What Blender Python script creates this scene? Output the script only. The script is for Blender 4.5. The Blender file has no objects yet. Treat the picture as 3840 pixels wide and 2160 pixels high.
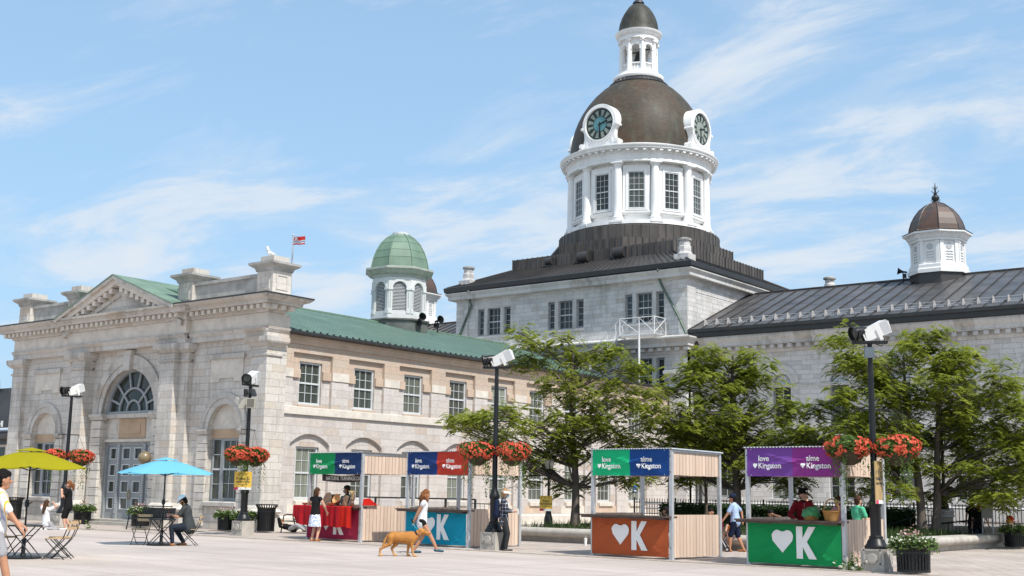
import bpy, bmesh, math, random
from mathutils import Vector, Matrix, Euler
from math import sin, cos, pi, radians as rad
random.seed(7)
S = bpy.context.scene
COL = S.collection
V = Vector

# ------------------------------------------------------------------ camera
LENS = 36*4519.4/3840
p_, y_, r_ = 0.167995, 0.661045, 0.016771
F0 = V((-sin(y_), cos(y_), 0)); R0 = V((cos(y_), sin(y_), 0)); Z0 = V((0, 0, 1))
FW = F0*cos(p_)+Z0*sin(p_); UP = Z0*cos(p_)-F0*sin(p_)
RT = R0*cos(r_)+UP*sin(r_); UP = UP*cos(r_)-R0*sin(r_)
cd = bpy.data.cameras.new('camera'); cam = bpy.data.objects.new('camera', cd); COL.objects.link(cam)
cd.sensor_width = 36; cd.lens = LENS; cd.clip_start = .1; cd.clip_end = 3000
m = Matrix((RT, UP, -FW)).transposed().to_4x4(); m.translation = (0, 0, 1.62); cam.matrix_world = m
S.camera = cam

# ------------------------------------------------------------------ materials
def newmat(name):
    m = bpy.data.materials.new(name); m.use_nodes = True
    nt = m.node_tree; b = nt.nodes['Principled BSDF']
    return m, nt, b
class NB:
    """tiny node builder"""
    def __init__(s, nt): s.nt = nt
    def n(s, t, **k):
        d = s.nt.nodes.new(t)
        for a, v in k.items(): setattr(d, a, v)
        return d
    def l(s, a, b): s.nt.links.new(a, b)
    def math(s, op, a, b=None, clamp=False):
        d = s.n('ShaderNodeMath', operation=op, use_clamp=clamp)
        for i, x in enumerate((a, b)):
            if x is None: continue
            if isinstance(x, (int, float)): d.inputs[i].default_value = x
            else: s.l(x, d.inputs[i])
        return d.outputs[0]
    def mix(s, f, a, b, mode='MIX'):
        d = s.n('ShaderNodeMix', data_type='RGBA', blend_type=mode)
        for i, x in ((0, f), (6, a), (7, b)):
            if isinstance(x, (int, float)): d.inputs[i].default_value = x
            elif isinstance(x, tuple): d.inputs[i].default_value = (*x[:3], 1)
            else: s.l(x, d.inputs[i])
        return d.outputs[2]
    def noise(s, vec, scale, detail=4, rough=.55, dist=0):
        d = s.n('ShaderNodeTexNoise'); d.inputs['Scale'].default_value = scale
        d.inputs['Detail'].default_value = detail; d.inputs['Roughness'].default_value = rough; d.inputs['Distortion'].default_value = dist
        if vec is not None: s.l(vec, d.inputs['Vector'])
        return d.outputs['Fac']
    def ramp(s, f, stops, interp='LINEAR'):
        d = s.n('ShaderNodeValToRGB'); d.color_ramp.interpolation = interp
        e = d.color_ramp.elements
        while len(e) < len(stops): e.new(.5)
        for i, (p, c) in enumerate(stops):
            e[i].position = p; e[i].color = (*c[:3], 1) if isinstance(c, tuple) else (c, c, c, 1)
        s.l(f, d.inputs[0]); return d.outputs[0]
    def obj(s): return s.n('ShaderNodeTexCoord').outputs['Object']
    def scale(s, vec, sc):
        d = s.n('ShaderNodeMapping'); d.inputs['Scale'].default_value = sc; s.l(vec, d.inputs[0]); return d.outputs[0]
    def sep(s, vec):
        d = s.n('ShaderNodeSeparateXYZ'); s.l(vec, d.inputs[0]); return d.outputs
    def comb(s, x, y, z=0.):
        d = s.n('ShaderNodeCombineXYZ')
        for i, q in enumerate((x, y, z)):
            if isinstance(q, (int, float)): d.inputs[i].default_value = q
            else: s.l(q, d.inputs[i])
        return d.outputs[0]
    def bump(s, h, strength, dist, b):
        d = s.n('ShaderNodeBump'); d.inputs['Strength'].default_value = strength; d.inputs['Distance'].default_value = dist
        s.l(h, d.inputs['Height']); s.l(d.outputs[0], b.inputs['Normal'])
def M(name, col, rough=.6, var=.18, scale=6., bump=0., metal=0., spec=.5, stretch=None, trans=0., alpha=1.):
    m, nt, b = newmat(name); k = NB(nt)
    v = k.obj()
    if stretch: v = k.scale(v, stretch)
    f = k.noise(v, scale, 5)
    lo = tuple(c*(1-var) for c in col); hi = tuple(min(1, c*(1+var)) for c in col)
    k.l(k.ramp(f, [(.3, lo), (.7, hi)]), b.inputs['Base Color'])
    b.inputs['Roughness'].default_value = rough; b.inputs['Metallic'].default_value = metal
    b.inputs['Specular IOR Level'].default_value = spec
    if bump: k.bump(k.noise(v, scale*5, 4), bump, .02, b)
    if alpha < 1: b.inputs['Alpha'].default_value = alpha
    if trans:
        t = k.n('ShaderNodeBsdfTranslucent'); t.inputs[0].default_value = (*hi, 1)
        x = k.n('ShaderNodeMixShader'); x.inputs[0].default_value = trans
        k.l(b.outputs[0], x.inputs[1]); k.l(t.outputs[0], x.inputs[2]); k.l(x.outputs[0], nt.nodes['Material Output'].inputs[0])
    return m
def STONE(name, cols, row=.29, width=.66, mortar=(.22, .2, .18), msize=.007, stain=.3, dark=(.13, .125, .12), zlo=None, tanz=None):
    """coursed ashlar: cols = three colours picked per block"""
    m, nt, b = newmat(name); k = NB(nt)
    o = k.obj(); X, Y, Z = k.sep(o)
    N = k.sep(k.n('ShaderNodeNewGeometry').outputs['Normal'])
    side = k.math('GREATER_THAN', k.math('ABSOLUTE', N[0]), .6)
    u = k.math('ADD', k.math('MULTIPLY', Y, side), k.math('MULTIPLY', X, k.math('SUBTRACT', 1., side)))
    r = k.math('FLOOR', k.math('DIVIDE', Z, row))
    wn = k.n('ShaderNodeTexWhiteNoise', noise_dimensions='1D'); k.l(r, wn.inputs['W'])
    u = k.math('ADD', u, k.math('MULTIPLY', wn.outputs[0], width*.8))
    u = k.math('ADD', u, k.math('MULTIPLY', k.noise(k.comb(u, r), .9, 0), .55))
    wob = k.math('MULTIPLY', k.math('SUBTRACT', k.noise(o, 3., 2), .5), .012)
    br = k.n('ShaderNodeTexBrick'); br.offset = .5; br.squash = 1.
    k.l(k.comb(u, k.math('ADD', Z, wob)), br.inputs['Vector'])
    for n_, v_ in (('Scale', 1.), ('Mortar Size', msize), ('Mortar Smooth', .4), ('Bias', 0.), ('Brick Width', width), ('Row Height', row)): br.inputs[n_].default_value = v_
    br.inputs['Color1'].default_value = (0, 0, 0, 1); br.inputs['Color2'].default_value = (1, 1, 1, 1); br.inputs['Mortar'].default_value = (.5, .5, .5, 1)
    c = k.ramp(br.outputs['Color'], [(0, cols[0]), (.55, cols[1]), (.82, cols[1]), (1., cols[2])])
    if tanz:   # sandstone replaces limestone above a height
        t = k.ramp(br.outputs['Color'], [(0, tanz[1]), (.5, tanz[2]), (1., tanz[1])])
        h = k.math('ADD', Z, k.math('MULTIPLY', k.math('SUBTRACT', br.outputs['Color'], .5), .55))
        c = k.mix(k.math('GREATER_THAN', h, tanz[0]), c, t)
    c = k.mix(.35, c, k.ramp(k.noise(o, 9., 6, .65), [(.3, .45), (.7, 1.)]), 'MULTIPLY')
    c = k.mix(k.math('MULTIPLY', br.outputs['Fac'], .60), c, mortar)
    st = k.math('MULTIPLY', k.noise(k.scale(o, (2.4, 2.4, .35)), 1.6, 6, .62), k.noise(o, .45, 3))
    c = k.mix(k.math('MULTIPLY', k.ramp(st, [(.24, 0.), (.44, 1.)]), stain), c, dark)
    k.l(c, b.inputs['Base Color']); b.inputs['Roughness'].default_value = .85; b.inputs['Specular IOR Level'].default_value = .25
    hgt = k.math('SUBTRACT', k.math('MULTIPLY', k.noise(o, 22., 5), .35), br.outputs['Fac'])
    k.bump(hgt, .55, .015, b)
    return m
def GLASS(name, col, rough=.06, curtain=None):
    m, nt, b = newmat(name); k = NB(nt)
    o = k.obj()
    oi = k.n('ShaderNodeObjectInfo').outputs['Random']
    f = k.noise(k.scale(o, (6., 6., .35)), 1.6, 3)
    f = k.math('ADD', k.math('MULTIPLY', f, .6), k.math('MULTIPLY', oi, .4))
    c = k.ramp(f, [(.28, tuple(x*.4 for x in col)), (.52, col), (.72, tuple(x*1.7 for x in col))])
    k.l(c, b.inputs['Base Color']); b.inputs['Roughness'].default_value = rough; b.inputs['Specular IOR Level'].default_value = .4
    k.bump(k.noise(o, 1.3, 1), .06, .05, b)
    return m

# ------------------------------------------------------------------ mesh builder
class MB:
    def __init__(s, T=None):
        s.v = []; s.f = []; s.mi = []; s.mats = []; s.T = T or Matrix()
    def mid(s, m):
        if m not in s.mats: s.mats.append(m)
        return s.mats.index(m)
    def add(s, vs, fs, m, T=None):
        T = s.T @ T if T is not None else s.T
        b = len(s.v); s.v += [T @ V(q) for q in vs]; i = s.mid(m)
        flip = T.to_3x3().determinant() < 0
        for f in fs:
            g = tuple(b+j for j in f); s.f.append(g[::-1] if flip else g); s.mi.append(i)
        return s
    def box(s, x0, x1, y0, y1, z0, z1, m, T=None):
        vs = [(x, y, z) for z in (z0, z1) for y in (y0, y1) for x in (x0, x1)]
        return s.add(vs, [(0, 2, 3, 1), (4, 5, 7, 6), (0, 1, 5, 4), (1, 3, 7, 5), (3, 2, 6, 7), (2, 0, 4, 6)], m, T)
    def cbox(s, c, d, m, rot=None):
        T = Matrix.Translation(c) @ (Euler(rot).to_matrix().to_4x4() if rot else Matrix())
        x, y, z = d[0]/2, d[1]/2, d[2]/2
        return s.box(-x, x, -y, y, -z, z, m, T)
    def prism(s, pts, fn, d0, d1, m, T=None):
        """pts: 2D outline; fn(u,v,d)->3D"""
        n = len(pts); vs = [fn(u, v, d0) for u, v in pts]+[fn(u, v, d1) for u, v in pts]
        fs = [tuple(range(n))[::-1], tuple(range(n, 2*n))]+[(i, (i+1) % n, n+(i+1) % n, n+i) for i in range(n)]
        return s.add(vs, fs, m, T)
    def lathe(s, prof, c, m, n=24, ph=0., a0=0., a1=2*pi, cap=True, T=None):
        full = abs(a1-a0-2*pi) < 1e-6; k = n if full else n+1
        vs = []
        for r, z in prof:
            for i in range(k):
                a = ph+a0+(a1-a0)*i/n; vs.append((c[0]+r*cos(a), c[1]+r*sin(a), c[2]+z))
        fs = []
        for j in range(len(prof)-1):
            for i in range(n):
                i2 = (i+1) % k; fs.append((j*k+i, j*k+i2, (j+1)*k+i2, (j+1)*k+i))
        if cap and full:
            fs.append(tuple(range(k))[::-1]); fs.append(tuple(range((len(prof)-1)*k, len(prof)*k)))
        return s.add(vs, fs, m, T)
    def tube(s, pts, r, m, n=6, T=None):
        pts = [V(q) for q in pts]; rs = r if isinstance(r, (list, tuple)) else [r]*len(pts)
        vs = []; fs = []; up = None
        for i, q in enumerate(pts):
            d = (pts[min(i+1, len(pts)-1)]-pts[max(i-1, 0)]).normalized()
            if up is None or abs(up.dot(d)) > .98: up = V((0, 0, 1)) if abs(d.z) < .9 else V((1, 0, 0))
            a = d.cross(up).normalized(); up = a.cross(d).normalized()
            for j in range(n):
                t = 2*pi*j/n; vs.append(q+(a*cos(t)+up*sin(t))*rs[i])
        for i in range(len(pts)-1):
            for j in range(n):
                j2 = (j+1) % n; fs.append((i*n+j, i*n+j2, (i+1)*n+j2, (i+1)*n+j))
        fs.append(tuple(range(n))[::-1]); fs.append(tuple(range((len(pts)-1)*n, len(pts)*n)))
        return s.add(vs, fs, m, T)
    def ell(s, c, r, m, nu=12, nv=8, T=None):
        vs = [(c[0], c[1], c[2]-r[2])]; fs = []
        for j in range(1, nv):
            t = -pi/2+pi*j/nv
            for i in range(nu): a = 2*pi*i/nu; vs.append((c[0]+r[0]*cos(t)*cos(a), c[1]+r[1]*cos(t)*sin(a), c[2]+r[2]*sin(t)))
        vs.append((c[0], c[1], c[2]+r[2])); L = len(vs)-1
        for i in range(nu):
            fs.append((0, 1+(i+1) % nu, 1+i)); fs.append((L, L-nu+i, L-nu+(i+1) % nu))
            for j in range(nv-2): fs.append((1+j*nu+i, 1+j*nu+(i+1) % nu, 1+(j+1)*nu+(i+1) % nu, 1+(j+1)*nu+i))
        return s.add(vs, fs, m, T)
    def mesh(s, me, m, T=None):
        return s.add([v.co for v in me.vertices], [tuple(p.vertices) for p in me.polygons], m, T)
    def slab(s, outer, holes, fn, d0, d1, m):
        """flat wall with openings, thickness d0..d1; fn(u,v,d)->3D"""
        cu = bpy.data.curves.new('t', 'CURVE'); cu.dimensions = '2D'; cu.fill_mode = 'BOTH'; cu.extrude = .5
        for pl in [outer]+list(holes):
            sp = cu.splines.new('POLY'); sp.points.add(len(pl)-1); sp.use_cyclic_u = True
            for q, (u, v) in zip(sp.points, pl): q.co = (u, v, 0, 1)
        ob = bpy.data.objects.new('t', cu); me = bpy.data.meshes.new_from_object(ob)
        vs = [fn(v.co.x, v.co.y, d0+(.5-v.co.z)*(d1-d0)) for v in me.vertices]
        fs = [tuple(p.vertices) for p in me.polygons]
        e = [V(fn(*q)) for q in ((0, 0, 0), (1, 0, 0), (0, 1, 0), (0, 0, -1))]
        if (e[1]-e[0]).cross(e[2]-e[0]).dot(e[3]-e[0]) < 0: fs = [f[::-1] for f in fs]
        s.add(vs, fs, m)
        bpy.data.objects.remove(ob); bpy.data.curves.remove(cu); bpy.data.meshes.remove(me)
        return s
    def text(s, body, size, fn, m, d=.0, bold=.02, shear=0., align='CENTER', th=.004, spacing=1.):
        cu = bpy.data.curves.new('t', 'FONT'); cu.body = body; cu.size = size; cu.align_x = align; cu.offset = bold*size; cu.shear = shear; cu.extrude = .5; cu.resolution_u = 3; cu.space_character = spacing
        ob = bpy.data.objects.new('t', cu); me = bpy.data.meshes.new_from_object(ob)
        vs = [fn(v.co.x, v.co.y, d-(v.co.z+.5)*th) for v in me.vertices]
        fs = [tuple(p.vertices) for p in me.polygons]
        e = [V(fn(*q)) for q in ((0, 0, 0), (1, 0, 0), (0, 1, 0), (0, 0, -1))]
        if (e[1]-e[0]).cross(e[2]-e[0]).dot(e[3]-e[0]) < 0: fs = [f[::-1] for f in fs]
        s.add(vs, fs, m)
        bpy.data.objects.remove(ob); bpy.data.curves.remove(cu); bpy.data.meshes.remove(me)
        return s
    def me(s, name, smooth=None):
        me = bpy.data.meshes.new(name); me.from_pydata([tuple(v) for v in s.v], [], s.f)
        for x in s.mats: me.materials.append(x)
        me.polygons.foreach_set('material_index', s.mi)
        if smooth is not None:
            me.shade_smooth()
            if smooth < 180: me.set_sharp_from_angle(angle=rad(smooth))
        me.update(); return me
    def build(s, name, parent=None, smooth=None, world=True):
        """world: the mesh is in world coordinates while the parent sits elsewhere"""
        ob = bpy.data.objects.new(name, s.me(name, smooth)); COL.objects.link(ob)
        if parent is not None:
            ob.parent = parent
            if world: ob.location = -wloc(parent)
        return ob
def wloc(o):
    l = V(o.location)
    while o.parent: o = o.parent; l += o.location
    return l
def tag(o, label, cat, group=None, kind=None):
    if label: o['label'] = label
    if cat: o['category'] = cat
    if group: o['group'] = group
    if kind: o['kind'] = kind
    return o
def thing(name, label, cat, loc=(0, 0, 0), rz=0., group=None):
    o = bpy.data.objects.new(name, None); COL.objects.link(o); o.location = loc; o.rotation_euler = (0, 0, rz)
    o.empty_display_size = .2
    return tag(o, label, cat, group)
def struct(name, mb, smooth=None): return tag(mb.build(name, None, smooth), None, None, None, 'structure')
def dup(o, loc=None, rz=None, label=None, parent=None):
    c = o.copy(); COL.objects.link(c)
    if parent is not None: c.parent = parent
    if loc is not None: c.location = loc
    if rz is not None: c.rotation_euler = (0, 0, rz)
    if label: c['label'] = label
    for ch in o.children: dup(ch, parent=c)
    return c
def arch(cx, w, z0, zs, n=16, rise=None):
    """opening outline: rectangle with round (or segmental) head"""
    h = w/2 if rise is None else rise
    pts = [(cx-w/2, z0), (cx+w/2, z0)]
    if rise is None: pts += [(cx+w/2*cos(pi*i/n), zs+h*sin(pi*i/n)) for i in range(n+1)]
    else:
        R = (w*w/4+h*h)/(2*h); a = math.asin(w/2/R)
        pts += [(cx+R*sin(a-2*a*i/n), zs+h-R+R*cos(a-2*a*i/n)) for i in range(n+1)]
    return pts
def rect(x0, x1, z0, z1): return [(x0, z0), (x1, z0), (x1, z1), (x0, z1)]
def ring(cx, zs, r0, r1, n=20, a0=0., a1=pi):
    o = [(cx+r1*cos(a0+(a1-a0)*i/n), zs+r1*sin(a0+(a1-a0)*i/n)) for i in range(n+1)]
    return o+[(cx+r0*cos(a1-(a1-a0)*i/n), zs+r0*sin(a1-(a1-a0)*i/n)) for i in range(n+1)]
def front(Y): return lambda u, v, d: (u, Y+d, v)        # wall that faces -Y, d goes into the wall
def right(X): return lambda u, v, d: (X-d, u, v)        # wall that faces +X
# ------------------------------------------------------------------ light
SUN_EL, SUN_AZ = rad(54), rad(-15)          # azimuth counted from +X
sd = V((cos(SUN_EL)*cos(SUN_AZ), cos(SUN_EL)*sin(SUN_AZ), sin(SUN_EL)))
ld = bpy.data.lights.new('sun', 'SUN'); lo = bpy.data.objects.new('sun', ld); COL.objects.link(lo)
ld.energy = 3.4; ld.angle = rad(.55); ld.color = (1, .955, .89)
lo.rotation_euler = sd.to_track_quat('Z', 'Y').to_euler(); lo.location = (0, 0, 60)
w = bpy.data.worlds.new('World'); S.world = w; w.use_nodes = True
k = NB(w.node_tree); bg = w.node_tree.nodes['Background']
sky = k.n('ShaderNodeTexSky', sky_type='NISHITA'); sky.sun_disc = False
sky.sun_elevation = SUN_EL; sky.sun_rotation = pi/2-SUN_AZ; sky.air_density = 1.15; sky.dust_density = .9; sky.ozone_density = 1.0; sky.altitude = 90
g = k.n('ShaderNodeTexCoord').outputs['Generated']; X, Y, Z = k.sep(g)
zz = k.math('ADD', k.math('MAXIMUM', Z, 0.), .16)
pv = k.comb(k.math('DIVIDE', X, zz), k.math('DIVIDE', Y, zz))
mp = k.n('ShaderNodeMapping'); mp.inputs['Rotation'].default_value = (0, 0, rad(-28)); mp.inputs['Scale'].default_value = (.8, 1.5, 1); mp.inputs['Location'].default_value = (2.1, .75, 0)
k.l(pv, mp.inputs[0])
n1 = k.noise(mp.outputs[0], .55, 2, .5); n2 = k.noise(mp.outputs[0], 2.1, 12, .62, .5)
cl = k.math('ADD', k.math('MULTIPLY', n1, .45), k.math('MULTIPLY', n2, .65))
cf = k.ramp(cl, [(.50, .0), (.555, .22), (.605, .70), (.67, .95)])
hz = k.ramp(Z, [(0., .90), (.2, .72), (.5, .45)])          # bright hazy air low down
hzc = k.mix(cf, k.mix(hz, sky.outputs[0], (2.0, 3.3, 4.75)), (4.0, 4.35, 4.75))
k.l(hzc, bg.inputs[0]); bg.inputs[1].default_value = .128
S.view_settings.view_transform = 'Standard'; S.view_settings.look = 'None'; S.view_settings.exposure = .58; S.view_settings.gamma = 1
S.render.engine = 'CYCLES'
S.cycles.max_bounces = 6; S.cycles.transparent_max_bounces = 10; S.cycles.diffuse_bounces = 3; S.cycles.glossy_bounces = 3
try: S.cycles.use_denoising = True
except Exception: pass

# ------------------------------------------------------------------ shared materials
LIME = STONE('limestone grey', ((.59, .55, .495), (.67, .63, .575), (.60, .53, .445)), mortar=(.20, .175, .15), msize=.009, stain=.38)
LIMEC = STONE('limestone white', ((.57, .56, .545), (.70, .685, .665), (.55, .51, .455)), row=.27, width=.72, mortar=(.20, .19, .18), msize=.010, stain=.42)
WALLW = STONE('limestone and sandstone wall', ((.55, .50, .465), (.64, .595, .56), (.55, .46, .39)), row=.315, width=.78, mortar=(.33, .28, .24), msize=.008, stain=.16, tanz=(6.15, (.58, .445, .345), (.56, .47, .385)))
TRIM = STONE('dressed stone trim', ((.54, .505, .455), (.63, .595, .545), (.55, .465, .38)), row=.6, width=1.3, mortar=(.2, .18, .16), msize=.006, stain=.62)
TRIMC = STONE('white dressed trim', ((.56, .55, .53), (.66, .65, .63), (.53, .49, .44)), row=.6, width=1.1, mortar=(.22, .2, .18), stain=.5)
FLATST = M('plain limestone', (.63, .58, .51), .85, .14, 2.5, .25)
SAND = M('sandstone panel', (.47, .335, .22), .85, .14, 1.8, .2)
GREYST = M('weathered parapet stone', (.33, .325, .31), .88, .3, 1.6, .3)
WHITE = M('white painted wood', (.77, .77, .755), .5, .08, 1.6, .04, stretch=(1, 1, .3))
GREYP = M('grey blue paint', (.29, .31, .32), .55, .08, 4.)
PALEP = M('pale grey window paint', (.58, .60, .61), .5, .06, 4.)
GLD = GLASS('dark window glass', (.05, .058, .05))
GLC = GLASS('curtained glass', (.15, .16, .13), .12)
GLB = GLASS('blue grey glass', (.035, .045, .05))
COPG = M('green copper', (.14, .215, .155), .55, .22, 1.3, .05, spec=.4, stretch=(1, 1, .5))
COPR = M('green copper roof', (.145, .22, .175), .5, .2, .8, .05, spec=.4)
COPD = M('dark copper roof', (.040, .037, .036), .48, .32, .55, .06, spec=.5)
COPB = M('brown copper', (.085, .066, .048), .5, .4, .8, .06, spec=.5)
COPT = M('grey brown seamed copper', (.078, .070, .064), .5, .45, 2.5, .05, spec=.3, stretch=(1, 1, .15))
COPW = M('grey brown metal roof', (.072, .070, .070), .40, .38, .8, .08, spec=.5)
COPE = M('dark metal edge', (.028, .030, .032), .45, .2, 2.)
IRON = M('black painted iron', (.008, .009, .010), .4, .25, 6., spec=.4)
STEEL = M('galvanised steel', (.50, .51, .52), .42, .12, 7., metal=.35)
CONC = M('cast concrete', (.42, .39, .345), .88, .18, 3., .35)
WOODP = None
def wood(name, c, tone=.22, plank=.11, dirx=False, vertical=True):
    m, nt, b = newmat(name); k = NB(nt)
    X, Y, Z = k.sep(k.obj()); u = k.math('ADD', X, Y)
    pl = k.math('FLOOR', k.math('DIVIDE', u, plank))
    wn = k.n('ShaderNodeTexWhiteNoise', noise_dimensions='1D'); k.l(pl, wn.inputs['W'])
    lo = tuple(q*(1-tone) for q in c); hi = tuple(min(1, q*(1+tone)) for q in c)
    g = k.noise(k.scale(k.obj(), (30, 30, 1.6)), 2., 4)
    kn = k.noise(k.scale(k.obj(), (9, 9, 4.)), 1.7, 2)
    cc = k.mix(.35, k.ramp(wn.outputs[0], [(0, lo), (1, hi)]), k.ramp(g, [(.3, lo), (.7, hi)]))
    cc = k.mix(k.ramp(kn, [(.70, 0.), (.76, .6)]), cc, tuple(q*.45 for q in c))
    k.l(cc, b.inputs['Base Color']); b.inputs['Roughness'].default_value = .7
    return m
CEDAR = wood('cedar planks', (.62, .475, .37))
OAK = wood('pale chair slats', (.52, .36, .20), .15, .05)
DARKW = M('dark weathered counter', (.085, .055, .042), .6, .4, 6., .1, stretch=(1, 8, 8))
TURN = M('turned maple', (.50, .27, .10), .4, .3, 9., stretch=(1, 1, 6))
TURN2 = M('walnut board', (.13, .075, .045), .45, .4, 8., stretch=(1, 1, 6))
def cloth(name, c, tr=.25, var=.10, scale=2., rough=.75): return M(name, c, rough, var, scale, .05, spec=.2, trans=tr)
def leafmat(name, a, b_, tr=.35):
    m, nt, b = newmat(name); k = NB(nt)
    ri = k.n('ShaderNodeNewGeometry').outputs['Random Per Island']
    n = k.noise(k.obj(), .55, 2)
    f = k.math('ADD', k.math('MULTIPLY', ri, .45), k.math('MULTIPLY', n, .6))
    c = k.ramp(f, [(.15, a), (.75, b_)])
    k.l(c, b.inputs['Base Color']); b.inputs['Roughness'].default_value = .6; b.inputs['Specular IOR Level'].default_value = .25
    t = k.n('ShaderNodeBsdfTranslucent'); k.l(c, t.inputs[0])
    x = k.n('ShaderNodeMixShader'); x.inputs[0].default_value = tr
    k.l(b.outputs[0], x.inputs[1]); k.l(t.outputs[0], x.inputs[2]); k.l(x.outputs[0], nt.nodes['Material Output'].inputs[0])
    return m
LOCUST = leafmat('locust leaflets', (.105, .155, .022), (.37, .41, .06), .5)
LEAF = leafmat('bedding leaves', (.04, .09, .02), (.14, .21, .05))
HEDGE = leafmat('hedge leaves', (.012, .030, .010), (.045, .085, .025))
GRASS = leafmat('grass blades', (.02, .05, .012), (.07, .11, .03))
REDF = leafmat('red geranium petals', (.60, .04, .03), (.80, .19, .10), .3)
WHF = leafmat('white petals', (.75, .72, .55), (.85, .85, .80), .3)
PINKF = leafmat('pink petals', (.65, .32, .30), (.80, .55, .52), .3)
BARK = M('grey bark', (.12, .098, .082), .9, .35, 9., .6, stretch=(1, 1, .25))

# ------------------------------------------------------------------ ground
def ground_mat(name, c, pav):
    m, nt, b = newmat(name); k = NB(nt); o = k.obj(); X, Y, Z = k.sep(o)
    big = k.noise(k.scale(o, (.35, 1., 1)), .5, 5); fine = k.noise(o, 18., 5, .65); st = k.noise(k.scale(o, (.5, 5., 1)), 1.3, 5)
    col = k.mix(.7, c, k.ramp(big, [(.3, tuple(q*.72 for q in c)), (.7, tuple(q*1.12 for q in c))]))
    col = k.mix(.4, col, k.ramp(st, [(.35, .70), (.6, 1.)]), 'MULTIPLY')
    col = k.mix(.35, col, k.ramp(fine, [(.35, .62), (.6, 1.)]), 'MULTIPLY')
    if pav:
        br = k.n('ShaderNodeTexBrick'); br.offset = .5
        for n_, v_ in (('Scale', 1.), ('Mortar Size', .012), ('Mortar Smooth', .5), ('Brick Width', .42), ('Row Height', .42)): br.inputs[n_].default_value = v_
        br.inputs['Color1'].default_value = (.80, .80, .80, 1); br.inputs['Color2'].default_value = (1, 1, 1, 1); br.inputs['Mortar'].default_value = (.42, .34, .26, 1)
        k.l(o, br.inputs['Vector'])
        col = k.mix(.8, col, br.outputs['Color'], 'MULTIPLY')
        dirt = k.math('MULTIPLY', br.outputs['Fac'], k.ramp(k.noise(o, 1.4, 4), [(.45, 0.), (.62, 1.)]))
        col = k.mix(k.math('MULTIPLY', dirt, .7), col, (.10, .075, .04))
        spots = k.ramp(k.noise(k.scale(o, (1., 2.2, 1)), 3.2, 6, .7), [(.62, 0.), (.72, .6)])
        col = k.mix(spots, col, (.16, .12, .08))
    else:
        sp = k.ramp(k.noise(k.scale(o, (.8, 3., 1)), 1.7, 7, .7), [(.63, 0.), (.74, .45)])
        col = k.mix(k.math('MULTIPLY', sp, 1.3, True), col, (.17, .135, .10))
        sx = k.math('ABSOLUTE', k.math('SUBTRACT', k.math('FRACT', k.math('DIVIDE', Y, 3.05)), .5))
        sy = k.math('ABSOLUTE', k.math('SUBTRACT', k.math('FRACT', k.math('DIVIDE', X, 3.05)), .5))
        jn = k.math('MAXIMUM', k.math('LESS_THAN', sx, .007), k.math('LESS_THAN', sy, .007))
        col = k.mix(k.math('MULTIPLY', jn, .6), col, (.18, .15, .12))
    k.l(col, b.inputs['Base Color']); b.inputs['Roughness'].default_value = .85; b.inputs['Specular IOR Level'].default_value = .25
    k.bump(fine, .25, .01, b)
    return m
SQ = ground_mat('square concrete', (.54, .465, .42), False)
PV = ground_mat('square pavers', (.55, .475, .42), True)
KERB = M('kerb stone', (.40, .35, .29), .85, .25, 5., .3)
g = MB(); g.box(-600, 600, -300, 900, -.4, 0, SQ); struct('square_ground', g)
g = MB(); g.box(-75, 60, 26.62, 110, -.3, .004, PV); struct('paved_terrace', g)
g = MB()
x = -75.
while x < 20:
    L = random.uniform(1.3, 1.9); g.box(x, x+L-.012, 26.42, 26.62, -.3, .016+random.uniform(0, .006), KERB); x += L
struct('kerb', g)
# ------------------------------------------------------------------ windows
def sash(mb, fn, u0, u1, v0, v1, d, cols, rows, fm, mm, meet=True, fw=.07, mw=.022, head=None):
    """sash window frame with glazing bars, set at depth d; fn maps (u,v,d)"""
    def bar(a, b, c, e, dd, th, m): mb.prism(rect(a, b, c, e), fn, dd, dd+th, m)
    bar(u0, u0+fw, v0, v1, d-.05, .09, fm); bar(u1-fw, u1, v0, v1, d-.05, .09, fm)
    bar(u0+fw, u1-fw, v0, v0+fw*1.2, d-.05, .09, fm); bar(u0+fw, u1-fw, v1-fw, v1, d-.05, .09, fm)
    a, b, c, e = u0+fw, u1-fw, v0+fw*1.2, v1-fw
    mid = (c+e)/2
    if meet: bar(a, b, mid-.035, mid+.035, d-.035, .06, mm)
    for i in range(1, cols): x = a+(b-a)*i/cols; bar(x-mw/2, x+mw/2, c, e, d-.012, .02, mm)
    for j in range(1, rows):
        z = c+(e-c)*j/rows
        if meet and abs(z-mid) < .05: continue
        bar(a, b, z-mw/2, z+mw/2, d-.0125, .021, mm)
def sash_window(parent, fn, u0, u1, v0, v1, d, cols, rows, fm=GREYP, mm=PALEP, gl=GLD, meet=True, name='window', fw=.07, blind=0.):
    mb = MB(); sash(mb, fn, u0, u1, v0, v1, d, cols, rows, fm, mm, meet, fw)
    w = mb.build(name, parent)
    pb = MB(); pb.prism(rect(u0+fw*.5, u1-fw*.5, v0+fw*.5, v1-fw*.5), fn, d+.012, d+.03, gl)
    p = pb.build('pane', w)
    return w
def dentils(mb, fn, u0, u1, z0, z1, dep, n, m, frac=.5):
    s = (u1-u0)/n
    for i in range(n):
        a = u0+s*(i+.5-frac/2); mb.prism(rect(a, a+s*frac, z0, z1), fn, -dep, 0.01, m)
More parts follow.
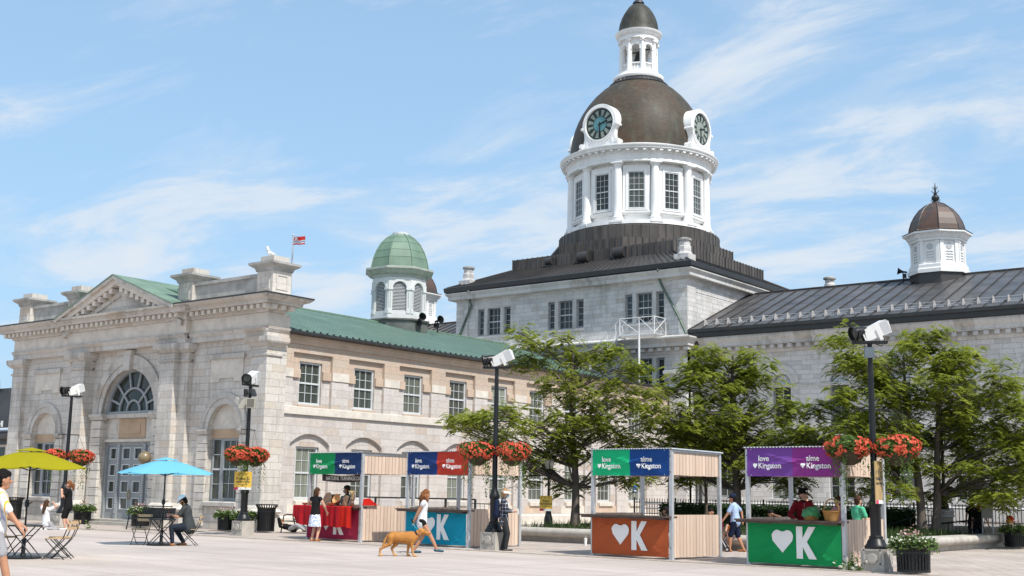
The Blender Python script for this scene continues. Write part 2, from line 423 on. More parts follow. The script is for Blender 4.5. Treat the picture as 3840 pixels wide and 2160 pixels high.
def strip(mb, fn, u0, u1, prof, m):
    """moulding run: prof = [(projection, z)] outline"""
    n = len(prof); vs = [fn(u, z, -p) for u in (u0, u1) for p, z in prof]
    fs = [tuple(range(n)), tuple(range(n, 2*n))[::-1]]+[(i, n+i, n+(i+1) % n, (i+1) % n) for i in range(n)]
    e = [V(fn(*q)) for q in ((0, 0, 0), (1, 0, 0), (0, 1, 0), (0, 0, -1))]
    a = 0
    for i in range(n): a += prof[i][0]*prof[(i+1) % n][1]-prof[(i+1) % n][0]*prof[i][1]
    det = (e[1]-e[0]).cross(e[2]-e[0]).dot(e[3]-e[0])
    if a*det < 0: fs = [f[::-1] for f in fs]
    mb.add(vs, fs, m)
def cornice_loop(mb, x0, x1, y0, y1, prof, m):
    """moulding mitred round a rectangle; prof = [(out, z)] from bottom to top, outside only"""
    n = len(prof); vs = []
    for p, z in prof: vs += [(x0-p, y0-p, z), (x1+p, y0-p, z), (x1+p, y1+p, z), (x0-p, y1+p, z)]
    fs = [(4*j+i, 4*j+(i+1) % 4, 4*j+4+(i+1) % 4, 4*j+4+i) for j in range(n-1) for i in range(4)]
    fs += [(3, 2, 1, 0), tuple(4*(n-1)+i for i in range(4))]
    mb.add(vs, fs, m)

# ================================================================== A  entrance pavilion
PX0, PX1, PYF, PYB = -54.25, -36.0, 30.9, 31.93
WY = 31.1; f = front(WY); CX = -45.05
pav = thing('entrance_pavilion', 'pale stone entrance pavilion with pediment, arched fanlight and double grey doors', 'building', (CX, 31, 0))
mb = MB()
holes = [arch(CX, 3.8, 0., 4.72, 28), arch(-38.56, 1.97, 1.08, 3.93, 20), arch(-51.45, 1.97, 1.08, 3.93, 20)]
holes[0] = [(x, max(z, .02)) for x, z in holes[0]]
mb.slab(rect(PX0+.01, PX1-.01, .01, 8.39), holes, f, 0, .42, LIME)
mb.box(PX0+.02, PX1-.02, WY+.42, PYB, 0, 8.36, LIME)          # the body behind
# corner piers, giant pilasters and their set-back halves
def pier(x0, x1, y0, y1, z0=.95):
    mb.box(x0, x1, y0, y1, z0, 6.70, LIME)
    mb.box(x0-.10, x1+.10, y0-.10, y1, 0, .42, TRIM); mb.box(x0-.06, x1+.06, y0-.06, y1, .42, .62, TRIM)
    T = []
    for q, z in ((.06, .62), (.17, .66), (.22, .73), (.17, .80), (.09, .83), (.06, .90), (.0, .97)):
        T.append((q, z))
    cornice_loop(mb, x0, x1, y0, y1-.3, T, FLATST)
    cornice_loop(mb, x0, x1, y0, y1-.3, [(.0, 6.70), (.06, 6.72), (.06, 6.80), (.0, 6.82)], TRIM)
    mb.box(x0, x1, y0, y1, 6.81, 7.06, LIME)
    cornice_loop(mb, x0, x1, y0, y1-.3, [(.0, 7.05), (.10, 7.10), (.20, 7.20), (.24, 7.28), (.24, 7.45), (.0, 7.46)], TRIM)
pier(PX1-.92, PX1, 30.9, 31.9); pier(PX0, PX0+.92, 30.9, 31.9)
for c in (-3.22, 3.22):
    o = .55 if c > 0 else -.55
    pier(CX+c-.48, CX+c+.48, 30.58, 31.2)
    pier(CX+c+o-.48, CX+c+o+.50, 30.86, 31.2)
# architrave, string and frieze, breaking forward over the centre
for (a, b, y) in ((PX0, -49.33, 30.86), (-40.77, PX1, 30.86), (-49.35, -40.75, 30.60)):
    fb = front(y)
    yb = WY+.2-y
    mb.prism(rect(a+.003, b-.003, 7.46, 7.66), fb, 0, yb, TRIM)
    strip(mb, fb, a+.001, b-.001, [(-.1, 7.66), (.02, 7.66), (.10, 7.76), (.12, 7.84), (.02, 7.87), (-.1, 7.87)], TRIM)
    mb.prism(rect(a+.003, b-.003, 7.87, 8.40), fb, 0, yb, FLATST)
fs_ = right(PX1)
mb.prism(rect(30.88, 32., 7.46, 7.66), fs_, -.003, .3, TRIM); strip(mb, fs_, 30.85, 32., [(-.1, 7.66), (.02, 7.66), (.10, 7.76), (.12, 7.84), (.02, 7.87), (-.1, 7.87)], TRIM)
mb.prism(rect(30.88, 32., 7.87, 8.40), fs_, -.003, .3, FLATST)
# niche heads, door arch archivolts, imposts, key stone, panels
def archi(cx, zs, r0, r1, y, n=28): mb.prism(ring(cx, zs, r0, r1, n), front(y), 0, .12, TRIM)
archi(CX, 4.72, 1.9, 2.16, 31.03); archi(CX, 4.72, 2.165, 2.52, 30.98)
for cx in (-38.56, -51.45):
    archi(cx, 3.93, .985, 1.22, 31.045, 22); archi(cx, 3.93, 1.225, 1.44, 31.01, 22)
    mb.prism(arch(cx, 1.97, 3.60, 3.93, 20), f, .22, .4, FLATST)          # blind tympanum
    mb.prism(rect(cx-.985, cx+.985, 3.56, 3.93), f, .18, .22, SAND)
    mb.prism(ring(cx, 3.95, .40, .46, 14), f, .205, .22, FLATST)
    for s in (-1, 1):
        strip(mb, f, cx+s*1.30-.36, cx+s*1.30+.36, [(-.1, 3.72), (.08, 3.72), (.13, 3.82), (.16, 3.84), (.16, 3.93), (-.1, 3.93)], TRIM)
        for j in range(11): mb.prism(rect(cx+s*1.30-.30, cx+s*1.30+.30, .12+j*.325, .12+j*.325+.300), f, -.075, .05, FLATST if j % 3 else LIME)
    strip(mb, f, cx-1.02, cx+1.02, [(-.1, .90), (.13, .90), (.13, 1.04), (.05, 1.08), (-.3, 1.08)], TRIM)
    mb.prism(rect(cx-1.0, cx+1.0, 5.95, 6.72), f, -.05, .02, FLATST); mb.prism(rect(cx-1.12, cx+1.12, 6.72, 6.90), f, -.14, .02, TRIM)
    for s in (-1, 1): mb.prism(rect(cx+s*.72-.28, cx+s*.72+.28, 5.80, 5.949), f, -.05, .02, FLATST)
mb.prism([(CX-.20, 6.55), (CX+.20, 6.55), (CX+.29, 7.42), (CX-.29, 7.42)], front(30.84), 0, .3, TRIM)
for s in (-1, 1):
    strip(mb, f, CX+s*2.2-.50, CX+s*2.2+.50, [(-.1, 4.46), (.10, 4.46), (.16, 4.58), (.20, 4.60), (.20, 4.72), (-.1, 4.72)], TRIM)
    for j in range(12): mb.prism(rect(CX+s*2.2-.36, CX+s*2.2+.36, .10+j*.362, .10+j*.362+.335), f, -.10, .05, FLATST if j % 3 else LIME)
mb.prism(rect(CX-1.9, CX+1.9, 3.62, 4.68), f, .28, .44, FLATST)
mb.prism(rect(CX-.95, CX+.95, 3.64, 4.50), f, .24, .279, SAND)
mb.prism(rect(CX-.62, CX+.62, 3.86, 4.32), f, .215, .239, SAND)
for s in (-1, 1): mb.prism(rect(CX+s*1.38-.26, CX+s*1.38+.26, 3.86, 4.32), f, .255, .279, FLATST)
strip(mb, f, CX-1.9, CX+1.9, [(-.4, 4.53), (-.12, 4.53), (-.08, 4.70), (-.4, 4.72)], TRIM)
strip(mb, f, CX-1.9, CX+1.9, [(-.42, 3.50), (-.16, 3.50), (-.14, 3.62), (-.42, 3.62)], FLATST)
mb.box(CX-2.5, CX+2.5, 30.1, 31.05, 0, .13, CONC); mb.box(CX-1.95, CX+1.95, 30.5, 31.5, .131, .22, CONC)
mb.build('wall', pav)
# dentil cornice
mb = MB()
CP = [(.06, 8.40), (.10, 8.47), (.10, 8.49), (.13, 8.50), (.13, 8.68), (.52, 8.69), (.54, 8.72), (.54, 8.80), (.58, 8.82), (.70, 8.86), (.78, 8.92), (.84, 8.99), (.84, 9.02), (.0, 9.05)]
cornice_loop(mb, PX0, PX1, 30.86, 31.62, CP, TRIM)
cornice_loop(mb, -49.35, -40.75, 30.62, 31.3, [(q, z+.002) for q, z in CP[:10]]+[(.0, 8.89)], TRIM)
dentils(mb, front(30.73), PX0-.35, -49.5, 8.50, 8.675, .30, 14, FLATST); dentils(mb, front(30.73), -40.45, PX1+.42, 8.50, 8.675, .30, 13, FLATST)
dentils(mb, front(30.49), -49.34, -40.76, 8.50, 8.675, .30, 23, FLATST); dentils(mb, right(PX1+.13), 30.6, 31.95, 8.50, 8.675, .30, 3, FLATST)
mb.box(PX0-.86, -49.6, 29.99, 30.02, 8.985, 9.045, COPE); mb.box(-40.9, PX1+.86, 29.99, 30.02, 8.985, 9.045, COPE); mb.box(PX1+.84, PX1+.87, 30.03, 32.46, 8.985, 9.045, COPE)
mb.build('cornice', pav)
# pediment
mb = MB(); A = (CX-.2, 10.62); L_, R_ = (CX-4.5, 9.0), (CX+4.12, 9.0)
sl, sr = (A[1]-L_[1])/(A[0]-L_[0]), (A[1]-R_[1])/(R_[0]-A[0])
mb.prism([(L_[0]+.9, 8.92), (R_[0]-.9, 8.92), (A[0], A[1]-.50)], front(30.55), 0, 1.2, LIME)
for (P, Q) in ((L_, A), (A, R_)):
    def off(h0, h1): return [(P[0], P[1]-h0), (Q[0], Q[1]-h0), (Q[0], Q[1]-h1), (P[0], P[1]-h1)][::-1]
    mb.prism(off(.0, .16), front(29.98), 0, .9, TRIM); mb.prism(off(.16, .38), front(30.12), 0, .7, FLATST)
    mb.prism(off(.60, .82), front(30.45), 0, .4, TRIM)
    n = 9; dx, dz = Q[0]-P[0], Q[1]-P[1]
    for i in range(n):
        t = (i+.5)/n*.84+(.12 if P is L_ else .04); x, z = P[0]+dx*t, P[1]+dz*t-.39
        mb.prism(rect(x-.11, x+.11, z-.21, z), front(30.17), 0, .38, FLATST)
mb.build('pediment', pav)
mb = MB()
for (P, Q) in ((L_, A), (A, R_)):
    mb.prism([(P[0], P[1]+.001), (Q[0], Q[1]+.001), (Q[0], Q[1]+.045), (P[0], P[1]+.045)], front(29.95), 0, 9.6, COPG)
mb.box(CX+2.0, CX+3.35, 32.6, 35.5, 9.2, 10.05, COPE); mb.prism([(31.9, 10.05), (36, 10.05), (36, 10.2), (31.9, 10.12)], lambda u, v, d: (CX+1.8+d, u, v), 0, 1.8, COPG)
mb.build('roof', pav)
for x0 in (PX0-.02, -50.15, -41.95, PX1-.93):
    mb = MB(); x1 = x0+.93; y0, y1 = 31.0, 31.95
    mb.box(x0, x1, y0, y1, 9.0, 10.16, TRIM)
    cornice_loop(mb, x0, x1, y0, y1, [(.0, 10.08), (.05, 10.09), (.05, 10.14), (.09, 10.22), (.17, 10.27), (.19, 10.28), (.25, 10.33), (.27, 10.34), (.27, 10.43), (.0, 10.46)], GREYST)
    mb.box(x0+.07, x1-.07, y0+.07, y1-.07, 10.46, 10.70, TRIM)
    for fn in (front(y0), right(x1)):
        c = (x0+x1)/2 if fn is not None and fn(0, 0, 0)[1] == y0 else (y0+y1)/2
        for a, b, e, g_ in ((-.30, -.24, 9.35, 9.95), (.24, .30, 9.35, 9.95), (-.24, .24, 9.35, 9.40), (-.24, .24, 9.90, 9.95)):
            mb.prism(rect(c+a, c+b, e, g_), fn, -.03, .01, TRIM)
    mb.build('pedestal', pav)
for a, b in ((PX0+.9, -50.15), (-41.03, PX1-.92)):
    mb = MB(); mb.box(a, b, 31.2, 31.6, 9.0, 9.92, GREYST); mb.box(a, b, 31.12, 31.68, 9.92, 10.05, GREYST); mb.build('parapet', pav)
# fanlight
mb = MB(); fd = front(WY+.24)
mb.prism(ring(CX, 4.80, 1.72, 1.9, 28), fd, -.05, .1, GREYP); mb.prism(rect(CX-1.9, CX+1.9, 4.70, 4.82), fd, -.08, .1, GREYP)
for r in (.42, .95): mb.prism(ring(CX, 4.82, r, r+.09, 20), fd, -.02, .05, GREYP)
for i, a in enumerate((18, 44, 76, 104, 136, 162)):
    a = rad(a); c, s = cos(a), sin(a); r0 = .46 if i in (1, 4) else .98; w2 = .045
    q = [(CX+r0*c-w2*s, 4.82+r0*s+w2*c), (CX+r0*c+w2*s, 4.82+r0*s-w2*c), (CX+1.75*c+w2*s, 4.82+1.75*s-w2*c), (CX+1.75*c-w2*s, 4.82+1.75*s+w2*c)]
    mb.prism(q, fd, -.021, .049, GREYP)
fl = mb.build('fanlight', pav)
mb = MB(); mb.prism(arch(CX, 3.7, 4.72, 4.75, 28), fd, .06, .08, GLD); mb.build('pane', fl)
# doors
DZ0, DZ1 = .22, 3.52
mb = MB(); fd = front(WY+.36)
for x in (-1.9, -.98, .86, 1.72): mb.prism(rect(CX+x, CX+x+.18, DZ0-.2, DZ1), fd, -.10, .08, GREYP)
mb.prism(rect(CX-1.9, CX+1.9, DZ1-.16, DZ1), fd, -.08, .08, GREYP)
for x in (-.93, .91):
    for j in range(28): mb.cbox((CX+x+.04, WY+.255, .5+j*.105), (.07, .02, .05), PALEP)
mb.build('door_frame', pav)
def leaf(x0, x1, handle):
    mb = MB(); n = 4; fw = .13
    mb.prism(rect(x0, x0+fw, DZ0, DZ1-.16), fd, -.02, .05, GREYP); mb.prism(rect(x1-fw, x1, DZ0, DZ1-.16), fd, -.02, .05, GREYP)
    zs = [DZ0+.36+i*.71 for i in range(5)]
    mb.prism(rect(x0+fw, x1-fw, DZ0, zs[0]+.04), fd, -.02, .05, GREYP)
    for i in range(1, 5): mb.prism(rect(x0+fw, x1-fw, zs[i]-.16, min(zs[i]+.04, DZ1-.16)), fd, -.02, .05, GREYP)
    for i in range(4):
        a, b = zs[i]+.04, zs[i+1]-.16
        for q in (rect(x0+fw, x0+fw+.04, a, b), rect(x1-fw-.04, x1-fw, a, b), rect(x0+fw+.04, x1-fw-.04, a, a+.04), rect(x0+fw+.04, x1-fw-.04, b-.04, b)): mb.prism(q, fd, -.045, .045, PALEP)
    d = mb.build('door', pav)
    for i in range(4):
        p = MB(); p.prism(rect(x0+fw+.03, x1-fw-.03, zs[i]+.06, zs[i+1]-.18), fd, .02, .03, GLD); p.build('pane', d)
    if handle:
        h = MB(); X = x1-.06 if handle > 0 else x0+.06
        h.tube([(X, WY+.30, 1.05), (X, WY+.27, 1.1), (X, WY+.27, 1.4), (X, WY+.30, 1.45)], .018, M_BRASS); h.build('handle', d)
M_BRASS = M('aged brass', (.35, .27, .13), .4, .2, 8, metal=.7)
leaf(CX-1.72, CX-.98, 0); leaf(CX-.80, CX+.03, 1); leaf(CX+.035, CX+.86, -1); leaf(CX+1.04, CX+1.72, 0)
# niche windows: wide sash with narrow side light
for cx in (-38.56, -51.45):
    mb = MB(); fn = front(WY+.20)
    sash(mb, fn, cx-.95, cx-.32, 1.08, 3.58, .06, 1, 4, GREYP, PALEP, True, .08); sash(mb, fn, cx-.32, cx+.95, 1.08, 3.58, .06, 3, 4, GREYP, PALEP, True, .12)
    wn_ = mb.build('window', pav); p = MB(); p.prism(rect(cx-.93, cx+.93, 1.1, 3.56), fn, .075, .09, GLD); p.build('pane', wn_)
# ================================================================== B  market wing
WX = -36.3; Y0, Y1 = 31.95, 62.; BP = 3.09; B0 = 33.62; NB_ = 9
wing = thing('market_wing', 'long two-storey pinkish stone wing with green metal roof and rows of sash windows', 'building', (WX, 47, 0))
mb = MB(); fn = right(WX)
ho, hi_ = [], []
for i in range(NB_):
    c = B0+i*BP
    ho += [rect(c-1.07, c+1.07, 4.87, 7.03), arch(c, 2.14, .62, 3.38, 14, rise=.42)]
    hi_ += [rect(c-.62, c+.62, 4.98, 6.70), rect(c-.62, c+.62, 1.22, 3.29)]
mb.slab(rect(Y0, Y1, 0, 7.36), ho, fn, 0, .14, WALLW)
mb.slab(rect(Y0, Y1, 0, 7.36), hi_, fn, .141, .40, WALLW)
mb.box(-54, WX-.7, Y0+.05, Y1, 0, 7.8, LIME)
strip(mb, fn, Y0, Y1, [(-.1, 4.55), (.09, 4.55), (.09, 4.84), (-.02, 4.87), (-.1, 4.87)], FLATST)
SANDW = M('warm sandstone band', (.53, .41, .315), .85, .16, 1.2, .2)
strip(mb, fn, Y0, Y1, [(-.2, 7.361), (.06, 7.361), (.06, 7.52), (.12, 7.55), (.14, 7.70), (-.2, 7.70)], SANDW)
strip(mb, fn, Y0, Y1, [(-.1, 0), (.12, 0), (.12, .50), (.06, .56), (-.1, .56)], FLATST)
for i in range(NB_):
    c = B0+i*BP
    strip(mb, fn, c-.66, c+.66, [(-.30, .98), (.04, .98), (.04, 1.14), (-.08, 1.17), (-.3, 1.17)], FLATST)
    strip(mb, fn, c-.66, c+.66, [(-.30, 4.872), (-.06, 4.872), (-.06, 4.94), (-.3, 4.94)], SANDW)
    mb.prism(rect(c-1.07, c+1.07, .62, .975), fn, .04, .14, SANDW if i % 2 else FLATST)
    for s in (-1, 1):
        a = sorted((c+s*.62, c+s*1.069)); mb.prism(rect(a[0], a[1], 6.02, 6.36), fn, .05, .1405, SANDW)
        e = sorted((c+s*1.071, c+s*(BP/2))); mb.prism(rect(e[0], e[1], 6.02, 6.36), fn, -.035, .02, FLATST)
mb.build('wall', wing)
for i in range(NB_):
    c = B0+i*BP
    gl = (GLD, GLD, GLC, GLC, GLC, GLC, GLD, GLC, GLC)[i]
    sash_window(wing, right(WX-.26), c-.60, c+.60, 4.98, 6.69, 0., 3, 4, PALEP, PALEP, gl)
    sash_window(wing, right(WX-.26), c-.60, c+.60, 1.22, 3.28, 0., 3, 4, PALEP, PALEP, GLC)
    if i == 8: b_ = MB(); b_.prism(rect(c+.05, c+.38, 1.75, 2.3), right(WX-.25), -.02, 0, M('blue notice', (.03, .13, .33), .5, .05, 3)); b_.prism(rect(c+.1, c+.33, 1.8, 1.86), right(WX-.25), -.024, -.0201, WHITE); b_.build('notice', wing)
# standing-seam roof
EX, EZ, RX, RZ = -35.93, 7.84, -45.1, 10.52
def seamed(mb, e0, e1, r1, r0, n, m, h=.05, w=.035, sm=None):
    """roof plane e0->e1 along the eave, r0->r1 along the ridge, with n standing seams"""
    e0, e1, r0, r1 = V(e0), V(e1), V(r0), V(r1); N = (e1-e0).cross(r0-e0).normalized()
    if N.z < 0: N = -N
    t = N*.05
    vs = [e0, e1, r1, r0, e0-t, e1-t, r1-t, r0-t]
    fs = [(0, 1, 2, 3), (7, 6, 5, 4), (0, 4, 5, 1), (1, 5, 6, 2), (2, 6, 7, 3), (3, 7, 4, 0)]
    if (e1-e0).cross(r1-e0).dot(N) < 0: fs = [f_[::-1] for f_ in fs]
    mb.add(vs, fs, m)
    du = (e1-e0).normalized()*w/2
    for i in range(n+1):
        a, b = e0.lerp(e1, i/n), r0.lerp(r1, i/n)
        q = [a-du, a+du, b+du, b-du]; vs = [x+N*.001 for x in q]+[x+N*h for x in q]
        fs = [(3, 2, 1, 0), (4, 5, 6, 7), (0, 1, 5, 4), (1, 2, 6, 5), (2, 3, 7, 6), (3, 0, 4, 7)]
        if (b-a).cross(du).dot(N) > 0: fs = [f_[::-1] for f_ in fs]
        mb.add(vs, fs, sm or m)
mb = MB(); SEAMG = M('dark green seams', (.055, .13, .095), .5, .2, 3.)
seamed(mb, (EX, 31.9, EZ), (EX, 54.7, EZ), (RX, 57.5, RZ), (RX, 31.9, RZ), 62, COPR, .014, .034, SEAMG)
seamed(mb, (-54.3, 31.9, EZ), (-54.3, 57.5, EZ), (RX, 57.5, RZ), (RX, 31.9, RZ), 40, COPR, .055, .05, SEAMG)
mb.box(RX-.14, RX+.14, 32.5, 57.4, RZ-.03, RZ+.05, COPG)
mb.prism([(EX, EZ-.06), (RX, RZ-.06), (-54.3, EZ-.06)], lambda u, v, d: (u, 56.+d, v), 0, .2, COPE)
mb.box(-54, -36.2, 54.7, 61.95, 7.70, 7.80, COPE)
mb.build('roof', wing)
mb = MB(); strip(mb, right(EX), 31.95, 62., [(-.12, 7.70), (.0, 7.70), (.05, 7.75), (.05, 7.84), (-.12, 7.84)], COPE)
for i in range(62): mb.cbox((EX+.03, 32.1+i*.368, 7.87), (.07, .05, .05), COPE)
mb.build('gutter', wing)
# ventilator cupola
def octo(r): return r/cos(pi/8)
cu = MB(); CYC = 47.85; c0 = (RX, CYC, 0)
cupv = thing('roof_cupola', 'eight-sided white louvred cupola with a green copper dome on the green roof', 'cupola', (RX, CYC, 9.8))
b = MB(); b.lathe([(octo(1.58), 9.2), (octo(1.58), 10.62), (octo(1.68), 10.64), (octo(1.68), 10.72)], c0, M('lead grey base', (.10, .11, .10), .5, .4, 1.5), 8, pi/8); b.build('base', cupv)
b = MB()
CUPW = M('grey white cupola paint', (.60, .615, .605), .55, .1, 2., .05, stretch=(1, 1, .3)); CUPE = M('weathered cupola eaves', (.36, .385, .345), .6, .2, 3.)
b.lathe([(octo(1.46), 10.7), (octo(1.46), 11.0), (octo(1.16), 11.001), (octo(1.16), 12.9)], c0, CUPW, 8, pi/8)
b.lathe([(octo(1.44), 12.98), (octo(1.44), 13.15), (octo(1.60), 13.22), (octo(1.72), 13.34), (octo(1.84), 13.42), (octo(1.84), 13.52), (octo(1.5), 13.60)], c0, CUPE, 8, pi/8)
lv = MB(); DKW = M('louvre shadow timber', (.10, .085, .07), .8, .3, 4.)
for i in range(8):
    a = pi/4*i; T = Matrix.Translation((RX, CYC, 0)) @ Matrix.Rotation(a+pi/2, 4, 'Z')
    fnl = lambda u, v, d, T=T: tuple(T @ V((u, -1.44+d, v)))
    b.slab(rect(-.592, .592, 11.0, 12.99), [arch(0, .74, 11.14, 12.38, 14)], fnl, .0, .16, CUPW)
    b.prism(ring(0, 12.38, .37, .50, 14), fnl, -.04, .01, CUPW)
    for s in (-1, 1):
        b.prism(rect(s*.49-.10, s*.49+.10, 11.0, 11.22), fnl, -.05, .01, CUPW); b.prism(rect(s*.49-.085, s*.49+.085, 11.22, 12.28), fnl, -.025, .01, CUPW)
        b.prism(rect(s*.48-.13, s*.48+.13, 12.28, 12.38), fnl, -.07, .01, CUPW)
        for j in range(12): b.prism(rect(s*.49-.025, s*.49+.025, 11.30+j*.08, 11.34+j*.08), fnl, -.035, -.02, GREYP)
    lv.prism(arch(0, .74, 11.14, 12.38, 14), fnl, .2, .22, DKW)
    for j in range(20):
        z = 11.17+j*.078; hw = .36 if z < 12.38 else max(.05, math.sqrt(max(0, .36**2-(z-12.38)**2)))
        lv.add([fnl(-hw, z, .06), fnl(hw, z, .06), fnl(hw, z+.06, .19), fnl(-hw, z+.06, .19), fnl(-hw, z-.02, .06), fnl(hw, z-.02, .06)], [(0, 1, 2, 3), (4, 5, 1, 0), (3, 2, 5, 4)], PALEP)
b.build('louvre_frame', cupv); lv.build('louvre', cupv)
def domeprof(R, z0, H, rt, n=12, p=1.):
    return [(max(rt, R*cos(pi/2*(i/n)*p)), z0+H*sin(pi/2*(i/n)*p)) for i in range(n+1)]
dp = [(octo(1.54), 13.58), (octo(1.52), 13.72), (octo(1.44), 14.12), (octo(1.29), 14.55), (octo(1.05), 15.0), (octo(.75), 15.34), (octo(.45), 15.55), (octo(.40), 15.58)]
b = MB(); b.lathe(dp, c0, COPG, 8, pi/8)
for i in range(8):
    a = pi/8+pi/4*i; b.tube([(RX+(r+.01)*cos(a), CYC+(r+.01)*sin(a), z) for r, z in dp], .035, COPG, 5)
for r, z in dp[2:-2]:
    for q in (0,): b.lathe([(r+.004, z-.012), (r+.012, z), (r-.004, z+.012)], c0, SEAMG, 8, pi/8, cap=False)
b.lathe([(.42, 15.52), (.46, 15.56), (.46, 15.68), (.40, 15.70)], c0, PALEP, 16)
b.build('dome', cupv)
# ================================================================== C  central block of the town hall
YC = 62.; QX0, QX1, QY1 = -52.93, -35.07, 79.8; TX, TY = -43.9, 70.85
blk = thing('town_hall_block', 'tall pale stone central block with grouped windows, below the clock tower', 'building', ((QX0+QX1)/2, 70, 0))
fc, fr = front(YC), right(QX1)
mb = MB(); ho = []
GC = (-49.7, -43.88, -38.03)
for c in GC:
    for (z0, z1) in ((11.9, 13.72), (7.6, 9.70)):
        ho += [rect(c-.55, c+.55, z0, z1), rect(c-1.39, c-.83, z0, z1), rect(c+.83, c+1.39, z0, z1)]
mb.slab(rect(QX0, QX1, 0, 14.6), ho, fc, 0, .34, LIMEC)
mb.box(QX0+.01, QX1-.35, YC+.36, QY1, 0, 14.58, LIMEC)
mb.slab(rect(YC+.001, QY1, 0, 14.6), [], fr, .0, .3, LIMEC)
for c in GC:
    for z in (11.9, 7.6):
        strip(mb, fc, c-1.5, c+1.5, [(-.3, z-.16), (.06, z-.16), (.06, z-.02), (-.3, z+.02)], TRIMC)
        for s in (-1, 1):
            zt = 13.72 if z > 10 else 9.70
            mb.prism(rect(c+s*.69-.139, c+s*.69+.139, z, zt), fc, -.03, .02, TRIMC)
        mb.prism(rect(c-1.42, c+1.42, zt, zt+.42), fc, -.012, .02, TRIMC)
for x in (QX1-1.02, QX0):
    mb.box(x, x+1.02, YC-.07, YC+.02, 10.9, 14.3, LIMEC); mb.box(x-.04, x+1.06, YC-.30, YC+.02, 0, 8.2, LIMEC)
    cornice_loop(mb, x-.04, x+1.06, YC-.30, YC+.1, [(.0, 8.2), (.04, 8.24), (.04, 8.34), (.10, 8.42), (.22, 8.60), (.28, 8.66), (.28, 8.84), (.0, 8.9)], TRIMC)
mb.box(QX1-.02, QX1+.06, YC-.066, YC+.93, 10.9, 14.3, LIMEC)
strip(mb, fr, YC+.95, 72., [(-.1, 13.62), (.0, 13.62), (.025, 13.66), (.025, 14.3), (-.1, 14.3)], LIMEC)
mb.build('wall', blk)
mb = MB()
cornice_loop(mb, QX0, QX1, YC, QY1, [(.02, 14.28), (.10, 14.36), (.12, 14.42), (.44, 14.44), (.46, 14.47), (.46, 14.66), (.52, 14.72), (.62, 14.84), (.62, 14.90), (.0, 14.93)], TRIMC)
cornice_loop(mb, QX0, QX1-.2, YC-.02, 66., [(.06, 9.86), (.12, 9.98), (.12, 10.02), (.14, 10.03), (.14, 10.26), (.58, 10.27), (.58, 10.46), (.66, 10.56), (.82, 10.72), (.82, 10.80), (.05, 11.0)], TRIMC)
dentils(mb, front(YC-.16), QX0-.4, QX1+.45, 10.04, 10.25, .30, 31, TRIMC)
mb.build('cornice', blk)
for c in GC:
    for (z0, z1) in ((11.9, 13.72), (7.6, 9.70)):
        fn = front(YC+.20)
        for a, b, co in ((-.54, .54, 3), (-1.385, -.835, 1), (.835, 1.385, 1)): sash_window(blk, fn, c+a, c+b, z0+.01, z1-.01, 0., co, 4, GREYP, PALEP, GLB, co == 3, fw=.055 if co == 3 else .10)
mb = MB(); o = .55; e = 15.28; t = 16.67
E = [(QX0-o, YC-o), (QX1+o, YC-o), (QX1+o, QY1+o), (QX0-o, QY1+o)]; T1 = [(-50.2, 64.6), (-37.5, 64.6), (-37.5, 77.1), (-50.2, 77.1)]
for i in range(4):
    j = (i+1) % 4; seamed(mb, (*E[i], e), (*E[j], e), (*T1[j], t), (*T1[i], t), 42 if i != 1 else 34, COPD, .05, .045)
    a, b = V((*E[i], e+.03)), V((*T1[i], t+.05)); mb.tube([a, b], .06, COPD, 6)
mb.build('roof', blk)
mb = MB(); cornice_loop(mb, QX0, QX1, YC, QY1, [(.2, 14.93), (.60, 14.94), (.66, 15.0), (.70, 15.27), (.62, 15.31), (.2, 15.31)], COPE); mb.build('gutter', blk)
mb = MB()
def seamwall(mb, ptsxy, z0, z1, m, step=.42, out=.045):
    n = len(ptsxy)
    mb.prism(ptsxy, lambda u, v, d: (u, v, d), z0, z1, m)
    for i in range(n):
        a, b = V((*ptsxy[i], 0)), V((*ptsxy[(i+1) % n], 0)); L = (b-a).length; q = max(1, int(L/step)); d = (b-a)/L; nn = V((d.y, -d.x, 0))
        for j in range(q+1):
            c = a+d*(L*j/q); w_ = .022
            mb.add([tuple(c-d*w_+V((0, 0, z0))), tuple(c+d*w_+V((0, 0, z0))), tuple(c+d*w_+nn*out+V((0, 0, z0))), tuple(c-d*w_+nn*out+V((0, 0, z0))),
                    tuple(c-d*w_+V((0, 0, z1+.03))), tuple(c+d*w_+V((0, 0, z1+.03))), tuple(c+d*w_+nn*out+V((0, 0, z1+.03))), tuple(c-d*w_+nn*out+V((0, 0, z1+.03)))],
                   [(0, 1, 5, 4), (1, 2, 6, 5), (2, 3, 7, 6), (3, 0, 4, 7), (4, 5, 6, 7)], m)
seamwall(mb, T1, 16.5, 17.42, COPT)
oc = [(TX+octo(6.0)*cos(pi/8+pi/4*i), TY+octo(6.0)*sin(pi/8+pi/4*i)) for i in range(8)]
seamwall(mb, oc, 17.421, 18.14, COPT)
seamwall(mb, [(TX+5.58*cos(2*pi*i/64), TY+5.58*sin(2*pi*i/64)) for i in range(64)], 18.141, 19.12, COPT, .5, .03)
mb.lathe([(5.5, 19.13), (4.9, 19.34)], (TX, TY, 0), COPT, 64)
mb.build('tower_plinth', blk)
for x, r, L in ((-46.95, .26, .5), (-44.15, .36, .8), (-41.35, .36, .8)):
    v = MB(); T = Matrix.Translation((x, 64.45, 17.0)) @ Matrix.Rotation(pi/2, 4, 'Y')
    v.lathe([(r, -L/2), (r, L/2)], (0, 0, 0), COPD, 18, T=T); v.box(x-L/2-.05, x+L/2+.05, 64.42, 64.6, 17-r-.1, 17+r, COPE); v.build('roof_vent', blk, 40)
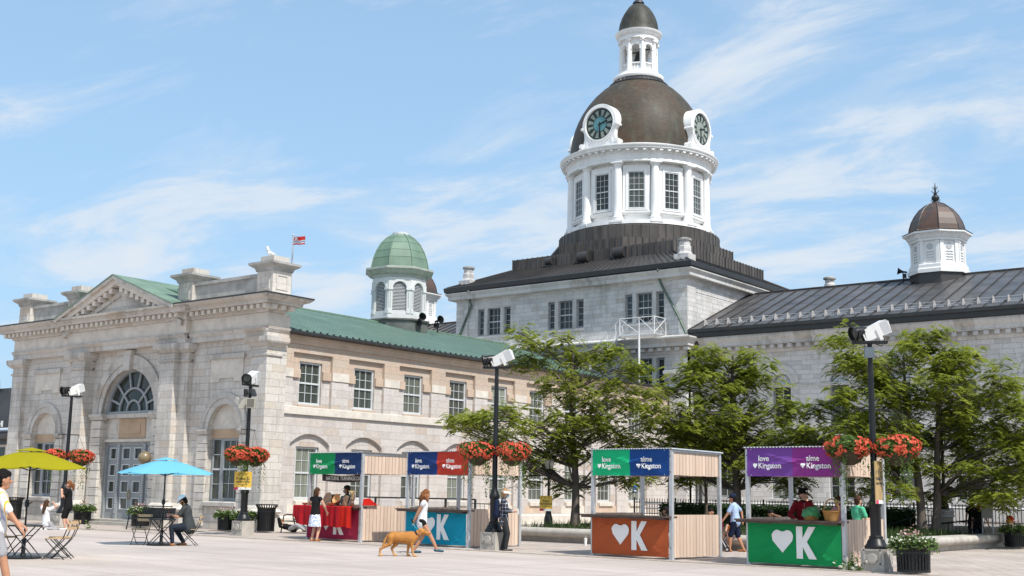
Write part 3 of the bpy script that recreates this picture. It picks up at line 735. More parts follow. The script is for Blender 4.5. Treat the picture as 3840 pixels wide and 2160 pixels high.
def stack(x, y, zb, par):
    v = MB(); v.box(x-.62, x+.62, y-.55, y+.55, 14.93, zb, COPB if x > -40 else COPE)
    v.box(x-.5, x+.5, y-.45, y+.45, zb, zb+.62, LIMEC); v.lathe([(.50, zb+.60), (.44, zb+.72), (.40, zb+.76), (.40, zb+1.10), (.34, zb+1.16), (.34, zb+1.45)], (x, y, 0), LIMEC, 8, pi/8)
    v.lathe([(.36, zb+1.44), (.42, zb+1.47), (.42, zb+1.58), (.2, zb+1.66)], (x, y, 0), GREYST, 14)
    v.build('chimney', par)
stack(-52.45, 62.55, 15.25, blk); stack(-35.55, 62.6, 15.3, blk)
DSP = M('green copper pipe', (.085, .13, .10), .5, .35, 4)
for pts in ([(-36.66, 61.35, 14.95), (-36.9, 61.7, 14.62), (-36.7, 61.86, 14.0), (-35.57, 61.84, 12.05), (-34.98, 61.7, 10.95)], [(-51.4, 61.35, 14.93), (-51.78, 61.7, 14.72), (-51.57, 61.86, 14.05), (-52.63, 61.86, 11.9)]):
    v = MB(); v.tube(pts, .075, DSP, 8); v.build('downspout', blk, 60)
# iron fire escape
fe = MB(); WI = M('white painted iron', (.74, .74, .73), .5, .1, 5)
for y in (60.62, 61.95): fe.box(-38.9, -36.5, y-.03, y+.03, 10.93, 11.05, WI)
for i in range(18): fe.box(-38.9, -36.5, 60.66+i*.072, 60.69+i*.072, 11.0, 11.03, WI)
P = [(-38.9, 60.62), (-37.55, 60.62), (-36.5, 60.62), (-36.5, 61.95)]
for x, y in P: fe.tube([(x, y, 10.95), (x, y, 12.0)], .028, WI)
fe.tube([(-37.55, 60.62, 11.0), (-37.55, 60.62, 7.8)], .07, WI, 8)
for a, b in zip(P, P[1:]):
    fe.tube([(*a, 12.0), (*b, 12.0)], .026, WI); fe.tube([(*a, 12.0), (*b, 11.05)], .018, WI, 5); fe.tube([(*a, 11.05), (*b, 12.0)], .018, WI, 5)
for y in (60.62, 61.4):
    fe.tube([(-38.9, y, 11.0), (-41.9, y, 8.2)], .05, WI, 5); fe.tube([(-38.9, y, 12.0), (-41.9, y, 9.2)], .024, WI, 5); fe.tube([(-38.9, y, 11.55), (-41.9, y, 8.75)], .018, WI, 5)
    for i in range(5): x = -39.2-i*.6; z = 11-(-38.9-x)*.933; fe.tube([(x, y, z), (x, y, z+1.)], .02, WI, 5)
for i in range(14):
    x = -39.05-i*.21; z = 10.9-i*.196; fe.box(x-.11, x+.11, 60.64, 61.38, z, z+.03, STEEL)
fe.build('fire_escape', blk)
# ================================================================== D  clock tower
tow = thing('clock_tower', 'round white clock tower with ring of columns, dark dome and open belfry', 'tower', (TX, TY, 19.1))
c0 = (TX, TY, 0); fnr = lambda r: (lambda a: (lambda u, v, d: (TX+(r-d)*cos(a)-u*sin(a), TY+(r-d)*sin(a)+u*cos(a), v)))
mb = MB()
mb.lathe([(5.2, 19.3), (5.2, 19.58), (4.5, 19.6), (4.5, 23.6)], c0, WHITE, 72)
for kx in range(12):
    a = pi/6*kx; fn = fnr(4.52)(a)
    mb.slab(rect(-.92, .92, 20.02, 23.42), [rect(-.56, .56, 20.42, 22.98)], fn, -.12, .04, WHITE)
    mb.prism(rect(-.70, -.56, 20.30, 23.14), fn, -.17, -.115, WHITE); mb.prism(rect(.56, .70, 20.30, 23.14), fn, -.17, -.115, WHITE); mb.prism(rect(-.70, .70, 22.98, 23.14), fn, -.172, -.117, WHITE)
    strip(mb, fn, -1.02, 1.02, [(0, 20.12), (.20, 20.12), (.22, 20.24), (.16, 20.28), (0, 20.28)], WHITE)
    strip(mb, fn, -.74, .74, [(-.1, 20.30), (.22, 20.30), (.22, 20.38), (-.1, 20.42)], WHITE)
mb.build('drum', tow, 30)
for kx in range(12):
    a = pi/6*kx; sash_window(tow, fnr(4.66)(a), -.55, .55, 20.43, 22.97, .05, 3, 6, PALEP, PALEP, GLD, fw=.06)
col = MB(); cp = [(.40, 19.55), (.40, 19.68), (.36, 19.70), (.38, 19.78), (.33, 19.84), (.305, 19.88), (.30, 20.8), (.29, 21.8), (.265, 23.2), (.25, 23.30), (.29, 23.33), (.29, 23.38), (.30, 23.41), (.36, 23.49), (.37, 23.5)]
col.lathe(cp, (0, 0, 0), WHITE, 20); col.box(-.40, .40, -.40, .40, 23.5, 23.6, WHITE); col.box(-.43, .43, -.43, .43, 19.42, 19.56, WHITE)
cme = col.me('column', 40)
for kx in range(12):
    a = pi/12+pi/6*kx; ob = bpy.data.objects.new('column', cme); COL.objects.link(ob); ob.parent = tow
    ob.location = V((TX+4.80*cos(a), TY+4.80*sin(a), 0))-wloc(tow); ob.rotation_euler = (0, 0, a)
mb = MB()
mb.lathe([(4.4, 23.6), (5.10, 23.6), (5.10, 23.74), (5.06, 23.78), (5.04, 23.79), (5.04, 24.16), (5.12, 24.22), (5.14, 24.24), (5.14, 24.38), (5.48, 24.39), (5.50, 24.42), (5.50, 24.48), (5.56, 24.54), (5.60, 24.62), (5.60, 24.66), (4.9, 24.78), (4.9, 24.9), (4.4, 24.92)], c0, WHITE, 96)
for i in range(60):
    a = 2*pi*i/60; mb.prism(rect(-.11, .11, 24.26, 24.375), fnr(5.14)(a), -.30, .02, WHITE)
    mb.prism(rect(-.17, .17, 23.84, 24.12), fnr(5.04)(a), -.022, .02, WHITE)
mb.build('entablature', tow, 30)
# dome with scale-laid copper
def scale_mat():
    m, nt, b = newmat('brown copper scales'); k = NB(nt); X, Y, Z = k.sep(k.obj())
    ang = k.math('ARCTAN2', k.math('SUBTRACT', Y, TY), k.math('SUBTRACT', X, TX))
    br = k.n('ShaderNodeTexBrick'); br.offset = .5
    for n_, v_ in (('Scale', 1.), ('Mortar Size', .009), ('Mortar Smooth', .6), ('Brick Width', .27), ('Row Height', .14)): br.inputs[n_].default_value = v_
    br.inputs['Color1'].default_value = (.6, .6, .6, 1); br.inputs['Color2'].default_value = (1, 1, 1, 1); br.inputs['Mortar'].default_value = (.35, .35, .35, 1)
    k.l(k.comb(k.math('MULTIPLY', ang, 4.4), Z), br.inputs['Vector'])
    n = k.noise(k.obj(), .55, 4, .6); n2 = k.noise(k.scale(k.obj(), (1, 1, .25)), 2.2, 4)
    c = k.ramp(n, [(.3, (.048, .046, .034)), (.55, (.080, .060, .040)), (.72, (.085, .048, .030))])
    c = k.mix(k.ramp(n2, [(.52, 0.), (.75, .35)]), c, (.13, .155, .12))
    c = k.mix(.6, c, br.outputs['Color'], 'MULTIPLY'); k.l(c, b.inputs['Base Color'])
    b.inputs['Roughness'].default_value = .55; b.inputs['Specular IOR Level'].default_value = .3
    k.bump(k.math('SUBTRACT', 1., br.outputs['Fac']), .5, .02, b); return m
SCALE = scale_mat()
mb = MB(); dpz = [(4.86, 24.86), (4.86, 25.3), (4.82, 25.8), (4.72, 26.4), (4.56, 27.0), (4.34, 27.6), (4.04, 28.2), (3.66, 28.8), (3.18, 29.4), (2.62, 29.95), (2.10, 30.32)]
mb.lathe(dpz, c0, SCALE, 96); mb.build('dome', tow, 60)
mb = MB()
mb.lathe([(2.0, 30.28), (2.12, 30.30), (2.16, 30.36), (2.12, 30.42), (1.95, 30.44), (1.86, 30.60), (1.74, 30.72)], c0, COPE, 40)
for i in range(36): a = 2*pi*i/36; mb.tube([(TX+1.98*cos(a), TY+1.98*sin(a), 30.45), (TX+1.80*cos(a), TY+1.80*sin(a), 30.70)], .03, COPE, 5)
mb.build('dome_collar', tow, 30)
# open belfry
mb = MB()
mb.lathe([(1.74, 30.72), (1.82, 30.76), (1.86, 30.90), (1.80, 31.04), (1.62, 31.14), (1.52, 31.2), (1.52, 31.30), (1.0, 31.32)], c0, WHITE, 40)
mb.lathe([(1.0, 33.72), (1.46, 33.72), (1.46, 33.84), (1.43, 33.86), (1.43, 34.02), (1.50, 34.06), (1.60, 34.14), (1.68, 34.24), (1.70, 34.34), (1.45, 34.42), (1.0, 34.44)], c0, WHITE, 40)
for i in range(48): a = 2*pi*i/48; mb.prism(rect(-.05, .05, 34.04, 34.12), fnr(1.50)(a), -.05, .02, WHITE)
for kx in range(8):
    a = pi/4*kx+pi/8; fn = fnr(1.22)(a); w2 = 1.22*math.tan(pi/8)
    mb.slab(rect(-w2, w2, 31.3, 33.74), [arch(0, .58, 31.32, 33.02, 14)], fn, 0, .16, WHITE)
    for s in (-1, 1): mb.prism(rect(s*.36-.09, s*.36+.09, 32.90, 33.02), fn, -.06, .02, WHITE)
    mb.prism(ring(0, 33.02, .29, .38, 12), fn, -.04, .01, WHITE)
    fb = fnr(1.16)(a); mb.prism(rect(-.30, .30, 31.86, 31.94), fb, -.05, .08, WHITE)
    for i in range(5): x = -.22+i*.11; mb.lathe([(.03, 31.32), (.045, 31.45), (.05, 31.55), (.025, 31.70), (.04, 31.86)], fb(x, 0, .02), WHITE, 6)
mb.build('belfry', tow, 30)
bc = MB(); bc.lathe([(.20, 31.28), (.20, 31.40), (.16, 31.46), (.155, 32.4), (.135, 33.50), (.17, 33.54)], (0, 0, 0), WHITE, 14); bc.box(-.2, .2, -.2, .2, 33.54, 33.72, WHITE)
for s in (-1, 1): bc.lathe([(.075, -.08), (.075, .08)], (0, 0, 0), WHITE, 10, T=Matrix.Translation((.12, s*.15, 33.56)) @ Matrix.Rotation(pi/2, 4, 'Y'))
bme = bc.me('belfry_column', 40)
for kx in range(8):
    a = pi/4*kx; ob = bpy.data.objects.new('belfry_column', bme); COL.objects.link(ob); ob.parent = tow
    ob.location = V((TX+1.27*cos(a), TY+1.27*sin(a), 0))-wloc(tow); ob.rotation_euler = (0, 0, a)
mb = MB(); mb.lathe([(.08, 33.1), (.16, 33.05), (.24, 32.8), (.30, 32.5), (.42, 32.3), (.44, 32.25)], c0, COPE, 20, cap=False); mb.tube([(TX-1, TY, 33.1), (TX+1, TY, 33.1)], .05, COPE); mb.build('bell', tow, 40)
mb = MB(); mb.lathe([(1.52, 34.42), (1.46, 34.56), (1.42, 34.80), (1.36, 35.15), (1.22, 35.58), (1.02, 35.98), (.76, 36.36), (.46, 36.64), (.30, 36.70), (.28, 36.72)], c0, M('green brown copper cap', (.046, .046, .036), .55, .4, 1.5, .1, spec=.3), 48)
for i in range(8): a = pi/4*i+.3; mb.tube([(TX+(r+.005)*cos(a), TY+(r+.005)*sin(a), z) for r, z in ((1.42, 34.8), (1.36, 35.15), (1.22, 35.58), (1.02, 35.98), (.76, 36.36), (.46, 36.64))], .02, COPT, 5)
mb.lathe([(.30, 36.68), (.42, 36.74), (.42, 36.84), (.34, 36.92), (.30, 36.98), (.1, 37.0)], c0, COPE, 20); mb.build('belfry_dome', tow, 50)
# clock dormers
FACE = M('clock glass', (.25, .29, .245), .35, .1, 2.); TEAL = M('teal clock centre', (.09, .24, .26), .4, .12, 2.); DIAL = M('dark clock ring', (.02, .035, .035), .5, .2, 4)
for kx in range(4):
    a = -pi/2+pi/2*kx; fn = fnr(4.98)(a); zc = 26.42
    ck = MB(); out = [(-1.52, 24.72), (1.52, 24.72), (1.50, 24.95), (1.30, 25.10), (1.22, 25.5), (1.24, 25.9), (1.34, 26.15)]
    out += [(1.40*cos(t), zc+1.40*sin(t)) for t in [pi*i/24 for i in range(25)]]+[(-1.34, 26.15), (-1.24, 25.9), (-1.22, 25.5), (-1.30, 25.10), (-1.50, 24.95)]
    ck.slab(out, [[(1.12*cos(2*pi*i/40), zc+1.12*sin(2*pi*i/40)) for i in range(40)]], fn, -.05, .9, WHITE)
    for r0, r1, d in ((1.12, 1.20, -.13), (1.20, 1.34, -.10)):
        n = 40; pts = ring(0, zc, r0, r1, 40, 0, pi); ck.prism(pts, fn, d, -.04, WHITE); pts = ring(0, zc, r0, r1, 40, pi, 2*pi); ck.prism(pts, fn, d, -.04, WHITE)
    for s in (-1, 1):
        T = Matrix()
        for (u, v, r) in ((s*1.42, 25.02, .18), (s*1.36, 26.22, .11)):
            pts = [(u+r*cos(2*pi*i/16), v+r*sin(2*pi*i/16)) for i in range(16)]; ck.prism(pts, fn, -.16, .5, WHITE); ck.prism([(u+r*.5*cos(2*pi*i/12), v+r*.5*sin(2*pi*i/12)) for i in range(12)], fn, -.20, -.15, WHITE)
        ck.prism([(s*1.0, 24.95), (s*1.12, 25.0), (s*1.04, 25.35), (s*.9, 25.3)][::s], fn, -.09, -.04, WHITE)
    ck.prism(rect(-1.60, 1.60, 24.66, 24.80), fn, -.20, .6, WHITE)
    clk = ck.build('clock', tow, 35)
    dl = MB(); circ = lambda r: [(r*cos(2*pi*i/48), zc+r*sin(2*pi*i/48)) for i in range(48)]
    dl.prism(circ(1.13), fn, .02, .06, DIAL); dl.prism(circ(.52), fn, -.002, .03, TEAL if kx == 0 else FACE)
    for h in range(12):
        t = pi/2-pi/6*h; t1, t2 = t-pi/6+.11, t-.11
        q = [(.58*cos(x), zc+.58*sin(x)) for x in (t1, (t1+t2)/2, t2)]+[(.98*cos(x), zc+.98*sin(x)) for x in (t2, (t1+t2)/2, t1)]
        dl.prism(q, fn, .001, .03, FACE)
        num = ('XII', 'I', 'II', 'III', 'IV', 'V', 'VI', 'VII', 'VIII', 'IX', 'X', 'XI')[h]; c, s = cos(t-pi/2), sin(t-pi/2)
        fk = lambda u, v, d, c=c, s=s, t=t: fn((.66*cos(t))+u*.62*c-v*s, zc+.66*sin(t)+u*.62*s+v*c, d)
        dl.text(num, .34, fk, DIAL, -.002, .05)
    dl.build('dial', clk)
    hd = MB()
    for ang, L, w_ in ((rad(15), .66, .06), (rad(-90), .96, .045)):
        c, s = cos(ang), sin(ang); q = [(-.14, -w_*.7), (L*.8, -w_), (L, 0), (L*.8, w_), (-.14, w_*.7)]
        hd.prism([(x*c-y*s, zc+x*s+y*c) for x, y in q], fn, -.035 if L < .8 else -.06, -.01 if L < .8 else -.04, IRON)
    hd.build('hands', clk)
# ================================================================== E  side wings of the town hall
def cupola(x, y, label, grp):
    c0 = (x, y, 0); t = thing('roof_cupola', label, 'cupola', (x, y, 14.), group=grp)
    b = MB(); b.lathe([(1.62, 13.2), (1.62, 14.56)], c0, COPD, 8, pi/8); b.build('base', t)
    b = MB(); b.lathe([(1.74, 14.50), (1.74, 14.72), (1.66, 14.78), (1.66, 14.98), (1.60, 15.02), (1.47, 15.03), (1.47, 16.4)], c0, WHITE, 8, pi/8)
    b.lathe([(1.50, 16.36), (1.62, 16.40), (1.62, 16.52), (1.68, 16.56), (1.80, 16.74), (1.96, 16.82), (1.96, 16.92), (1.6, 17.02)], c0, WHITE, 8, pi/8)
    ri = 1.47*cos(pi/8); hw = 1.47*sin(pi/8)
    for i in range(8):
        a = pi/4*i; fn = lambda u, v, d, a=a: (x+(ri-d)*cos(a)-u*sin(a), y+(ri-d)*sin(a)+u*cos(a), v)
        for s in (-1, 1):
            b.prism(rect(s*(hw-.11)-.10, s*(hw-.11)+.10, 15.05, 16.38), fn, -.07, .02, WHITE); b.prism(rect(s*(hw-.11)-.13, s*(hw-.11)+.13, 15.03, 15.13), fn, -.10, .02, WHITE); b.prism(rect(s*(hw-.11)-.12, s*(hw-.11)+.12, 16.24, 16.34), fn, -.09, .02, WHITE)
        b.prism([(.19*cos(2*pi*j/20), 16.05+.19*sin(2*pi*j/20)) for j in range(20)], fn, -.025, .01, PALEP)
        for r, n_ in ((.07, 6), (.14, 11)):
            for j in range(n_): t_ = 2*pi*j/n_; b.prism([(r*cos(t_)+.022*cos(2*pi*q/6), 16.05+r*sin(t_)+.022*sin(2*pi*q/6)) for q in range(6)], fn, -.035, -.02, GREYP)
        for z in (15.22, 15.38, 15.54, 15.70):
            pts = [(-.22+.44*j/8, z+.03*abs(sin(2*pi*j/8))) for j in range(9)]; b.prism(pts+[(u, v+.016) for u, v in pts[::-1]], fn, -.03, .01, GREYP)
        for j in range(9): u = -hw*1.1+2.2*hw*(j+.5)/9; b.prism(rect(u-.035, u+.035, 16.53, 16.60), fn, -.20, .02, WHITE)
    b.build('shaft', t)
    b = MB(); dp = [(2.0, 16.95), (1.66, 17.03), (1.58, 17.10), (1.54, 17.35), (1.42, 17.72), (1.22, 18.1), (.95, 18.45), (.6, 18.72), (.28, 18.86), (.1, 18.9)]
    b.lathe(dp, c0, RUST, 8, pi/8)
    for i in range(8): a = pi/8+pi/4*i; b.tube([(x+(r+.005)*cos(a), y+(r+.005)*sin(a), z) for r, z in dp[1:-1]], .03, COPD, 5)
    b.build('dome', t)
    b = MB(); b.lathe([(.26, 18.86), (.20, 18.95), (.14, 19.0), (.20, 19.08), (.24, 19.2), (.16, 19.34), (.08, 19.38), (.12, 19.44), (.06, 19.5), (.05, 19.8), (.005, 20.15)], c0, COPE, 10)
    for z, r in ((19.0, .26), (19.55, .20), (19.78, .13)):
        for i in range(4): a = pi/2*i+.4; b.tube([(x, y, z-.08), (x+r*.7*cos(a), y+r*.7*sin(a), z-.02), (x+r*cos(a), y+r*sin(a), z+.06), (x+r*.75*cos(a), y+r*.75*sin(a), z+.10)], .022, COPE, 5)
    b.build('finial', t, 40)
    return t
def rust_mat():
    m, nt, b = newmat('rust brown copper'); k = NB(nt)
    f1 = k.noise(k.obj(), 1.1, 4); f2 = k.noise(k.scale(k.obj(), (3, 3, 10)), 1.5, 3)
    c = k.ramp(f1, [(.35, (.060, .05, .045)), (.62, (.115, .064, .045))]); c = k.mix(.4, c, k.ramp(f2, [(.3, .6), (.7, 1.)]), 'MULTIPLY')
    k.l(c, b.inputs['Base Color']); b.inputs['Roughness'].default_value = .5; return m
RUST = rust_mat()
SY = 62.9; fS = front(SY)
def side_wing(x0, x1, label, bays, off, detail):
    t = thing('town_hall_wing', label, 'building', ((x0+x1)/2, SY, 0), group='low wings of the town hall')
    mb = MB(); ho = []
    for i in range(bays):
        c = off+i*3.385; ho += [arch(c, 1.08, 5.5, 7.92, 18), rect(c-.72, c+.72, 1.55, 4.2)]
    mb.slab(rect(x0, x1, 0, 9.75), ho, fS, 0, .35, LIMEC); mb.box(x0, x1, SY+.37, 77., 0, 9.7, LIMEC)
    strip(mb, fS, x0, x1, [(-.1, 4.75), (.10, 4.75), (.14, 4.98), (-.1, 5.05)], TRIMC); strip(mb, fS, x0, x1, [(-.1, 7.70), (.05, 7.70), (.05, 7.86), (-.1, 7.88)], TRIMC)
    strip(mb, fS, x0, x1, [(-.1, 0), (.14, 0), (.14, 1.2), (.06, 1.3), (-.1, 1.3)], TRIMC)
    for i in range(bays):
        c = off+i*3.385
        mb.prism(ring(c, 7.92, .80, 1.06, 22), fS, -.07, .01, TRIMC); mb.prism(ring(c, 7.92, .545, .795, 22), fS, -.025, .01, TRIMC)
        strip(mb, fS, c-.7, c+.7, [(-.3, 5.36), (.08, 5.36), (.08, 5.48), (-.3, 5.52)], TRIMC)
        strip(mb, fS, c-.85, c+.85, [(-.3, 1.38), (.10, 1.38), (.10, 1.52), (-.3, 1.56)], TRIMC)
    mb.build('wall', t)
    mb = MB(); strip(mb, fS, x0, x1, [(-.3, 9.72), (.05, 9.72), (.10, 9.84), (.12, 9.86), (.14, 9.87), (.14, 10.14), (.52, 10.15), (.52, 10.36), (.60, 10.44), (.72, 10.62), (.72, 10.74), (-.3, 10.76)], TRIMC)
    dentils(mb, front(SY-.14), x0, x1, 9.92, 10.135, .30, int((x1-x0)/.535), TRIMC, .48)
    mb.build('cornice', t)
    for i in range(bays):
        c = off+i*3.385
        sash_window(t, front(SY+.2), c-.53, c+.53, 5.51, 7.86, 0., 2, 4, GREYP, PALEP, GLD, fw=.06)
        f_ = MB(); fn = front(SY+.2); f_.prism(arch(c, 1.07, 7.86, 7.93, 18), fn, 0, .05, PALEP)
        f_.prism(ring(c, 7.93, .16, .19, 12), fn, -.02, .01, GREYP); f_.prism(ring(c, 7.93, .44, .53, 18), fn, -.03, .01, GREYP)
        for a in (40, 90, 140): a = rad(a); f_.prism([(c+.18*cos(a)-.012, 7.93+.18*sin(a)), (c+.18*cos(a)+.012, 7.93+.18*sin(a)), (c+.46*cos(a)+.012, 7.93+.46*sin(a)), (c+.46*cos(a)-.012, 7.93+.46*sin(a))], fn, -.02, .01, GREYP)
        f_.build('fan_panel', t)
        sash_window(t, front(SY+.2), c-.70, c+.70, 1.57, 4.18, 0., 3, 4, GREYP, PALEP, GLC if i % 2 else GLD)
    mb = MB(); seamed(mb, (x0, SY-.95, 11.2), (x1, SY-.95, 11.2), (x1, 70, 14.45), (x0, 70, 14.45), int((x1-x0)/.83), COPW, .06, .05, COPD)
    seamed(mb, (x0, 77.9, 11.2), (x1, 77.9, 11.2), (x1, 70, 14.45), (x0, 70, 14.45), int((x1-x0)/1.2), COPD, .06, .05)
    mb.box(x0, x1, 69.9, 70.1, 14.44, 14.53, COPD)
    n = int((x1-x0)/.83)
    for i in range(n):      # cross welts, staggered
        for j in range(4):
            q = (j+random.random()*.8)/4.3; a = x0+(i+.05)*(x1-x0)/n; bb = a+(x1-x0)/n*.9; y = SY-.95+8.05*q; z = 11.2+3.25*q
            mb.add([(a, y, z+.004), (bb, y, z+.004), (bb, y+.05, z+.022), (a, y+.05, z+.022)], [(0, 1, 2, 3)], COPD)
    mb.build('roof', t)
    mb = MB(); strip(mb, fS, x0, x1, [(.3, 10.76), (.82, 10.76), (.90, 10.80), (.90, 11.0), (1.0, 11.06), (1.0, 11.24), (.3, 11.24)], COPE); mb.build('gutter', t)
    if detail:
        GUARDM = M('pinkish grey guard brackets', (.46, .42, .40), .6, .1, 4)
        mb = MB(); y, z = SY-.15, 11.56
        for dz, dy in ((.10, .0), (.26, .04)): mb.tube([(x0+.6, y+dy, z+dz), (x1, y+dy, z+dz)], .014, STEEL, 5)
        for i in range(int((x1-x0-.6)/.75)):
            x = x0+.7+i*.75; mb.prism([(y-.12, z-.06), (y+.3, z+.11), (y+.10, z+.32), (y-.02, z+.34)], lambda u, v, d, x=x: (x+d, u, v), -.018, .018, GUARDM)
            mb.box(x, x+.52, y-.06, y-.04, z-.03, z+.03, STEEL)
        mb.build('snow_guard', t)
    return t
sw = side_wing(QX1+.07, 3., 'low pale stone wing with dark metal roof and arched windows behind the trees', 10, -32.95, True)
lw = side_wing(-96., QX0, 'dark roofed stone wing mostly hidden behind the green roof', 12, -93., False)
cupola(-22.85, 70., 'white octagonal cupola with rust brown dome and spiked finial on the dark roof', 'brown domed cupolas')
cupola(-63.9, 70., 'brown domed white cupola half hidden behind the green domed cupola', 'brown domed cupolas')
mb = MB(); mb.lathe([(.34, 14.), (.34, 15.0), (.28, 15.05), (.28, 15.3)], (-30.4, 72., 0), LIMEC, 14); mb.lathe([(.30, 15.28), (.40, 15.32), (.40, 15.42), (.2, 15.5)], (-30.4, 72., 0), GREYST, 14); mb.build('chimney', sw, 40)
mb = MB(); x = QX1+.35; mb.lathe([(.10, 10.1), (.16, 10.25), (.26, 10.45), (.26, 10.8)], (x, SY-.5, 0), COPE, 10); mb.tube([(x, SY-.5, 10.2), (x, SY-.12, 9.4), (x, SY-.12, .0)], .08, COPE, 8); mb.build('downspout', sw, 50)
# loudspeakers on the roofs
def horn(loc, az, label):
    t = thing('horn_loudspeaker', label, 'loudspeaker', loc, az, 'roof loudspeakers'); b = MB()
    b.lathe([(.05, -.25), (.06, 0), (.12, .15), (.22, .30), (.20, .30), (.10, .14), (.03, .05)], (0, 0, .35), IRON, 14, T=Matrix.Translation((0, 0, .35)) @ Matrix.Rotation(rad(80), 4, 'Y') @ Matrix.Translation((0, 0, -.35)), cap=False)
    b.tube([(0, 0, -.3), (0, 0, .35)], .035, IRON); b.cbox((-.1, 0, .1), (.2, .2, .25), IRON); b.build('horn', t, 40, False); return t
horn((RX+1.75, CYC-.1, 10.45), rad(-25), 'black horn loudspeaker beside the green domed cupola, nearer one'); horn((RX+2.1, CYC+.9, 10.4), rad(-15), 'black horn loudspeaker beside the green domed cupola, farther one'); horn((-24.75, 69.4, 14.5), rad(200), 'black horn loudspeaker at the foot of the brown domed cupola')
# sliver of the shop beyond the pavilion
t = thing('corner_shop', 'dark shop front with curved iron canopy ribs left of the pavilion', 'building', (-89, 50, 0)); b = MB()
b.box(-105, -87.2, 50, 60, 0, 4.6, FLATST); b.box(-105, -87.0, 49.6, 49.99, 5.9, 8.9, M('dark cladding', (.05, .055, .06), .6, .2, 1.)); b.box(-105, -87.3, 49.7, 58, 4.61, 5.0, COPE)
b.prism([(49, 5.0), (52, 5.0), (52, 5.9), (49.9, 5.6)], lambda u, v, d: (-105+d, u, v), 0, 17.8, COPD)
b.build('wall', t)
b = MB(); b.prism([(-97, 10.), (-90, 10.), (-92.2, 15.), (-94, 15)], front(58), 0, 6, COPD); b.build('roof', t)
b = MB(); b.box(-90.5, -88, 49.95, 49.99, 2.6, 4.4, GLD); b.build('window', t)
b = MB()
for i in range(7):
    R_ = 3.6+.3*i
    b.tube([(-92.2-i*.5+R_*cos(a), 49.4+.12*i, 8.6+R_*.8*sin(a)) for a in [pi/2*j/10 for j in range(11)]], .09, IRON, 6)
b.build('canopy_rib', t, 50)
b = MB(); b.text('HI', .62, front(49.55), WHITE, 0, .03, align='RIGHT', th=.03); b.v = [V((q.x-87.75, q.y, q.z+5.95)) for q in b.v]; b.build('sign', t)
# ================================================================== low walls, fences, hedge
lw_ = thing('planter_wall', 'low rounded concrete planter wall running behind the market stalls', 'wall', (-20, 33.4, 0)); b = MB()
def coping(b, P, Q, up):
    P, Q = V((*P, 0)), V((*Q, 0)); d = (Q-P).normalized(); n = V((d.y, -d.x, 0)); L = (Q-P).length
    prof = [(-.02, 0), (-.02, .18), (.10, .18), (.10, .20)]+[(.12+.13*sin(a)-.02, .33-.13*cos(a)) for a in [pi*i/8 for i in range(9)]]+[(-.5, .46), (-.5, 0)]
    vs = [tuple(p+n*o+V((0, 0, z))) for p in (P, Q) for o, z in prof]; k_ = len(prof)
    fs = [tuple(range(k_)), tuple(range(k_, 2*k_))[::-1]]+[(i, k_+i, k_+(i+1) % k_, (i+1) % k_) for i in range(k_)]
    b.add(vs, [f_[::-1] for f_ in fs], CONC)
coping(b, (-27.4, 33.3), (-13.1, 33.4), 1); coping(b, (-13.1, 33.5), (-12.9, 45.2), 1); coping(b, (-27.4, 45), (-27.4, 33.4), 1)
b.build('wall', lw_, 30)
def soil(): return M('planting soil', (.05, .04, .03), .95, .3, 4, .4)
b = MB(); b.box(-27., -13.4, 33.75, 45.1, .2, .40, soil()); struct('planting_bed', b)
gr = MB(); rg = random.Random(3)
for i in range(5200):
    x = rg.uniform(-26.8, -13.6); y = rg.uniform(33.9, 45); 
    if rg.random() < .55: x = rg.choice((-26.4, -14.6, -20.7))+rg.gauss(0, .9); y = rg.choice((38.0, 43., 41.5))+rg.gauss(0, 1.2)
    if not (-26.9 < x < -13.5 and 33.8 < y < 45): continue
    h = rg.uniform(.10, .34); a = rg.uniform(0, 6.3); dx, dy = .02*cos(a), .02*sin(a); lx, ly = rg.gauss(0, .10), rg.gauss(0, .10)
    gr.add([(x-dx, y-dy, .39), (x+dx, y+dy, .39), (x+lx, y+ly, .40+h)], [(0, 1, 2)], GRASS)
tag(gr.build('grass'), 'tufts of green grass growing in the planter bed under the trees', 'grass', None, 'stuff')
tw = thing('terrace_wall', 'low concrete terrace wall under the iron railing', 'wall', (-20, 48, 0)); b = MB()
b.box(-30, 4, 47.8, 48.3, 0, .55, CONC); b.box(-30, 4, 47.74, 48.36, .55, .64, CONC); b.box(-14.2, 4, 46.9, 47.5, 0, .62, CONC); b.build('wall', tw)
fe = thing('iron_railing', 'black iron railing with pointed bars on the terrace wall', 'fence', (-20, 48, .64)); b = MB()
for z in (.14+.64, .64+.64): b.box(-30, 4, 48.0, 48.03, z-.02, z+.02, IRON)
x = -30.
i = 0
while x < 4:
    q = i % 16 == 0; b.box(x-(.03 if q else .012), x+(.03 if q else .012), 48.003 if not q else 47.99, 48.027 if not q else 48.04, .64 if q else .70, 1.46 if not q else 1.50, IRON); x += .135; i += 1
b.build('railing', fe)
hr = thing('handrail', 'grey steel ramp handrail in front of the iron railing', 'handrail', (-24, 47, 0)); b = MB()
for z in (1.02, 1.22): b.tube([(-29, 47.2, z), (-16.2, 47.2, z), (-15.8, 47.2, z-.1)], .028, STEEL)
for i in range(9): b.tube([(-29+i*1.6, 47.2, 0), (-29+i*1.6, 47.2, 1.22)], .025, STEEL)
b.tube([(-16.6, 45.4, .55), (-14.9, 45.4, .78), (-13.9, 45.4, .92)], .03, IRON); b.tube([(-18.2, 45.6, .3), (-16.2, 45.6, .95)], .03, IRON)
for x, z in ((-16.2, .6), (-14.9, .78), (-18.0, .35), (-16.3, .92)): b.tube([(x, 45.5, 0), (x, 45.5, z)], .022, IRON)
b.build('rail', hr)
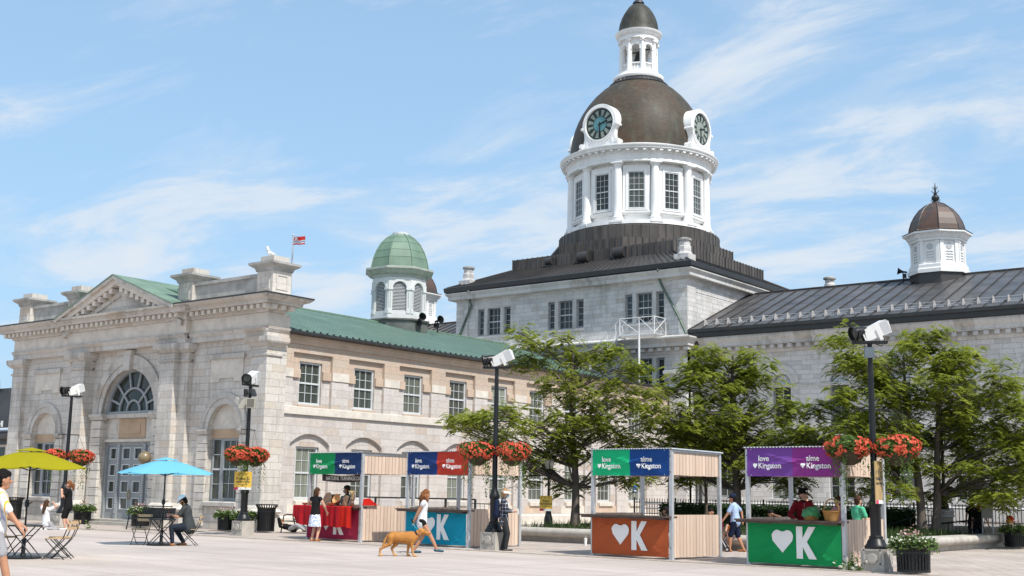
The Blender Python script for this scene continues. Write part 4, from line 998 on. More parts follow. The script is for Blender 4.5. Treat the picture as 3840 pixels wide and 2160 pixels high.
def leafbox(name, label, x0, x1, y0, y1, z0, z1, n, mt, s=.07):
    h = thing(name, label, 'hedge', ((x0+x1)/2, y0, z0)); b = MB(); rg = random.Random(n)
    b.box(x0+.08, x1-.08, y0+.08, y1-.08, z0, z1-.08, HEDGE)
    for i in range(n):
        f_ = rg.random()
        if f_ < .5: c = V((rg.uniform(x0, x1), y0+rg.gauss(.02, .04), rg.uniform(z0, z1)))
        elif f_ < .8: c = V((rg.uniform(x0, x1), rg.uniform(y0, y1), z1+rg.gauss(-.02, .05)))
        else: c = V((rg.choice((x0, x1))+rg.gauss(0, .03), rg.uniform(y0, y1), rg.uniform(z0, z1)))
        leafquad(b, c, s*rg.uniform(.7, 1.4), rg, mt)
    b.build('foliage', h)
def leafquad(b, c, s, rg, mt, up=.4, asp=.5):
    a = V((rg.gauss(0, 1), rg.gauss(0, 1), rg.gauss(0, up))).normalized(); n = V((rg.gauss(0, 1), rg.gauss(0, 1), rg.gauss(0, 1)+.5)); w_ = a.cross(n).normalized()*s*asp; a = a*s
    b.add([c-a, c+w_, c+a, c-w_], [(0, 1, 2, 3)], mt)
leafbox('hedge', 'clipped dark green hedge in front of the iron railing', -27.5, -16.6, 46.1, 46.8, .3, 1.22, 5200, HEDGE)
bo = thing('concrete_bollard', 'round concrete pillar with steel cap carrying a black lamp base', 'bollard', (-15.18, 46, 0)); b = MB()
b.lathe([(.30, 0), (.30, .98)], (-15.18, 46, 0), CONC, 24); b.build('shaft', bo, 40)
b = MB(); b.lathe([(.33, .98), (.35, 1.0), (.35, 1.06), (.33, 1.10), (.33, 1.12), (.35, 1.16), (.35, 1.22), (.30, 1.27)], (-15.18, 46, 0), STEEL, 24); b.build('cap', bo, 40)
lp = thing('lamp_post', 'black lamp post standing on the round concrete pillar behind the trees', 'lamp', (-15.18, 46, 1.27)); b = MB()
b.lathe([(.17, 0), (.17, .1), (.14, .14), (.11, .35), (.08, .52), (.06, .6), (.06, 2.6)], (0, 0, 0), IRON, 14); b.build('post', lp, 50, False)
b = MB(); b.lathe([(.08, 2.6), (.14, 2.65), (.2, 3.1), (.24, 3.12), (.05, 3.4)], (0, 0, 0), IRON, 8); b.build('lantern', lp, None, False)
gl = M('thin clear glass', (.75, .80, .80), .05, .02, 2., alpha=.16)
gp = thing('glass_balustrade', 'glass balustrade with dark steel posts behind the first two stalls', 'railing', (-30, 31.5, 0)); b = MB()
b.tube([(-32.2, 31.5, 1.37), (-25.9, 31.5, 1.37)], .03, COPE)
for x in (-32.2, -30.5, -28.35, -27.2, -25.9): b.box(x-.03, x+.03, 31.47, 31.53, 0, 1.37, COPE); b.cbox((x, 31.44, .98), (.12, .05, .18), COPE)
b.build('frame', gp); b = MB()
for a, c in ((-32.1, -30.6), (-30.4, -28.45), (-28.25, -26.)): b.box(a, c, 31.495, 31.505, .2, 1.28, gl)
b.build('panel', gp)
bf = thing('steel_barrier', 'low steel crowd barrier sloping down behind the blue bannered stall', 'barrier', (-26, 32.4, 0)); b = MB()
b.tube([(-26.9, 32.4, 0), (-26.9, 32.4, 1.22), (-25.7, 32.4, 1.22), (-24.8, 32.4, .98), (-24.8, 32.4, 0)], .022, IRON)
for i in range(11): x = -26.8+i*.19; b.tube([(x, 32.4, .25), (x, 32.4, 1.21 if x < -25.7 else 1.21-(x+25.7)*.26)], .009, IRON, 4)
b.tube([(-26.9, 32.4, .25), (-24.8, 32.4, .25)], .015, IRON); b.build('frame', bf)
# ================================================================== spotlight poles
def basket(c, label, seed, r=.46, white=False):
    rg = random.Random(seed); t = thing('flower_basket', label, 'flower basket', c, 0, 'hanging baskets of red flowers')
    b = MB(); b.lathe([(.08, -.42), (.24, -.34), (.34, -.12), (.36, -.02)], (0, 0, 0), M('basket liner', (.05, .04, .02), .9, .3, 8), 14); b.build('basket', t, 50, False)
    wob = [(V((rg.gauss(0, 1), rg.gauss(0, 1), rg.gauss(0, .6))).normalized(), rg.uniform(-.16, .20)) for _ in range(9)]
    def rad_(d): return r*(1+sum(a_*max(0, d.dot(w_))**4 for w_, a_ in wob))
    b = MB()
    for i in range(1500):
        d = V((rg.gauss(0, 1), rg.gauss(0, 1), rg.gauss(0, 1))).normalized(); q = rg.uniform(.70, 1.04)*rad_(d)
        leafquad(b, V((d.x*q, d.y*q, d.z*q*(.55 if d.z > 0 else .62))), .05*rg.uniform(.7, 1.3), rg, LEAF)
    for i in range(22):
        a = rg.uniform(0, 6.28); L = rg.choice((.2, .25, .35, .5, .7, 1.1)); x, y = r*rg.uniform(.5, .95)*cos(a), r*rg.uniform(.5, .95)*sin(a); n = int(L/.032)
        for j in range(n):
            x += rg.gauss(0, .010); y += rg.gauss(0, .010); leafquad(b, V((x+rg.gauss(0, .028), y+rg.gauss(0, .028), -.22-L*j/n)), .034*rg.uniform(.6, 1.4), rg, LEAF, 1.)
    b.build('foliage', t, None, False)
    b = MB(); cs = []
    for i in range(95):
        d = V((rg.gauss(0, 1), rg.gauss(0, 1), rg.gauss(.05, .8))).normalized(); cs.append(d)
    for i in range(640):
        d = (rg.choice(cs)+V((rg.gauss(0, .10), rg.gauss(0, .10), rg.gauss(0, .10)))).normalized()
        if d.z < -.8: continue
        q = rg.uniform(.95, 1.12)*rad_(d); c_ = V((d.x*q, d.y*q, d.z*q*(.58 if d.z > 0 else .66))); e1 = d.cross(V((rg.gauss(0, 1), rg.gauss(0, 1), rg.gauss(0, 1)))).normalized(); e2 = d.cross(e1); s = rg.uniform(.018, .040)
        b.add([c_+e1*s*cos(x)+e2*s*sin(x)+d*(0 if i2 % 2 else .014) for i2, x in enumerate([2*pi*j/6 for j in range(6)])], [(0, 1, 2, 3, 4, 5)], REDF)
    b.build('flowers', t, None, False)
    return t
HOUS = M('white lamp housing', (.72, .72, .70), .4, .06, 5)
def pole(x, y, label, rz, extra, bl, seeds, one=False):
    t = thing('spotlight_pole', label, 'lamp post', (x, y, 0), 0, 'black spotlight poles on concrete plinths')
    b = MB(); b.box(-.27, .27, -.27, .27, 0, .50, CONC)
    for u, v, w_, h in ((-.2, .17, .03, .32), (.17, .17, .03, .32), (-.2, .17, .40, .03), (-.2, .46, .40, .03)): b.box(u, u+w_, -.285, -.268, v, v+h, CONC)
    b.lathe([(.12, -.02), (.12, .02), (.09, .025)], (0, 0, 0), CONC, 20, T=Matrix.Translation((0, -.28, .29)) @ Matrix.Rotation(pi/2, 4, 'X')); b.build('plinth', t, None, False)
    b = MB(); b.lathe([(.26, .50), (.26, .56), (.22, .60), (.19, .68), (.15, .73), (.16, .76), (.12, .80), (.125, 1.42), (.15, 1.46), (.15, 1.52), (.11, 1.6), (.075, 1.75), (.07, 3.7), (.055, 5.18)], (0, 0, 0), IRON, 18); b.build('pole', t, 40, False)
    b = MB(); T = Matrix.Rotation(rz, 4, 'Z'); b.box(-.42, .42, -.03, .03, 3.62, 3.65, IRON, T); b.build('crossarm', t, None, False); b = MB(); b.box(-.40, .40, -.09, .09, 5.16, 5.22, IRON, T); b.build('lamp_bracket', t, None, False)
    if extra: b = MB(); b.box(-.14, .08, -.16, -.06, 4.82, 5.06, M('blue grey box', (.10, .13, .15), .5, .1, 3), T); b.build('junction_box', t, None, False)
    # projector (white housing) and round black spot
    b = MB(); Tq = T @ Matrix.Translation((.16, .05, 5.46)) @ Matrix.Rotation(rad(-24), 4, 'Y') @ Matrix.Rotation(rad(8), 4, 'X')
    b.prism([(-.30, -.13), (.30, -.15), (.33, .12), (.20, .19), (-.26, .15)], lambda u, v, d: (u, d, v), -.14, .14, HOUS, Tq)
    b.box(-.335, -.30, -.15, .15, -.15, .16, HOUS, Tq)
    for i in range(7): b.box(.12+i*.028, .132+i*.028, -.147, .147, -.12, .165, PALEP, Tq)
    for s in (-.165, .155): b.box(-.02, .06, s, s+.012, -.22, .06, HOUS, Tq)
    b.lathe([(.10, 0), (.10, .03)], (0, 0, 0), IRON, 16, T=Tq @ Matrix.Translation((-.34, 0, .0)) @ Matrix.Rotation(-pi/2, 4, 'Y')); b.build('projector', t, 30, False)
    b = MB(); Ts = T @ Matrix.Translation((-.24, -.02, 5.42)) @ Matrix.Rotation(rad(-104), 4, 'Y') @ Matrix.Rotation(rad(22), 4, 'X')
    b.lathe([(.09, -.22), (.13, -.12), (.14, .12), (.17, .14), (.18, .18), (.15, .18), (.14, .10)], (0, 0, 0), IRON, 18, T=Ts); b.lathe([(.145, .11), (.10, .13)], (0, 0, 0), GLD, 18, T=Ts)
    for s in (-.19, .17): b.box(-.26, -.22, s, s+.02, 5.2, 5.46, IRON, T)
    b.tube([(.02, .05, 5.2), (.3, .12, 5.12), (.36, .1, 5.28), (.3, .08, 5.4)], .012, IRON, 5, T); b.build('spotlight', t, 40, False)
    d = V((cos(rz), sin(rz), 0))
    for i, (s, lb) in enumerate(zip((-.52, .52), bl)):
        c = V((x, y, 2.78))+d*s*(1 if not one else .35); bk = basket(c, lb, seeds+i)
        wb = MB(); 
        for q in (-.25, .25): wb.tube([(q, 0, 0), (.0-s*.25, 0, .84)], .006, IRON, 4, Matrix.Rotation(rz, 4, 'Z'))
        wb.build('wire', bk, None, False)
    return t
CAMR = y_
pole(-44.35, 27.9, 'black spotlight pole beside the yellow umbrella', rad(66), False, ['red flower basket on the pole beside the yellow umbrella, partly behind its canopy', 'red flower basket on the pole beside the yellow umbrella, clear of its canopy'], 11)
p2 = pole(-33.3, 27.9, 'black spotlight pole with two loudspeakers and a yellow poster', rad(106), False, ['red flower basket above the yellow poster, nearer of the overlapping pair', 'red flower basket above the yellow poster, farther of the overlapping pair'], 21)
pole(-21.78, 27.35, 'black spotlight pole between the blue banner stall and the woman in a plaid shirt', rad(24), False, ['red flower basket beside the red banner of the second stall', 'red flower basket above the woman in the white visor'], 31)
pole(-10.49, 27.05, 'black spotlight pole with a grey box beside the purple banner stall', rad(30), True, ['red flower basket touching the purple banner', 'red flower basket hanging before the rightmost tree'], 41)
BEIGE = M('beige loudspeaker case', (.42, .40, .33), .5, .1, 4)
for s, az, lb in ((-1, rad(195), 'beige box loudspeaker on the pole, facing left'), (1, rad(-60), 'beige box loudspeaker on the pole, facing the square')):
    t = thing('box_loudspeaker', lb, 'loudspeaker', (-33.3+s*.19, 27.85, 4.55), az); b = MB(); b.prism([(-.10, -.13), (.14, -.16), (.14, .16), (-.10, .13)], lambda u, v, d: (u, v, d), -.17, .17, BEIGE); b.box(.141, .15, -.13, .13, -.14, .14, M('speaker grille', (.14, .13, .11), .7, .1, 40)); b.build('case', t, None, False)
for s, az, lb in ((-1, rad(215), 'small dark floodlight above the loudspeakers, facing left'), (1, rad(20), 'small dark floodlight above the loudspeakers, tilted right')):
    t = thing('floodlight', lb, 'floodlight', (-33.3+s*.17, 27.88, 4.92), az); b = MB(); b.cbox((.02, 0, 0), (.10, .22, .26), COPE, (0, -.4 if s > 0 else 0, 0)); b.tube([(-.15, 0, -.05), (0, 0, 0)], .02, IRON); b.build('lamp', t, None, False)
YEL = M('yellow poster', (.78, .50, .07), .5, .05, 2); MAG = M('magenta logo patch', (.62, .03, .13), .5, .05, 2); INK = M('dark ink', (.05, .045, .04), .6, .1, 5)
def poster(loc, rz, lines, label, w_=.66, h=.62, YEL=YEL):
    t = thing('poster_sign', label, 'sign', loc, rz, 'yellow posters strapped to lamp posts'); b = MB(); fn = front(0); b.prism(rect(-w_/2, w_/2, -h/2, h/2), fn, 0, .02, YEL)
    b.prism(rect(-w_/2, w_/2, -h/2, -h/2+.08), fn, -.004, .0, WHITE); b.prism(rect(-w_/2, -w_/2+.16, -h/2, -h/2+.08), fn, -.008, -.0041, MAG)
    for q in range(9): x = -.2+q*.05; b.prism(rect(x, x+.018, .17+.04*(q % 3), .24+.03*(q % 2)), fn, -.003, .0, INK)
    for (s, z, sz) in lines: b.text(s, sz, lambda u, v, d, z=z: (u, d, v+z), INK, 0, .02, th=.003)
    b.prism(rect(-.24, .24, .12, .124), fn, -.003, 0, INK)
    b.build('panel', t, None, False); return t
poster((-33.27, 27.76, 1.87), rad(22), [('Profitez du', .03, .115), ('centre-ville', -.07, .115), ('en gardant votre', -.135, .05), ('distance', -.19, .05)], 'yellow poster on the pole with two loudspeakers')
poster((-26.9, 36.86, 1.24), rad(12), [('Enjoy', .05, .12), ('Downtown', -.05, .115), ('AT A DISTANCE', -.12, .05)], 'yellow poster on the lantern post in front of the stone wing', .5, .56)
poster((-10.33, 26.93, 1.98), rad(93), [('Profitez du', .05, .1), ('centre-ville', -.05, .1)], 'tan yellow poster seen edge on, strapped to the pole beside the purple banner', .5, .95, M('shaded tan poster', (.42, .29, .13), .6, .08, 3))  # poster yellow darkened to tan, painting in the dimmer light on this face
# old style lantern post in the planting bed
t = thing('lantern_post', 'old style black lantern post standing in the planter', 'lamp', (-26.88, 37., .38)); b = MB()
b.lathe([(.30, 0), (.30, .08), (.17, .1), (.16, .3), (.12, .45), (.09, .62), (.06, .66), (.045, 1.3), (.04, 1.85), (.06, 1.9), (.04, 1.95)], (0, 0, 0), IRON, 16); b.build('post', t, 45, False)
b = MB()
for i in range(4): a = pi/4+pi/2*i; b.tube([(.04*cos(a), .04*sin(a), 1.93), (.14*cos(a), .14*sin(a), 2.02), (.12*cos(a), .12*sin(a), 2.12), (.24*cos(a), .24*sin(a), 2.52)], .014, IRON, 5)
b.lathe([(.27, 2.52), (.29, 2.55), (.12, 2.72), (.05, 2.76), (.02, 2.86)], (0, 0, 0), IRON, 4, pi/4); b.lathe([(.11, 2.10), (.13, 2.13)], (0, 0, 0), IRON, 4, pi/4); b.build('lantern', t, None, False)
b = MB(); b.lathe([(.115, 2.14), (.225, 2.5)], (0, 0, 0), M('frosted lantern glass', (.6, .6, .55), .3, .1, 3, alpha=.55), 4, pi/4); b.build('pane', t, None, False)
t = thing('globe_lamp', 'twin globe street lamp half hidden among the branches', 'lamp', (-17.06, 45., .3)); b = MB(); b.tube([(0, 0, 0), (0, 0, 1.5)], .045, IRON)
for s in (-1, 1): b.tube([(0, 0, 1.25), (s*.2, s*.1, 1.2), (s*.32, s*.12, 1.36)], .025, IRON); b.lathe([(.05, 1.36), (.09, 1.46)], (s*.32, s*.12, 0), IRON, 10)
b.build('post', t, 40, False)
for s in (-1, 1): b = MB(); b.ell((s*.32, s*.12, 1.60), (.15, .15, .16), WHITE); b.build('globe', t, 180, False)
t = thing('globe_lamp', 'brass tinted globe wall lamp beside the double doors', 'lamp', (-42.75, 30.45, 2.78)); b = MB(); b.ell((0, 0, 0), (.27, .27, .27), M('amber globe glass', (.20, .155, .085), .25, .25, 3, spec=.7), 20, 14); b.build('globe', t, 180, False)
b = MB(); b.tube([(0, .05, -.27), (0, .12, -.38), (0, .6, -.38)], .03, IRON); b.build('bracket', t, None, False)
# flag and gull
t = thing('flagpole', 'thin grey flagpole rising behind the pavilion parapet', 'flagpole', (-36.74, 32.6, 8.8)); b = MB(); b.tube([(0, 0, 0), (0, 0, 3.02)], [.035, .025], STEEL, 8); b.ell((0, 0, 3.05), (.045, .045, .045), STEEL); b.build('pole', t, 50, False)
FR = M('red flag cloth', (.62, .035, .03), .8, .08, 3, trans=.3); FB = M('blue flag cloth', (.06, .10, .30), .8, .08, 3); FWH = M('white flag cloth', (.75, .75, .75), .8, .05, 3, trans=.3)
t = thing('flag', 'small red flag with white patch and wavy blue stripe', 'flag', (-36.7, 32.6, 11.34)); b = MB(); nx = 16
def fp(u, v, d=0): return (u*.76, .07*sin(u*7)*u+d-.2*u, .25+(v-.15)*.62-.17*u*u*.6+.04*sin(u*6+1)*u)
def fstrip(z0, z1, m, u0, u1, d):
    for i in range(nx):
        a, c = u0+(u1-u0)*i/nx, u0+(u1-u0)*(i+1)/nx; wv = lambda u, z: z+(.02*sin(u*14) if 0 < z < .25 else 0)
        b.add([fp(a, wv(a, z0), d), fp(c, wv(c, z0), d), fp(c, wv(c, z1), d), fp(a, wv(a, z1), d)], [(0, 1, 2, 3)], m)
for z0, z1, m in ((-.12, -.03, FR), (-.03, .04, FWH), (.04, .10, FB), (.10, .16, FWH), (.16, .42, FR)): fstrip(z0, z1, m, 0, 1.12, 0)
fstrip(.19, .38, FWH, .12, .48, -.012); fstrip(.24, .33, FR, .62, .72, -.012); b.build('cloth', t, 180, False)
t = thing('gull', 'white gull standing on the tallest stone pedestal', 'bird', (-36.6, 31.3, 10.70), rad(15)); b = MB()
b.ell((0, 0, .17), (.18, .085, .10), WHITE, T=Matrix.Translation((-.07, 0, .0)) @ Matrix.Rotation(rad(34), 4, 'Y')); b.ell((-.13, 0, .40), (.058, .05, .055), WHITE); b.tube([(-.08, 0, .26), (-.13, 0, .40)], [.075, .045], WHITE, 10); b.tube([(-.17, 0, .40), (-.24, 0, .385)], [.018, .006], YEL); b.ell((.05, 0, .20), (.15, .092, .06), PALEP, T=Matrix.Translation((-.05, 0, 0)) @ Matrix.Rotation(rad(34), 4, 'Y')); b.tube([(.12, 0, .13), (.30, 0, .10)], [.05, .012], PALEP)
for s in (-.03, .03): b.tube([(0, s, 0), (0, s, .12)], .01, YEL, 5)
b.build('body', t, 180, False)
# ================================================================== slatted bins, planters, benches
def slats(b, n, H, r0, r1, rt, m):
    for i in range(n):
        a = 2*pi*i/n; T = Matrix.Rotation(a, 4, 'Z'); pr = [(r0, .05), (r1, H*.78), (r1+.01, H*.86), (rt, H)]; w_ = .6*pi*r0/n
        for (ra, za), (rb, zb) in zip(pr, pr[1:]): b.add([(ra, -w_, za), (ra, w_, za), (rb, w_, zb), (rb, -w_, zb), (ra-.02, -w_, za), (ra-.02, w_, za), (rb-.02, w_, zb), (rb-.02, -w_, zb)], [(0, 1, 2, 3), (7, 6, 5, 4), (0, 3, 7, 4), (1, 5, 6, 2)], m, T)
    for z, r in ((.08, r0+.008), (H*.76, r1+.008)): b.lathe([(r, z-.03), (r, z+.03)], (0, 0, 0), m, 32, cap=False)
    b.lathe([(rt-.03, H-.01), (rt+.01, H+.005), (rt-.03, H+.02)], (0, 0, 0), m, 32, cap=False); b.lathe([(r0-.04, .06), (r1-.05, H*.9)], (0, 0, 0), INK, 20)
def bin_(x, y, label):
    t = thing('litter_bin', label, 'bin', (x, y, 0), 0, 'black slatted litter bins'); b = MB(); slats(b, 26, 1.02, .31, .33, .42, IRON); b.build('slats', t, None, False); return t
bin_(-35.0, 30.4, 'black slatted litter bin with flared rim beside the wing corner'); bin_(-51.75, 30.1, 'black slatted litter bin beneath the left niche window')
def planter(x, y, label, sc, seed, grp='slatted flower planters'):
    rg = random.Random(seed); t = thing('flower_planter', label, 'planter', (x, y, 0), 0, grp); t.scale = (sc, sc, sc); b = MB(); slats(b, 30, .62, .345, .36, .48, IRON); b.build('tub', t, None, False)
    b = MB()
    for i in range(1300):
        a = rg.uniform(0, 6.28); r = .52*math.sqrt(rg.random())*rg.uniform(.9, 1.12); leafquad(b, V((r*cos(a), r*sin(a), .66+rg.gauss(0, .05)+.10*(1-r/.55)-(.12*rg.random() if r > .48 else 0))), .045*rg.uniform(.6, 1.5), rg, LEAF)
    b.build('foliage', t, None, False); b = MB()
    for i in range(110):
        a = rg.uniform(0, 6.28); r = .52*math.sqrt(rg.random()); c = V((r*cos(a), r*sin(a), .74+rg.gauss(0, .04)+.08*(1-r/.5)))
        for q in range(2): leafquad(b, c, .026, rg, WHF, .3, .9)
    for i in range(60):
        a = rg.uniform(0, 6.28); r = .25*math.sqrt(rg.random()); c = V((r*cos(a)-.05, r*sin(a), .80+abs(rg.gauss(0, .09)))); leafquad(b, c, .028, rg, PINKF, .3, .9)
    b.build('flowers', t, None, False); return t
planter(-9.55, 26.75, 'black slatted flower planter nearest the camera, right of the purple banner stall', 1., 1)
planter(-12.2, 44.2, 'black slatted flower planter at the far end of the low wall', 1., 2)
planter(-41.55, 29.6, 'black slatted flower planter behind the bench by the doors', 1.0, 3)
planter(-36.75, 30.0, 'black flower planter left of the yellow poster pole', .95, 4)
planter(-35.75, 30.0, 'black flower planter right of the yellow poster pole', .95, 5)
planter(-46.2, 30.0, 'black flower planter behind the woman dressed in black', 1., 6)
def bench(x, y, rz, label):
    t = thing('park_bench', label, 'bench', (x, y, 0), rz, 'black slatted benches'); b = MB()
    for i in range(22): u = -.85+i*1.7/21; b.box(u-.025, u+.025, .30, .325, .45, .88, IRON, Matrix.Rotation(rad(-8), 4, 'X'))
    b.box(-.88, .88, .23, .27, .86, .90, IRON); b.box(-.88, .88, .235, .265, .46, .50, IRON); b.build('backrest', t, None, False)
    b = MB()
    for i in range(22): u = -.85+i*1.7/21; b.box(u-.025, u+.025, -.28, .24, .42, .445, IRON)
    b.tube([(-.88, -.28, .43), (.88, -.28, .43)], .02, IRON); b.build('seat', t, None, False)
    for s in (-.88, .88):
        b = MB(); b.tube([(s, -.34, 0), (s, -.26, .42), (s, -.24, .62), (s, -.1, .68), (s, .18, .66), (s, .22, .5), (s, .26, .42), (s, .36, 0)], .024, IRON, 7); b.build('leg', t, None, False)
    return t
bench(-39.0, 28.2, rad(6), 'black slatted bench behind the blue umbrella table'); bench(-33.85, 31.2, rad(-4), 'black slatted bench between the litter bin and the red stall')
# ================================================================== cafe tables, umbrellas, chairs
def umbrella(x, y, label, c, rz, seed):
    t = thing('patio_umbrella', label, 'umbrella', (x, y, 0), rz); b = MB()
    b.lathe([(.40, .0), (.40, .03), (.34, .05), (.08, .07), (.06, .10), (.045, .11), (.045, .42), (.03, .44)], (0, 0, 0), IRON, 28); b.build('base', t, 40, False)
    b = MB(); b.tube([(0, 0, .1), (0, 0, 2.36)], .021, IRON, 10); b.lathe([(.02, 1.12), (.05, 1.14), (.05, 1.22), (.03, 1.28)], (0, 0, 0), IRON, 12); b.tube([(.05, 0, 1.19), (.13, 0, 1.23)], .01, IRON, 5); b.build('pole', t, 50, False)
    m = cloth(label.split()[0]+' umbrella canvas', c, .45, .04); n = 6; R = 1.36
    b = MB(); vs = []; fs = []; K = 8
    for j in range(K+1):
        q = j/K; r = .30+(R-.30)*q
        for i in range(n*4):
            a = 2*pi*i/(n*4); u = (i % 4)/4; rr = r*cos(pi/n)/cos(abs(u-.5)*2*pi/n); sag = .05*q*math.sin(pi*u)
            vs.append((rr*cos(a), rr*sin(a), 2.33-.33*q**1.12-sag))
    N = n*4
    for j in range(K):
        for i in range(N): fs.append((j*N+i, (j+1)*N+i, (j+1)*N+(i+1) % N, j*N+(i+1) % N))
    b.add(vs, fs, m)
    vs = []
    for z, r in ((2.44, .0), (2.37, .34), (2.35, .36)):
        for i in range(N): a = 2*pi*i/N; u = (i % 4)/4; rr = r*cos(pi/n)/cos(abs(u-.5)*2*pi/n); vs.append((rr*cos(a), rr*sin(a), z+(.012*math.sin(pi*u) if r > .35 else 0)))
    b.add(vs, [(j*N+i, (j+1)*N+i, (j+1)*N+(i+1) % N, j*N+(i+1) % N) for j in range(2) for i in range(N)], m); b.build('canopy', t, 40, False)
    for i in range(n):
        a = 2*pi*i/n; b = MB(); b.tube([(.03*cos(a), .03*sin(a), 2.31), (R*.98*cos(a), R*.98*sin(a), 1.985)], .012, IRON, 5); b.tube([(.03*cos(a), .03*sin(a), 1.93), (R*.52*cos(a), R*.52*sin(a), 2.14)], .012, IRON, 5); b.build('rib', t, None, False)
    return t
umbrella(-25.26, 14.99, 'yellow patio umbrella over the folding chairs', (.40, .365, .010), rad(28), 1); umbrella(-28.75, 21.2, 'light blue patio umbrella over the seated man', (.20, .60, .80), rad(38), 2)
def table(x, y, label):
    t = thing('cafe_table', label, 'table', (x, y, 0), rad(38), 'round folding cafe tables'); b = MB(); b.lathe([(.03, .70), (.37, .70), (.38, .712), (.37, .725), (.03, .725)], (0, 0, 0), IRON, 32, cap=False); b.build('tabletop', t, 40, False)
    for s in (-1, 1):
        b = MB()
        for q in (-.2, .2): b.tube([(-s*.30, q, .70), (s*.34, q, 0)], .013, IRON, 6)
        b.tube([(-s*.12, -.2, .5), (-s*.12, .2, .5)], .01, IRON, 5); b.tube([(s*.3, -.2, .04), (s*.3, .2, .04)], .01, IRON, 5); b.build('leg_frame', t, None, False)
    return t
table(-25.26, 14.99, 'round black cafe table under the yellow umbrella'); table(-28.75, 21.2, 'round black cafe table under the blue umbrella')
def chair_proto():
    t = thing('folding_chair', '', 'chair', (0, 0, 0), 0, 'wooden slatted folding chairs')
    b = MB()
    for i in range(6): b.box(-.20, .20, -.20+i*.07, -.145+i*.07, .445, .463, OAK)
    b.build('seat', t, None, False); b = MB()
    for z, y in ((.68, .305), (.80, .335)): b.box(-.21, .21, y-.008, y+.008, z-.035, z+.035, OAK, None)
    b.build('backrest', t, None, False)
    for s in (-.19, .19):
        b = MB(); b.tube([(s, -.24, 0), (s, .12, .36), (s, .22, .48), (s, .30, .68), (s, .345, .85)], .011, IRON, 6); b.build('leg', t, None, False)
        b = MB(); b.tube([(s*.9, .26, 0), (s*.9, -.20, .43)], .011, IRON, 6); b.build('leg', t, None, False)
    b = MB(); b.tube([(-.19, -.22, .03), (.19, -.22, .03)], .008, IRON, 5); b.tube([(-.17, .22, .05), (.17, .22, .05)], .008, IRON, 5); b.tube([(-.17, .08, .2), (.17, .08, .2)], .008, IRON, 5); b.tube([(-.2, -.2, .44), (.2, -.2, .44)], .009, IRON, 5); b.build('crossbar', t, None, False)
    return t
ch = chair_proto()
def facing(d): return math.atan2(-d[0], d[1])+pi   # turns the chair so that it faces along d (its -Y)
YB, BB = V((-25.26, 14.99)), V((-28.75, 21.2))
chairs = [(YB, .80, -.12, -.9, 'folding chair drawn up at the right of the yellow umbrella table, nearer one'), (YB, .62, .55, -.8, 'folding chair at the right of the yellow umbrella table, farther one'), (YB, -.55, -.42, 1.2, 'folding chair beside the man in the striped shirt, nearer one'), (YB, -.62, .42, 1., 'folding chair behind the man in the striped shirt, farther one'),
          (BB, -.62, .10, 0.2, 'empty folding chair left of the blue umbrella table'), (BB, .74, .05, -1., 'folding chair under the seated man in the white cap')]
r2, f2 = V((cos(y_), sin(y_))), V((-sin(y_), cos(y_)))
for i, (c, la, de, tw_, lb) in enumerate(chairs):
    q = c+r2*la+f2*de; d = -(r2*la+f2*de) if i != 4 else f2*-1.; rz = math.atan2(d.y, d.x)+pi/2
    o = ch if i == 0 else dup(ch); o.location = (q.x, q.y, 0); o.rotation_euler = (0, 0, rz); o['label'] = lb
t = thing('drink_cup', 'white takeaway cup with straw on the paving by the low wall', 'cup', (-21.93, 32.2, .004)); b = MB(); b.lathe([(.04, 0), (.052, .20), (.058, .205), (.058, .222), (.03, .23)], (0, 0, 0), WHITE, 16); b.tube([(0, 0, .22), (.01, 0, .30)], .007, WHITE, 5); b.build('cup', t, 40, False)
t = thing('drink_cup', 'clear plastic cup with red drink on the blue umbrella table', 'cup', (*(BB+r2*.16+f2*.0), .725)); b = MB(); b.lathe([(.035, 0), (.045, .13), (.05, .135), (.05, .15)], (0, 0, 0), M('pale plastic', (.72, .70, .70), .3, .1, 5), 14); b.lathe([(.041, .03), (.046, .07)], (0, 0, 0), FR, 14, cap=False); b.tube([(0, 0, .14), (.02, 0, .22)], .006, FR, 5); b.build('cup', t, 40, False)
# weeds and petunias
def tuft(x, y, label, n, fl, seed, name='weed', cat='plant'):
    rg = random.Random(seed); t = thing(name, label, cat, (x, y, .004)); b = MB()
    for i in range(n): a = rg.uniform(0, 6.28); r = abs(rg.gauss(0, .14)); leafquad(b, V((r*cos(a)*1.5, r*sin(a), abs(rg.gauss(.0, .13))+.02)), .045*rg.uniform(.6, 1.3), rg, LEAF)
    b.build('foliage', t, None, False)
    if fl:
        b = MB()
        for i in range(fl):
            c = V((rg.gauss(.02, .22), rg.gauss(-.04, .10), abs(rg.gauss(.09, .07))+.03))
            for q in range(3): leafquad(b, c, .042, rg, WHF, .3, .9)
        b.build('flowers', t, None, False)
tuft(-10.95, 26.75, 'clump of white petunias at the foot of the purple banner stall', 170, 13, 5, 'petunias', 'flowers')
tuft(-40.2, 26.4, 'small weed growing at the paving edge near the woman in black', 40, 0, 6)
t = thing('sign_easel', 'tall pale board leaning on two metal legs behind the low wall', 'sign', (-13.6, 45.75, 0), rad(-10)); b = MB(); T = Matrix.Rotation(rad(12), 4, 'X'); b.box(-.03, .36, 0, .03, 1.0, 2.25, M('pale board', (.52, .52, .48), .6, .1, 2), T); b.build('board', t, None, False); b = MB()
b.tube([(-.05, -.25, 0), (-.18, .1, 2.0)], .025, STEEL); b.tube([(.35, -.25, 0), (.20, .1, 2.05)], .025, STEEL); b.build('frame', t, None, False)
